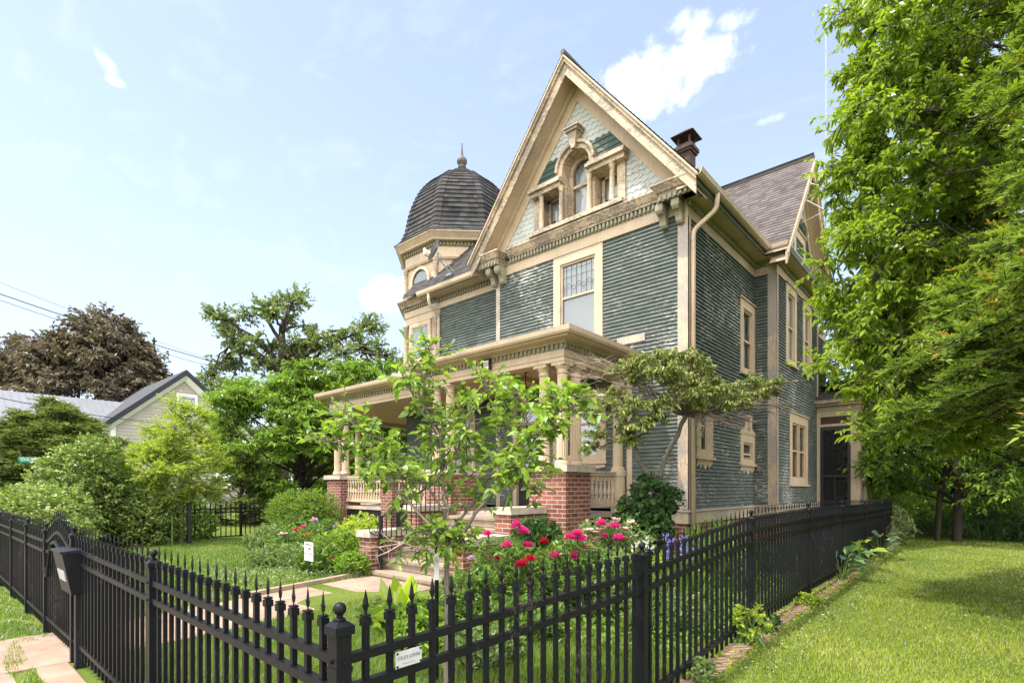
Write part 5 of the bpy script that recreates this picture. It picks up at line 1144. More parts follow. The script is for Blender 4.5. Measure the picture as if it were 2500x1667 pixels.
A, B, bA, bB = map(np.concatenate, (A, B, bA, bB))
stick_obj('branches', limbs + [sticks(A, B, .005, .002, 3)], M['bark_grey'], orn); stick_obj('bare_twigs', [sticks(bA, bB, .0045, .0018, 3)], M['twig_pale'], orn)
P, D, N = spray(rng, A, B, 14, .7, -.4, 1, .35); n = len(P); Ls = .064 * (.6 + .6 * rng.random(n)); top = np.clip((P[:, 2] - 3.4) * .25 + .35, .1, .9)
leaf_obj('crown', P, D, N, Ls, Ls * .42, L_['olive'], orn, rng, .25, 6, .35, np.clip(rng.normal(.5, .27, n), 0, 1))
b = R3(ob[0], ob[1] - .05, .2)
shrub('ivy_mound', 'dark green ivy mound climbing the foot of the crooked ornamental tree', 'ivy', b, [(at(1585, 1205, 8.85), (.28, .30, .36)), (at(1555, 1245, 8.8), (.36, .35, .28)), (at(1628, 1215, 8.95), (.24, .25, .22)), (at(1575, 1290, 8.8), (.5, .45, .3))], 420, L_['dark'], M['bark_dark'], 83, 8, .095, .85, .22, kind=6, up=-.3, fold=.12, droop=.25)
# ---- young large-leaved tree in front of the steps
DM = 4.3
mg = empty('magnolia_tree', (*at(1090, 1500, DM)[:2], .04), 'young multi branched tree with large soft leaves in front of the porch steps', 'tree'); rng = np.random.default_rng(90)
base = at(1090, 1715, DM); base[2] = .03
def px(l, dz=0): return [at(x, y, d) for x, y, d in l]
stems = [(px([(1092, 1350, 4.3), (1085, 1255, 4.32), (1078, 1150, 4.34), (1068, 1060, 4.36), (1040, 1010, 4.38), (1018, 960, 4.4), (1040, 900, 4.42), (1058, 845, 4.45)]), .020),
         (px([(1094, 1360, 4.3), (1130, 1310, 4.25), (1165, 1260, 4.2), (1200, 1210, 4.15), (1235, 1170, 4.1), (1275, 1110, 4.08), (1310, 1060, 4.05), (1360, 1010, 4.0), (1395, 975, 4.0)]), .016),
         (px([(1092, 1345, 4.3), (1120, 1280, 4.35), (1160, 1215, 4.4), (1195, 1165, 4.42), (1215, 1090, 4.45), (1235, 1010, 4.5), (1255, 940, 4.5)]), .014),
         (px([(1090, 1345, 4.3), (1050, 1285, 4.3), (1010, 1240, 4.35), (975, 1200, 4.4), (930, 1150, 4.45), (880, 1110, 4.5), (835, 1085, 4.5), (800, 1075, 4.5)]), .015),
         (px([(1085, 1250, 4.32), (1040, 1180, 4.25), (985, 1120, 4.2), (930, 1070, 4.15), (880, 1045, 4.1), (840, 1020, 4.1)]), .011),
         (px([(1078, 1150, 4.34), (1110, 1090, 4.3), (1140, 1040, 4.25), (1170, 980, 4.2), (1195, 935, 4.2)]), .010),
         (px([(1068, 1060, 4.36), (1030, 1000, 4.3), (1000, 940, 4.25), (985, 900, 4.2)]), .009),
         (px([(1200, 1210, 4.15), (1225, 1150, 4.0), (1270, 1150, 3.95), (1310, 1170, 3.9)]), .009),
         (px([(1160, 1215, 4.4), (1130, 1130, 4.5), (1150, 1060, 4.6), (1120, 980, 4.6)]), .009),
         (px([(1275, 1110, 4.08), (1290, 1060, 4.2), (1280, 1000, 4.3), (1270, 955, 4.3)]), .008),
         (px([(1092, 1340, 4.3), (1060, 1300, 4.2), (1020, 1300, 4.1), (985, 1310, 4.05)]), .010),
         (px([(1040, 1180, 4.25), (1000, 1170, 4.1), (950, 1160, 4.05), (900, 1150, 4.0)]), .008),
         (px([(1310, 1060, 4.05), (1350, 1050, 3.95), (1400, 1010, 3.9), (1420, 960, 3.9)]), .008),
         (px([(1235, 1170, 4.1), (1280, 1190, 4.0), (1310, 1230, 4.0)]), .007)]
parts = []; A, B = [], []
for pl, r in stems:
    pl = np.array(pl); pl[1:] += rng.normal(size=pl[1:].shape) * .012; parts.append(path_parts(pl, np.linspace(r, .0035, len(pl)), 6))
    for i in range(1, len(pl)):
        for q in range(11 if i < len(pl) - 1 else 17):
            t = rng.random(); p = pl[i - 1] * (1 - t) + pl[i] * t
            if p[2] < 1.72 and rng.random() < .8: continue
            d = unit(rng.normal(size=3) * [1, 1, .7] + [0, 0, .45]); A.append(p); B.append(p + d * (.07 + .24 * rng.random()))
for q in range(90):                                   # tuft of leaves just above the fork
    c = at(1010 + 130 * rng.random(), 1280 + 75 * rng.random(), 4.1 + .4 * rng.random()); A.append(c); B.append(c + unit(rng.normal(size=3) + [0, 0, .2]) * .1)
A, B = np.array(A), np.array(B)
stick_obj('trunk', [path_parts([base, base * .5 + at(1091, 1350, DM) * .5 + [.004, 0, 0], at(1091, 1350, DM)], [.024, .022, .020], 10)], M['bark_grey'], mg)
stick_obj('branches', parts + [sticks(A, B, .0045, .0022, 4)], M['bark_grey'], mg)
P, D, N = spray(rng, A, B, 6, .75, .1, 1, .35); n = len(P); keep = rng.random(n) < .92; P, D, N = P[keep], D[keep], N[keep]; n = len(P); Ls = .072 * (.5 + .95 * rng.random(n))
leaf_obj('crown', P, D, N, Ls, Ls * .5, L_['magnolia'], mg, rng, .18, 6, .3)
dead = []; dA, dB = [], []
for l in [[(1075, 1330, 4.2), (1030, 1340, 4.1), (985, 1325, 4.0), (925, 1335, 3.95), (885, 1338, 3.95)], [(985, 1325, 4.0), (950, 1345, 3.95), (920, 1358, 3.9)], [(985, 1325, 4.0), (955, 1320, 4.0), (930, 1300, 4.0)], [(1030, 1340, 4.1), (975, 1345, 4.05), (995, 1370, 4.0)], [(1060, 1290, 4.2), (1000, 1230, 4.2), (960, 1190, 4.2), (940, 1160, 4.2)], [(1000, 1230, 4.2), (990, 1180, 4.25), (950, 1170, 4.25)], [(1090, 1300, 4.3), (1095, 1240, 4.2), (1080, 1200, 4.2)]]:
    pl = np.array(px(l)); dead.append(path_parts(pl, np.linspace(.008, .0025, len(pl)), 5))
    for i in range(1, len(pl)):
        for q in range(5): p = pl[i]; dA.append(p); dB.append(p + unit(rng.normal(size=3)) * (.03 + .08 * rng.random()))
stick_obj('dead_twigs', dead + [sticks(np.array(dA), np.array(dB), .0025, .0012, 3)], M['twig_pale'], mg)
stp = at(1066, 1400, 4.5); stk = empty('tree_stake', (stp[0], stp[1], .05), 'black garden stake with a white paper tag beside the young tree trunk', 'stake')
mb = MB(); mb.box(stp[0] - .012, stp[0] + .012, stp[1] - .012, stp[1] + .012, 0, 1.22); mb.build('post', M['black'], stk)
t0 = at(1066, 1415, 4.46); t1 = at(1066, 1355, 4.46); mb = MB(); Fs = frame((t0[0], t0[1], 0), (_c, _s, 0), (_s, -_c, 0)); mb.fbox(Fs, -.02, .02, t0[2], t1[2], 0, .004); mb.fbox(Fs, -.022, .022, (t0[2] * .45 + t1[2] * .55), (t0[2] * .45 + t1[2] * .55) + .006, .004, .006); mb.build('tag', M['white'], stk)
# ---- flower beds
def bloom_mesh(mb, c, r, rng, petals=34, single=False, up=R3(0, -.25, .6)):
    # ruffled double bloom: overlapping cupped petals around a centre
    for k in range(petals):
        f = (k + .5) / petals; a = k * 2.39996; el = (1.25 - 1.35 * f) if not single else .35
        d = R3(math.cos(a) * math.cos(el), math.sin(a) * math.cos(el), math.sin(el)); d = unit(d + rng.normal(size=3) * .14); t = unit(np.cross(d, R3(.1, .2, 1))); u = np.cross(t, d)
        L = r * (.75 + .35 * rng.random()); w = r * (.42 if not single else .5); b = c + d * L * .15
        tip = c + d * L; lift = u * r * .18 * rng.random()
        mb.mesh([b, c + d * L * .6 + t * w + lift, tip + t * w * .5, tip + u * r * .16, tip - t * w * .5, c + d * L * .6 - t * w + lift], [(0, 1, 2, 3), (0, 3, 4, 5)])
PETAL = {}
def petal(name, c0):
    t = NT(name); n = t.noise(t.coord(), 55, 4); c = t.mix(t.ramp(n, [(.3, 0), (.7, 1)]), tuple(x * .62 for x in c0), c0); d = t.a('BsdfDiffuse', None, Color=c); tr = t.a('BsdfTranslucent', None, Color=c); return t.out(t.a('MixShader', None, Fac=.3, _1=d, _2=tr))
PETAL = dict(pink=petal('magenta_petal', (.85, .06, .32)), red=petal('crimson_petal', (.62, .02, .06)), pale=petal('pale_pink_petal', (.80, .56, .50)), white=petal('white_petal', (.82, .78, .74)), lilac=petal('lilac_petal', (.75, .55, .72)), iris=petal('blue_iris_petal', (.30, .27, .78)), orange=petal('scarlet_petal', (.75, .12, .03)), yellow=plain('yellow_stamens', (.75, .5, .08), .7))
def src(x, y): return 1200 + x * .3297, 1150 + y * .3297
def peony(label, base, ells, n, blooms, seed, leaf='mid', group='peony bushes beside the steps', L=.085):
    sh = shrub('peony_bush', label, 'flowering plant', base, ells, n, L_[leaf], M['stem'], seed, 7, L, .34, .16, group, up=.25, spread=.7, kind=6, outw=.5, side=.7)
    rng = np.random.default_rng(seed + 500); st = []
    for (x, y, d, col, r) in blooms:
        r *= 1.25; c = at(x, y, d); mb = MB(); single = col in ('pale',); bloom_mesh(mb, c, r, rng, 34 if not single else 12, single)
        o = mb.build('bloom', PETAL[col], sh)
        if single: m2 = MB(); m2.lathe(c[0], c[1], [(.004, c[2]), (r * .26, c[2] + .012), (.004, c[2] + .022)], 8); m2.build('stamens', PETAL['yellow'], o)
        g = R3(base[0] * .92 + c[0] * .08, base[1] * .92 + c[1] * .08, base[2] + .02); pl = bez(g, (g + c) / 2 + [0, 0, .12], c - [0, 0, r * .3], 6); st.append(path_parts(pl, np.linspace(.006, .004, 6), 4))
    stick_obj('bloom_stalks', st, M['stem'], sh)
def bl(lst, d, col, r=.056): return [(*src(x, y), d, col, r) for x, y in lst]
g = at(1265, 1440, 6.9); g[2] = .16
peony('peony bush with crimson and deep pink blooms left of the stone capped brick pier', g, [(at(1245, 1390, 6.9), (.55, .45, .36)), (at(1310, 1400, 6.8), (.5, .45, .36)), (at(1225, 1350, 7.1), (.3, .35, .25))], 330, bl([(185, 408), (237, 455), (112, 555), (268, 558)], 6.7, 'pink', .062) + bl([(385, 530)], 6.8, 'red') + bl([(283, 660), (213, 698)], 6.3, 'red', .062) + [(1189, 1306, 6.9, 'pink', .055), (1213, 1364, 6.7, 'red', .035), (1121, 1354, 6.9, 'red', .03), (1149, 1364, 6.8, 'lilac', .04), (1345, 1335, 6.9, 'red', .03)], 101)
g = at(1400, 1440, 6.6); g[2] = .18
peony('peony bush with bright magenta blooms behind the side fence', g, [(at(1390, 1380, 6.6), (.45, .4, .40)), (at(1440, 1390, 6.5), (.5, .4, .36))], 300, bl([(580, 500), (635, 475), (660, 510), (708, 572), (612, 640), (470, 635)], 6.4, 'pink', .062) + bl([(942, 508)], 6.6, 'pink', .07), 102)
g = at(1490, 1400, 7.4); g[2] = .2
peony('peony bush of pale pink single blooms with a few magenta ones before the ivy', g, [(at(1460, 1330, 7.4), (.45, .4, .38)), (at(1520, 1340, 7.3), (.45, .4, .38))], 300, bl([(815, 395), (910, 415)], 7.0, 'pink', .066) + bl([(838, 487)], 7.0, 'pink', .045) + bl([(715, 440), (775, 460), (755, 505), (990, 430), (1028, 385), (920, 365), (770, 540), (870, 420), (700, 490), (805, 440), (985, 460)], 7.05, 'pale', .058), 103, 'pale')
g = at(700, 1345, 12.6); g[2] = .1
peony('peony bush with scarlet and pink blooms in the bed left of the steps', g, [(at(720, 1330, 12.4), (.9, .6, .45)), (at(790, 1320, 11.8), (.8, .6, .5))], 420, [(726, 1296, 12.1, 'red', .075), (740, 1289, 12.2, 'pink', .06), (743, 1308, 12.0, 'orange', .06), (728, 1312, 12.0, 'orange', .05), (757, 1305, 12.0, 'orange', .05), (766, 1272, 12.2, 'lilac', .08), (690, 1305, 11.8, 'pale', .08), (652, 1403, 9.9, 'pale', .05), (811, 1371, 9.9, 'pink', .065), (820, 1286, 11.5, 'lilac', .05)], 104, 'mid', 'peony bushes beside the steps', .10)
# irises and other bed plants behind the side fence
def iris(label, b, n, blooms, seed, col='iris'):
    rng = np.random.default_rng(seed); root = empty('iris_clump', b, label, 'flowering plant', 'iris clumps behind the side fence'); A = np.repeat(np.array(b)[None], n, 0) + rng.normal(size=(n, 3)) * [.16, .16, 0]; D = R3(0, 0, 1) + rng.normal(size=(n, 3)) * [.2, .2, 0]; L = .45 + .3 * rng.random(n)
    leaf_obj('leaves', A, D, rng.normal(size=(n, 3)), L, np.full(n, .035), L_['bright'], root, rng, .1, 6, .05); st = []
    for (x, y, d) in blooms:
        c = at(x, y, d); mb = MB()
        for k in range(9):
            a = k * 2 * PI / 6 + .3; o = R3(math.cos(a), math.sin(a), 0); hi = 1 if k % 2 else -.7; t = R3(-o[1], o[0], 0); r = .05
            mb.mesh([c, c + o * r * .6 + t * r * .5 + [0, 0, hi * r * .5], c + o * r * .9 + [0, 0, hi * r * 1.2], c + o * r * .6 - t * r * .5 + [0, 0, hi * r * .5]], [(0, 1, 2), (0, 2, 3)])
        mb.build('bloom', PETAL[col], root); st.append(path_parts(bez(R3(b[0] * .6 + c[0] * .4, b[1] * .6 + c[1] * .4, b[2]), (np.array(b) + c) / 2, c, 5), np.full(5, .006), 4))
    stick_obj('bloom_stalks', st, M['stem'], root)
b = at(1655, 1420, 6.9); b[2] = .2
iris('clump of tall violet blue irises behind the side fence', b, 70, [(1626 + (i * 37) % 72, 1312 + (i * 23) % 62, 6.6 + .05 * (i % 7)) for i in range(17)] + [(1690, 1360, 6.9), (1698, 1345, 7.0), (1665, 1385, 6.9)], 110)
b = at(1560, 1400, 6.9); b[2] = .2
iris('small clump of white irises beside the ball topped fence post', b, 36, [(1556, 1330, 6.8), (1580, 1328, 6.9), (1549, 1338, 6.8), (1570, 1342, 6.9), (1590, 1342, 6.8)], 111, 'white')
def bed(label, px_, py_, d, w, h, n, leaf, seed, L=.08, W=.4, up=.3, name='bed_plant', group='leafy bed plants', per=8, outw=.5, kind=6, z=None, ln=.16):
    b = at(px_, py_, d); b[2] = gz(b[0], b[1]) if z is None else z
    return shrub(name, label, 'plant', b, [(b + [0, 0, h * .5], (w, w, h * .52))], n, L_[leaf], M['stem'], seed, per, L, W, ln, group, up=up, kind=kind, outw=outw, spread=.75)
bed('silvery leaved plant in front of the pale peonies behind the side fence', 1500, 1430, 6.4, .55, .75, 260, 'pale', 121, .10, .3)
bed('dark leaved bed plant left of the crimson peonies near the young tree', 1160, 1420, 6.6, .5, .6, 220, 'mid', 122, .09, .4)
bed('ferny green bed plant at the foot of the brick pier', 1350, 1350, 7.3, .4, .7, 200, 'bright', 123, .12, .22)
bed('tall green bed plant right of the irises along the house wall', 1740, 1400, 7.6, .6, .8, 260, 'mid', 124, .09, .4)
bed('shady bed plant behind the fifth side fence panel', 1880, 1370, 9.0, .6, .6, 220, 'dark', 125, .10, .45)
bed('low silvery bed plant under the peonies by the third fence post', 1620, 1480, 5.8, .45, .4, 160, 'pale', 126, .09, .3)
bed('lime bed plant at the foot of the ivy mound', 1560, 1330, 8.2, .45, .7, 220, 'lime', 127, .09, .5)
bed('grassy plant against the house foundation beside the downspout', 1745, 1290, 9.6, .6, .9, 160, 'mid', 128, .25, .08, .8, per=5)
bed('variegated pale low plant between the young tree and the magenta peonies', 1190, 1490, 5.0, .36, .34, 200, 'pale', 129, .06, .55)
bed('low green plant in front of the crimson peonies', 1290, 1470, 5.7, .45, .4, 200, 'mid', 130, .08, .4)
bed('climbing plant on the brick pier beside the right step wall', 1310, 1265, 8.3, .38, .5, 150, 'dark', 131, .09, .6, z=.75)
bed('low green plant left of the young tree trunk', 1020, 1470, 5.3, .3, .35, 130, 'bright', 132, .08, .5)
for i, (x, y, d, w, h, lf, lab) in enumerate([(870, 1330, 11.2, .55, .95, 'lime', 'yellow green feathery plant beside the left step wall'), (830, 1350, 10.8, .6, .75, 'bright', 'bright green plant behind the yard sign'), (660, 1350, 13.0, .6, .7, 'pale', 'grey green plant at the left end of the flower bed'), (690, 1380, 11.0, .7, .45, 'pale', 'low pale flowering plant left of the yard sign'), (790, 1385, 10.2, .5, .55, 'mid', 'green plant right of the yard sign'), (860, 1395, 9.9, .35, .4, 'bright', 'small green plant at the foot of the left step wall'), (720, 1290, 14.0, .8, .9, 'mid', 'green leafy plant behind the scarlet peonies'), (880, 1270, 13.0, .6, 1.0, 'lime', 'lime green plant below the left porch balustrade'), (800, 1275, 13.6, .7, .8, 'dark', 'dark green plant below the left brick pier')]):
    bed(lab, x, y, d, w, h, 260, lf, 140 + i, .09, .42)
# strap-leaved clump with one broad yellow-green plant
b = at(985, 1500, 6.3); b[2] = .10; rng = np.random.default_rng(150); root = empty('daylily_clump', b, 'arching strap leaved daylily clump at the foot of the steps', 'plant'); n = 130
A = np.repeat(b[None], n, 0) + rng.normal(size=(n, 3)) * [.15, .12, 0]; a = rng.random(n) * 2 * PI; D = np.stack([np.cos(a) * .6, np.sin(a) * .6, np.full(n, .8)], 1); L = .45 + .3 * rng.random(n)
leaf_obj('leaves', A, D, np.stack([-np.cos(a), -np.sin(a), np.full(n, .6)], 1), L, np.full(n, .035), L_['bright'], root, rng, .15, 6, .55)
b = at(985, 1475, 6.7); b[2] = .10; root = empty('broad_leaved_plant', b, 'broad upright yellow green leaves beside the daylily clump', 'plant'); n = 16; a = rng.random(n) * 2 * PI
A = np.repeat(b[None], n, 0) + rng.normal(size=(n, 3)) * [.08, .08, 0]; D = np.stack([np.cos(a) * .35, np.sin(a) * .35, np.full(n, .9)], 1); L = .42 + .22 * rng.random(n)
leaf_obj('leaves', A, D, np.stack([np.cos(a), np.sin(a), np.full(n, .3)], 1), L, L * .36, L_['lime'], root, rng, .12, 6, .15)
# ---- left garden: shrubs, young tree, trees beyond the boundary
def mound(lab, x, y, d, ells, n, leaf, seed, L, W=.55, group=None, per=9, name='shrub', **kw):
    b = at(x, y, d); b[2] = .05; return shrub(name, lab, 'shrub', b, [(b + R3(*c), r) for c, r in ells], n, L_[leaf], M['bark_dark'], seed, per, L, W, .32, group, **kw)
G = 'pale leaved shrubs along the left boundary fence'
mound('large pale flecked shrub behind the street fence at the left edge', 60, 1330, 11.2, [((0, 0, .85), (1.3, 1.0, .95)), ((-.9, .5, .9), (1.0, 1.0, .95)), ((.9, .3, .6), (.8, .8, .7))], 1500, 'dogwood', 161, .10, .6, G, up=-.05, droop=.2)
mound('tallest pale flecked shrub rising below the street name sign', 190, 1325, 14.3, [((0, 0, 1.4), (1.3, 1.2, 1.5)), ((.2, .3, 2.3), (.8, .8, .9)), ((-1.1, 0, .8), (1.0, 1.0, .95))], 1700, 'dogwood', 162, .11, .6, G, up=-.05, droop=.2)
mound('rounded pale flecked shrub left of the young staked tree', 320, 1320, 15.2, [((0, 0, 1.0), (1.2, 1.1, 1.2)), ((-.6, -.4, 1.5), (.9, .9, .8)), ((.8, .3, .7), (.9, .9, .9))], 1500, 'dogwood', 163, .10, .6, G, up=-.05, droop=.2)
mound('bright green upright shrub among the pale flecked ones', 275, 1300, 15.6, [((0, 0, 1.5), (.8, .8, 1.2))], 700, 'bright', 164, .11, .5)
mound('dark hedge shrub behind the young staked tree trunk', 420, 1310, 17.2, [((0, 0, .8), (1.0, 1.0, .9)), ((1.2, .2, .5), (.7, .8, .7)), ((-1.3, -.5, .8), (1.0, 1.0, 1.0))], 1100, 'mid', 165, .10, .55)
mound('rounded green shrub beside the left porch pier', 728, 1310, 15.0, [((0, 0, .85), (1.15, .9, .85)), ((.5, .3, 1.0), (.8, .7, .7)), ((-.7, .2, .6), (.7, .7, .6))], 1900, 'bright', 166, .065, .5)
yb = at(442, 1322, 15.4); yb[2] = .08
cl = auto(np.random.default_rng(170), [(yb + [0, 0, 2.2], (1.25, 1.2, 1.0)), (yb + [0, 0, 3.2], (.8, .8, .95)), (yb + [-.5, -.3, 2.6], (.9, .8, .8))], 100, .5)
tree('young_tree', 'young yellow green tree staked on the lawn left of the house', 'tree', yb, [yb, yb + [0, 0, 1.2], yb + [.02, 0, 2.4], yb + [-.05, 0, 3.9]], [.055, .045, .03, .01], cl, L_['lime'], M['bark_pale'], 171, 34, 14, .068, .45, .46, (.006, .002), up=.35, spread=.7, attach_z=(.25, 1), limb_r=.4)
for (x, y, d, h, lab, mt) in [(420, 1337, 14.6, .95, 'thin green metal stake left of the young tree', 'stem'), (462, 1328, 15.2, 1.35, 'dark wooden stake right of the young tree', 'dark_wood')]:
    b = at(x, y, d); b[2] = .05; mb = MB(); w = .018 if mt == 'stem' else .05; mb.box(b[0] - w, b[0] + w, b[1] - w, b[1] + w, 0, h); mb.box(b[0] - w - .004, b[0] + w + .004, b[1] - w - .004, b[1] + w + .004, h * .8, h * .8 + .03); mb.build('tree_stake', M[mt], None, label=lab, cat='stake', group='stakes of the young tree')
# large bushy tree behind the left end of the porch
tb2 = at(735, 1250, 26); tb2[2] = .05; u = R3(_c, _s, 0)
ell = [(tb2 + [0, 0, 4.2] + u * -.4, (4.0, 3.6, 3.2)), (tb2 + u * 1.6 + [0, 0, 6.0], (3.0, 2.8, 1.9)), (tb2 + u * -2.3 + [0, 0, 4.6], (2.4, 2.4, 2.3)), (tb2 + u * 3.6 + [0, 0, 6.0], (2.3, 2.2, 1.7))]
tree('bushy_tree', 'dense bright green bushy tree behind the left end of the porch', 'tree', tb2, [tb2, tb2 + [0, 0, 1.5], tb2 + [.1, 0, 4], tb2 + [0, .1, 6.4]], [.25, .2, .12, .04], auto(rngG, ell, 240, .62), L_['bright'], M['bark_dark'], 180, 28, 10, .20, .42, .95, (.014, .005), up=-.1, droop=.3, spread=.7, flat=.4, attach_z=(.15, 1))
# bare branched oak far behind
ob2 = at(690, 1230, 52); ob2[2] = 0; S = 52 / 1305.
ok = []
for (x, y, r) in [(520, 765, .8), (548, 800, .9), (575, 830, 1.0), (600, 770, .9), (640, 750, 1.0), (665, 765, 1.0), (710, 740, 1.1), (725, 725, .8), (700, 780, 1.1), (590, 850, 1.2), (560, 820, .9), (620, 830, 1.2), (660, 850, 1.4), (720, 840, 1.4), (755, 800, 1.0), (770, 830, 1.3), (800, 845, 1.2), (820, 820, .8), (870, 815, 1.1), (900, 800, .9), (925, 790, .7), (880, 850, 1.3), (920, 845, 1.2), (945, 870, 1.2), (970, 885, 1.0), (840, 870, 1.4), (560, 880, 1.4), (530, 900, 1.4), (515, 930, 1.2), (640, 890, 1.6), (700, 900, 1.6), (780, 890, 1.5), (900, 890, 1.4), (540, 770, .7), (580, 895, 1.3), (680, 735, .7), (745, 845, 1.2), (960, 905, 1.2), (500, 945, 1.1), (985, 900, 1.0), (545, 950, 1.5), (1000, 920, 1.2)]:
    ok.append(at(x, y, 52 + 3 * math.sin(x)))
tree('oak_tree', 'far oak with bare crooked branches showing through thin foliage', 'tree', ob2, [ob2, ob2 + [0, 0, 7], at(690, 870, 52), at(688, 800, 52), at(715, 735, 52)], [.55, .5, .42, .25, .08], ok, L_['oak'], M['bark_dark'], 190, 34, 8, .42, .55, 1.7, (.035, .012), up=.2, spread=.9, flat=.8, attach_z=(.25, .96), limb_r=.62, bare=.22, gnarl=.22, mf=.5)
# dark red maple and its neighbour on the far left
def big(lab, name, x, d, zt, w, leaf, seed, n, L, gap=.6, bk='bark_dark', group=None, cr=1.5, ntw=20):
    b = at(x, 1240, d); b[2] = 0; h = zt
    ell = [(b + [0, 0, h * .52], (w, w, h * .40)), (b + u * w * .45 + [0, 0, h * .42], (w * .62, w * .62, h * .26)), (b + u * -w * .4 + [0, 0, h * .6], (w * .6, w * .6, h * .28)), (b + u * w * .15 + [0, 0, h * .74], (w * .5, w * .5, h * .26))]
    return tree(name, lab, 'tree', b, [b, b + [0, 0, h * .25], b + [.1, 0, h * .55], b + [0, 0, h * .9]], [.35, .3, .18, .05], auto(rngG, ell, n, .6), L_[leaf], M[bk], seed, ntw, 9, L, .6, cr, (.025, .008), group, up=-.1, droop=.2, attach_z=(.2, 1), spread=.8)
big('large dark red leaved maple behind the grey neighbouring house', 'maple_tree', 235, 47, 17.3, 5.9, 'maple', 200, 300, .40)
big('second dark red maple cut off by the left edge of the picture', 'maple_tree', 5, 50, 16.3, 4.6, 'maple', 201, 200, .40)
big('broad green tree filling the gap between the neighbouring house and the oak', 'background_tree', 520, 44, 9.0, 4.0, 'oak', 202, 90, .34)
big('dense green tree seen through the far opening of the porch', 'background_tree', 900, 33, 8.2, 4.2, 'bright', 203, 110, .26)
eb = at(135, 1240, 26); eb[2] = 0
ell = [(eb + [0, 0, 2.8], (3.1, 2.4, 2.7)), (eb + [.3, 0, 4.5], (1.9, 1.6, 1.5)), (eb + u * 1.8 + [0, 0, 3.0], (1.6, 1.5, 1.9)), (eb + u * -1.9 + [0, 0, 3.6], (1.8, 1.6, 1.9))]
tree('evergreen_tree', 'dark yellowish spreading evergreen in front of the grey neighbouring house', 'tree', eb, [eb, eb + [0, 0, 2], eb + [0, 0, 5.4]], [.2, .15, .04], auto(rngG, ell, 400, .45), L_['cedar'], M['bark_dark'], 210, 44, 13, .17, .30, .85, (.012, .004), up=.15, spread=.5, flat=.35, attach_z=(.1, 1), side=.8)
db = at(590, 1235, 24); db[2] = 0
ell = [(db + [0, 0, 1.3], (1.8, 1.4, 1.3)), (db + [.3, 0, 2.2], (1.0, 1.0, .9))]
tree('evergreen_tree', 'low dark evergreen shrub tree beyond the distant fence', 'tree', db, [db, db + [0, 0, 1], db + [0, 0, 2.6]], [.15, .1, .03], auto(rngG, ell, 60, .6), L_['cedar'], M['bark_dark'], 211, 26, 10, .14, .3, .7, (.012, .004), up=.1, spread=.5, flat=.4, attach_z=(.1, 1), side=.8)
def woods(label, pts, leaf, seed, n, L):
    rng = np.random.default_rng(seed); e = [(R3(*p[:3]), p[3]) for p in pts]; P = fill(rng, e, n, .6); P[:, 2] = np.abs(P[:, 2]); D = rng.normal(size=(n, 3)) + [0, 0, .1]; N = R3(0, 0, 1) + rng.normal(size=(n, 3)) * .6; Ls = L * (.6 + .7 * rng.random(n))
    o = leaf_obj('distant_woods', P, D, N, Ls, Ls * .6, L_[leaf], None, rng, .2, 4, .2); return tag(o, label, 'woods', kind='stuff')
woods('far off dark green woods behind the right lawn', [(-3 + 2.6 * i, 27 + 1.5 * math.sin(i * 2.1), 3.0 + 1.2 * math.sin(i * 1.3), (3.0, 1.8, 4.2 + 1.4 * math.sin(i * 1.7))) for i in range(11)], 'dark', 220, 70000, .36)
woods('far off green woods along the horizon on the left', [(-75 + 1.0 * i, 6 + 7 * i, 4, (7, 6, 5.5 + 1.5 * math.sin(i * 2))) for i in range(12)] + [(-62, -6, 3, (6, 6, 4))], 'oak', 221, 26000, .75)
# ---- grey neighbouring house
nh = empty('neighbour_house', (-48, 13, 0), 'grey sided neighbouring house with dark metal roof and white trimmed gable window', 'house')
NX, NY0, NY1, NZE, NZP = -42.7, 8.9, 17.3, 6.25, 9.95
lap = plain('grey_lap_siding', (.36, .325, .29), .7, .06, 1.2)
mb = MB(); mb.courses((NX, 0, 0), (0, 1, 0), (0, 0, 1), 0, 45, .22, lambda v: (NY0, NY1) if v < NZE - .1 else (NY0 + (v - NZE + .1) * 1.08, NY1 - (v - NZE + .1) * 1.08), lo=.03)
mb.courses((NX - 14, NY0, 0), (1, 0, 0), (0, 0, 1), 0, 28, .22, lambda v: (0, 14), lo=.03); mb.build('wall', lap, nh)
ymid = (NY0 + NY1) / 2; hw = (NY1 - NY0) / 2 + .5; zr = NZP + .12; zs = zr - hw * (NZP - NZE) / ((NY1 - NY0) / 2)
mroof = plain('dark_grey_metal_roof', (.17, .175, .19), .35, .08, 1, .5); mdark = plain('navy_roof_edge', (.02, .021, .03), .5, .1, 2)
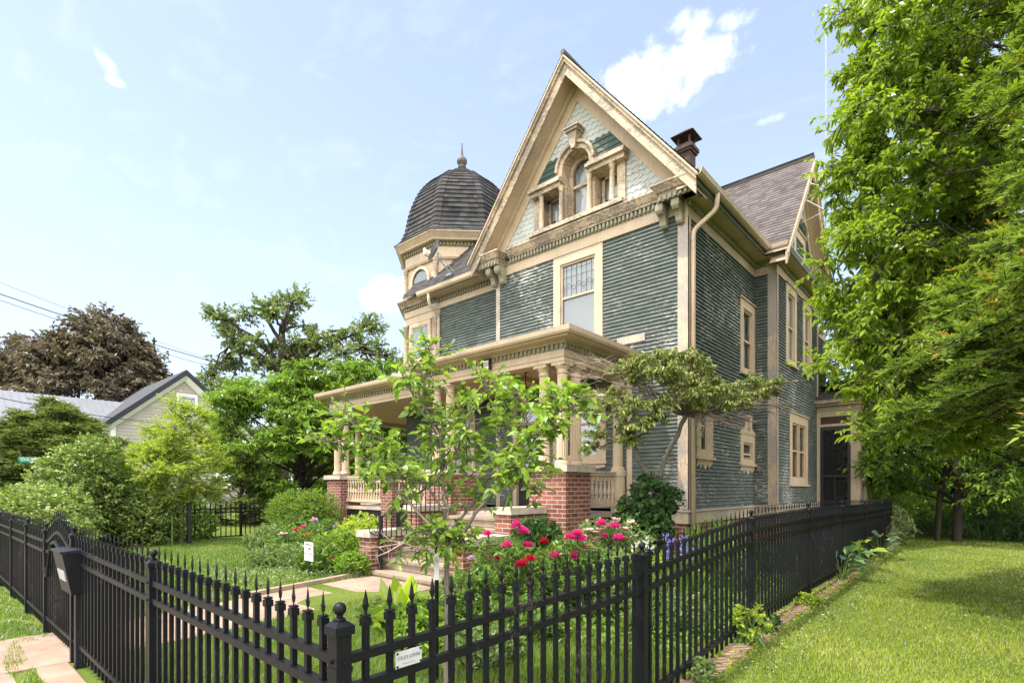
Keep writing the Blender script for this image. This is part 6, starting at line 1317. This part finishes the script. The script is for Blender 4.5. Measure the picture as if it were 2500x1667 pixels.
for sg in (-1, 1):
    mb = MB(); y = ymid + sg * hw; mb.hexa([(NX + .55, ymid, zr - .12), (NX - 14.5, ymid, zr - .12), (NX - 14.5, y, zs - .12), (NX + .55, y, zs - .12), (NX + .55, ymid, zr), (NX - 14.5, ymid, zr), (NX - 14.5, y, zs), (NX + .55, y, zs)])
    for k in range(38):
        x = NX + .4 - k * .4; mb.hexa([(x, ymid, zr), (x - .04, ymid, zr), (x - .04, y, zs), (x, y, zs), (x, ymid, zr + .05), (x - .04, ymid, zr + .05), (x - .04, y, zs + .05), (x, y, zs + .05)])
    mb.build('roof', mroof, nh)
    mb = MB(); mb.hexa([(NX + .55, ymid, zr - .36), (NX + .60, ymid, zr - .36), (NX + .60, y, zs - .36), (NX + .55, y, zs - .36), (NX + .55, ymid, zr + .03), (NX + .60, ymid, zr + .03), (NX + .60, y, zs + .03), (NX + .55, y, zs + .03)]); mb.build('roof_edge', mdark, nh)
    mb = MB(); mb.hexa([(NX + .05, ymid, zr - .75), (NX + .12, ymid, zr - .75), (NX + .12, y, zs - .75), (NX + .05, y, zs - .75), (NX + .05, ymid, zr - .38), (NX + .54, ymid, zr - .38), (NX + .54, y, zs - .38), (NX + .05, y, zs - .38)]); mb.build('rake_board', M['white'], nh)
FN = right(NX); mb = MB(); wy0, wy1, wz0, wz1 = 12.62, 13.95, 6.75, 8.45
for a, b, c, d in ((wy0, wy0 + .16, wz0, wz1), (wy1 - .16, wy1, wz0, wz1), (wy0 + .16, wy1 - .16, wz1 - .16, wz1), (wy0 + .16, wy1 - .16, wz0, wz0 + .12), (wy0 + .16, wy1 - .16, 7.55, 7.62)): mb.fbox(FN, a, b, c, d, 0, .1)
nw = mb.build('window', M['white'], nh); mb = MB(); mb.face([FN(wy0 + .1, wz0, .05), FN(wy1 - .1, wz0, .05), FN(wy1 - .1, wz1, .05), FN(wy0 + .1, wz1, .05)]); mb.build('glass', M['glass_dark'], nw)
mb = MB(); mb.face([FN(wy0 + .1, wz0 + .9, .04), FN(wy1 - .1, wz0 + .9, .04), FN(wy1 - .1, wz1, .04), FN(wy0 + .1, wz1, .04)]); mb.build('blind', M['blind'], nw)
mb = MB(); mb.fbox(FN, 12.95, 13.6, 6.88, 7.28, -.1, .38)
for k in range(7): mb.fbox(FN, 13.0, 13.55, 6.93 + k * .045, 6.95 + k * .045, .38, .40)
mb.build('air_conditioner', M['white'], None, label='white window air conditioner in the neighbouring house gable', cat='air conditioner')
mb = MB(); mb.fbox(FN, NY0 - .06, NY0 + .2, 0, 6.2, -.1, .06); mb.fbox(FN, NY1 - .2, NY1 + .06, 0, 6.2, -.1, .06); mb.build('corner_board', M['white'], nh)
mb = MB()
for a, b in ((15.2, 16.3), (10.2, 11.2)):
    mb.fbox(FN, a, b, 1.5, 3.4, 0, .08)
mb.build('lower_window', M['white'], nh)
mb = MB(); xs0, xs1 = NX - 3.2, NX - 7.5                # wing with ribbed metal roof, ridge running towards the street
mb.box(xs1 - 4, xs0 + .0, 3.5, NY0, 0, 5.6); mb.build('wing_wall', lap, nh)
mb = MB(); xm = NX - 7; zz = 8.35
for sg, xe in ((1, NX - 2.2), (-1, NX - 12)):
    mb.hexa([(xm, 2.9, zz - .1), (xe, 2.9, 5.7), (xe, ymid, 5.7), (xm, ymid, zz - .1), (xm, 2.9, zz), (xe, 2.9, 5.8), (xe, ymid, 5.8), (xm, ymid, zz)])
    for k in range(26):
        y = 3 + k * .4; mb.hexa([(xm, y, zz), (xe, y, 5.8), (xe, y + .05, 5.8), (xm, y + .05, zz), (xm, y, zz + .05), (xe, y, 5.85), (xe, y + .05, 5.85), (xm, y + .05, zz + .05)])
mb.build('wing_roof', mroof, nh)
# tan roof of a garage far behind the side porch
gp = at(2035, 940, 34); gar = empty('garage', (gp[0], gp[1] + 3, 0), 'distant outbuilding with a tan shingle roof behind the side porch', 'garage')
mb = MB(); mb.box(gp[0] - 4, gp[0] + 3, gp[1], gp[1] + 6, 0, 5.2); mb.build('wall', lap, gar)
mb = MB(); mb.courses((gp[0] - 4.5, gp[1] - .5, 5.1), (1, 0, 0), (0, .7, .7), 0, 30, .16, lambda v: (0, 8)); mb.build('roof', shingle('tan_shingle', (.38, .27, .15), (.5, .38, .22), .3, .16), gar)
# ---- overhead wires
def wire(name, label, a, b, r, sag, n=24, group='overhead lines above the left shrubs'):
    a, b = np.array(a), np.array(b); t = np.linspace(0, 1, n)[:, None]; P = a + (b - a) * t; P[:, 2] -= (4 * t * (1 - t))[:, 0] * sag
    mb = MB(); mb.tube(P, r, 5); return mb.build(name, M['iron'], None, label=label, cat='cable', group=group)
wire('power_line', 'thin single wire highest above the grey neighbouring house', at(-260, 585, 22), at(820, 965, 40), .010, .5)
wire('power_line', 'thick twisted power cable carrying the dark splice', at(-260, 625, 22), at(820, 955, 40), .024, .5)
wire('power_line', 'power cable running just below the thick twisted one', at(-260, 640, 22), at(820, 965, 40), .014, .55)
wire('service_cable', 'lowest black cable crossing in front of the grey neighbouring house', at(-200, 925, 24), at(478, 1038, 38), .02, .4, group=None)
wc = at(376, 832, 31); mb = MB(); mb.tube([wc + [0, 0, .22], wc + [0, 0, .1], wc, wc + [0, 0, -.12], wc + [0, 0, -.25]], [.03, .06, .09, .06, .03], 7); mb.tube([wc - u * .12, wc + u * .14], .05, 6); mb.build('cable_splice', M['iron'], None, label='small dark splice clamp on the thick power cable', cat='clamp')
# ================================================================ GROUND
xs = np.concatenate([[-420, -220, -120, -80, -60, -45, -35, -28], np.arange(-24, 10, .5), [12, 16, 22, 30, 45, 70, 120, 220, 420]]); ysg = np.concatenate([[-300, -120, -50, -20, -8, -3], np.arange(-1, 24, .5), [26, 30, 36, 45, 60, 90, 150, 300, 450]])
def ssn(a, b, t): t = np.clip((t - a) / (b - a), 0, 1); return t * t * (3 - 2 * t)
def gzn(x, y): return .10 * ssn(1.5, 5, y) + .10 * ssn(2.5, 6, y) * ssn(-6, -2, x)
XX, YY = np.meshgrid(xs, ysg, indexing='ij'); V = np.stack([XX, YY, gzn(XX, YY)], -1).reshape(-1, 3); nx, ny = len(xs), len(ysg)
I, J = np.meshgrid(np.arange(nx - 1), np.arange(ny - 1), indexing='ij'); q = (I * ny + J).reshape(-1); F = np.stack([q, q + ny, q + ny + 1, q + 1], 1)
t = NT('lawn_soil'); co = t.coord(); n = t.noise(co, .9, 6); n2 = t.noise(co, 35, 5); c = t.mix(t.ramp(n, [(.35, 0), (.65, 1)]), (.075, .115, .014), (.135, .165, .03)); c = t.mix(t.ramp(n2, [(.45, 0), (.75, 1)]), c, (.05, .06, .02)); gm = t.bsdf(c, .95, .1, n2, .6, .03)
tag(mesh_np('ground', V, F, gm, None, None, True), kind='structure')
def sheet(name, pts, mat, dz, kind='structure', th=None):
    mb = MB(); P = [(x, y, gz(x, y) + dz) for x, y in pts]
    if th: mb.prism([(x, y, z - th) for x, y, z in P], (0, 0, th))
    else: mb.face(P)
    return mb.build(name, mat, None, kind=kind)
rng = np.random.default_rng(300)
def wobble(a, b, n, amp): return [(a[0] + (b[0] - a[0]) * i / n + rng.normal() * amp, a[1] + (b[1] - a[1]) * i / n + rng.normal() * amp) for i in range(n + 1)]
sheet('path', [(-6.72, -.2), (-6.70, 1.5), (-6.62, 3.4), (-6.6, 5.7), (-8.5, 5.7), (-8.28, 3.4), (-8.2, 1.5), (-8.2, -.2)], M['concrete'], .016, th=.10)
sheet('pavement', [(-40, -1.6), (3, -1.6)] + wobble((3, .62), (-40, .68), 60, .012), M['pave'], .012, th=.06)
sheet('path', wobble((-5.85, .80), (-5.8, 1.05), 3, .012) + wobble((-7.9, 1.05), (-7.9, .82), 3, .012) + wobble((-7.2, .80), (-6.2, .79), 4, .012), M['concrete'], .014, th=.06)
sheet('kerb', [(-8.36, 3.3), (-8.26, 3.3), (-8.55, 5.66), (-8.66, 5.66)], M['concrete_tan'], .085, th=.12)
sheet('pavement', [(-20.9, -20), (-19.3, -20), (-19.3, 40), (-20.9, 40)], M['pave'], .02, th=.06); sheet('kerb', [(-28.3, -20), (-28.0, -20), (-28.0, 40), (-28.3, 40)], M['pave'], .12, th=.2)
# brick edging along the outside of the side fence
mb = MB(); y = 1.3
while y < 17:
    L = .20; x0 = -1.83 + rng.normal() * .006; z = gz(-1.7, y) + .018 + rng.normal() * .005
    mb.box(x0, x0 + .19, y, y + L - .008, z - .09, z); (mb.box(x0 + .198, x0 + .26, y + .03, y + L + .02, z - .10, z - .012 + rng.normal() * .004) if rng.random() < .3 else None); y += L
mb.build('kerb', plain('worn_pink_brick', (.235, .15, .115), .9, .45, 3.5, .15, .3), None, kind='structure')
def lawn(name, label, region, n, hmin, hmax, mat, seed, w=.006, keepf=None):
    rng = np.random.default_rng(seed); x0, x1, y0, y1 = region; X = x0 + (x1 - x0) * rng.random(n); Y = y0 + (y1 - y0) * rng.random(n)
    if keepf is not None: k = keepf(X, Y, rng); X, Y = X[k], Y[k]
    n = len(X); P = np.stack([X, Y, gzn(X, Y) - .004], 1); a = rng.random(n) * 2 * PI; ln = .25 + .5 * rng.random(n); D = np.stack([np.cos(a) * ln, np.sin(a) * ln, np.ones(n)], 1); D = nrm(D); S = np.stack([-np.sin(a), np.cos(a), np.zeros(n)], 1)
    patch = .5 + .5 * np.sin(X * 1.7 + 1.3 * np.sin(Y * 1.1)) * np.sin(Y * 1.9 + 1.1 * np.cos(X * .9)); h = (hmin + (hmax - hmin) * rng.random(n)) * (.8 + .4 * patch); W = w * (1 + .12 * np.hypot(X, Y))
    V = np.stack([P - S * W[:, None] * .5, P + S * W[:, None] * .5, P + D * h[:, None]], 1).reshape(-1, 3); F = np.arange(n * 3).reshape(-1, 3)
    o = mesh_np(name, V, F, mat, None, np.clip(patch * .42 + (.5 + .5 * np.sin(X * .8 + 2.1 * np.sin(Y * .53)) * np.cos(Y * .71 + X * .3)) * .2 + rng.random(n) * .5 - .06, 0, 1)); return tag(o, label, 'grass', kind='stuff')
dens = lambda X, Y, r: r.random(len(X)) < np.clip(5.0 / np.hypot(X, Y), 0, 1) ** 1.3
lawn('lawn', 'sunny mown lawn right of the side fence', (-1.66, 6.0, 2.6, 20.0), 620000, .022, .048, L_['grass'], 310, .005, lambda X, Y, r: dens(X, Y, r) & (X < Y * .42 + .3))
notpath = lambda X, Y: ~((X > -8.28) & (X < -6.62) & (Y < 5.7)) & ~((X > -8.9) & (X < -6) & (Y > 5.6))
lawn('lawn', 'longer front lawn inside the black picket fence', (-7.5, -1.9, 1.15, 4.6), 190000, .05, .13, L_['grass_front'], 311, .006, lambda X, Y, r: dens(X, Y, r) & notpath(X, Y))
lawn('lawn', 'front lawn left of the walk around the young tree', (-18.3, -8.4, 1.15, 9.5), 230000, .04, .10, L_['grass_front'], 312, .009, lambda X, Y, r: notpath(X, Y) & ((Y < 4.2) | (X < -9.6) | (r.random(len(X)) < .3)))
lawn('lawn', 'grass verge between the street fence and the sidewalk', (-14, -5.2, .56, 1.14), 17000, .02, .065, L_['grass_front'], 313, .006, lambda X, Y, r: ~((X > -7.9) & (X < -5.8) & (Y > .80)) & ((Y < 1.1) & (Y > .66 + .05 * np.sin(X * 3))) & (np.sin(X * 5 + 2 * np.sin(Y * 9)) > -.75))
def ground_cover(name, label, regs, n, L, leaf, seed, hm=.12):
    rng = np.random.default_rng(seed); i = rng.integers(0, len(regs), n); R = np.array(regs)[i]; X = R[:, 0] + (R[:, 1] - R[:, 0]) * rng.random(n); Y = R[:, 2] + (R[:, 3] - R[:, 2]) * rng.random(n); P = np.stack([X, Y, gzn(X, Y) + hm * rng.random(n) ** 1.5], 1)
    D = rng.normal(size=(n, 3)) + [0, 0, .5]; N = R3(0, 0, 1) + rng.normal(size=(n, 3)) * .5; Ls = L * (.6 + .8 * rng.random(n)); o = leaf_obj(name, P, D, N, Ls, Ls * .5, L_[leaf], None, rng, .2, 4, .2); return tag(o, label, 'ground cover', kind='stuff')
ground_cover('ground_cover', 'mixed leafy ground cover in the bed behind the side fence', [(-5.6, -2.0, 4.2, 7.3), (-4.3, -1.95, 6.5, 12), (-4.2, -1.95, 12, 17), (-2.9, -1.95, 5.2, 17)], 30000, .07, 'mid', 320, .22)
ground_cover('ground_cover', 'pale low ground cover in the bed left of the walk', [(-10.6, -8.7, 3.6, 7.0), (-12.5, -8.8, 5.5, 8.2)], 14000, .05, 'pale', 321, .14)
ground_cover('ground_cover', 'clover leaves and fallen bits scattered over the right lawn', [(-1.5, 2.5, 3.5, 9), (-1.2, 6, 6, 16), (-1.6, -1.2, 3, 12)], 5200, .032, 'pale', 322, .05)
ground_cover('ground_cover', 'low weeds creeping over the brick edging beside the side fence', [(-1.86, -1.56, 2.2, 17)], 2600, .035, 'lime', 323, .05)
# ================================================================ SKY, SUN, CAMERA
SUN = unit(R3(-.30, -.36, 1.0)); el = math.asin(SUN[2]); az = math.atan2(SUN[0], SUN[1])
world = bpy.data.worlds.new('World'); scene.world = world; world.use_nodes = True
w = NT.__new__(NT); w.m = world; w.n = world.node_tree.nodes; w.l = world.node_tree.links; w.n.clear()
sky = w.a('TexSky', {'sky_type': 'NISHITA', 'sun_disc': False, 'sun_elevation': el, 'sun_rotation': az, 'altitude': 200.0, 'air_density': 1.0, 'dust_density': 1.6, 'ozone_density': 1.2})
co = w.a('TexCoord').outputs['Generated']
def dot(v): return w.a('VectorMath', {'operation': 'DOT_PRODUCT'}, _0=co, _1=tuple(v)).outputs['Value']
n1 = w.noise(co, 22, 8, .58, .3); n2 = w.noise(co, 9, 6, .6)
mask = None
for (x, y, rx, ry, dens_) in [(1590, 195, 150, 92, 1.0), (1710, 150, 105, 60, 1.0), (1570, 240, 85, 65, .9), (1680, 70, 66, 50, .85), (1782, 55, 52, 34, .6), (256, 160, 26, 34, .4), (275, 200, 24, 14, .35), (960, 722, 100, 50, .8), (1870, 300, 40, 14, .3)]:
    c = unit(ray(x, y)); a = unit(unit(ray(x + 10, y)) - c); b = unit(unit(ray(x, y - 10)) - c); ar = np.linalg.norm(unit(ray(x + rx, y)) - c); br = np.linalg.norm(unit(ray(x, y - ry)) - c)
    A2 = w.math('POWER', w.math('ABSOLUTE', w.math('DIVIDE', dot(a), ar)), 2.0); B2 = w.math('POWER', w.math('ABSOLUTE', w.math('DIVIDE', dot(b), br)), 2.0)
    s = w.math('SUBTRACT', 1.0, w.math('ADD', A2, B2)); s = w.math('ADD', s, w.math('MULTIPLY', w.math('ADD', w.math('SUBTRACT', n1.outputs[0], .5), w.math('MULTIPLY', w.math('SUBTRACT', n2.outputs[0], .5), .5)), 3.6)); inside = w.math('GREATER_THAN', dot(c), .5)
    s = w.math('MULTIPLY', w.a('MapRange', {'interpolation_type': 'SMOOTHSTEP', 'clamp': True}, _0=s, _1=-.25, _2=1.6, _3=0.0, _4=dens_).outputs[0], inside)
    mask = s if mask is None else w.math('MAXIMUM', mask, s)
mp = w.a('Mapping', None, Vector=co, Rotation=(.2, .35, .5), Scale=(1.2, 5.5, 9)); n3 = w.noise(mp, 2.2, 7, .6, .6)
cir = w.math('MULTIPLY', w.ramp(n3, [(.52, 0), (.85, 1)]).outputs[0], .09); mask = w.math('MAXIMUM', mask, cir)
sx = w.a('SeparateXYZ', None, Vector=co); hz = w.a('MapRange', {'interpolation_type': 'SMOOTHSTEP'}, _0=sx.outputs[2], _1=0.0, _2=.75, _3=.60, _4=.30).outputs[0]
veil = w.mix(hz, sky.outputs[0], (5.4, 6.35, 8.3))
fill_bank = w.a('MapRange', {'interpolation_type': 'SMOOTHSTEP'}, _0=w.math('ADD', dot(unit((.55, -.70, .45))), w.math('MULTIPLY', w.math('SUBTRACT', n2.outputs[0], .5), .5)), _1=.02, _2=.7, _3=0.0, _4=.97).outputs[0]
veil = w.mix(fill_bank, veil, (19.5, 19.3, 18.8))      # bright unseen cloud bank added behind the camera as fill light
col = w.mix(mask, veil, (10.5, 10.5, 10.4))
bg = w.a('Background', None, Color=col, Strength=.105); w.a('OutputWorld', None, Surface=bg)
sl = bpy.data.lights.new('sun', 'SUN'); sl.energy = 3.3; sl.angle = math.radians(.6); sl.color = (1.0, .945, .86); so = bpy.data.objects.new('sun', sl); COL.objects.link(so); so.rotation_euler = Vector(SUN).to_track_quat('Z', 'Y').to_euler(); so.location = (0, 0, 30)
cam = bpy.data.cameras.new('camera'); cam.sensor_width = 36; cam.lens = FPX / 2500 * 36; cam.shift_y = (HYP - 833.5) / 2500; cam.clip_start = .05; cam.clip_end = 2000
camo = bpy.data.objects.new('camera', cam); COL.objects.link(camo); camo.location = (0, 0, CAMZ); camo.rotation_euler = (PI / 2, 0, YAW); scene.camera = camo
vs = scene.view_settings; scene.display_settings.display_device = 'sRGB'; vs.view_transform = 'Standard'; vs.look = 'None'; vs.exposure = 1.1; vs.gamma = 1; vs.use_curve_mapping = False
cy = scene.cycles; cy.use_denoising = True; cy.max_bounces = 7; cy.diffuse_bounces = 4; cy.glossy_bounces = 3; cy.transmission_bounces = 4; cy.transparent_max_bounces = 10; cy.caustics_reflective = False; cy.caustics_refractive = False; cy.sample_clamp_indirect = 6
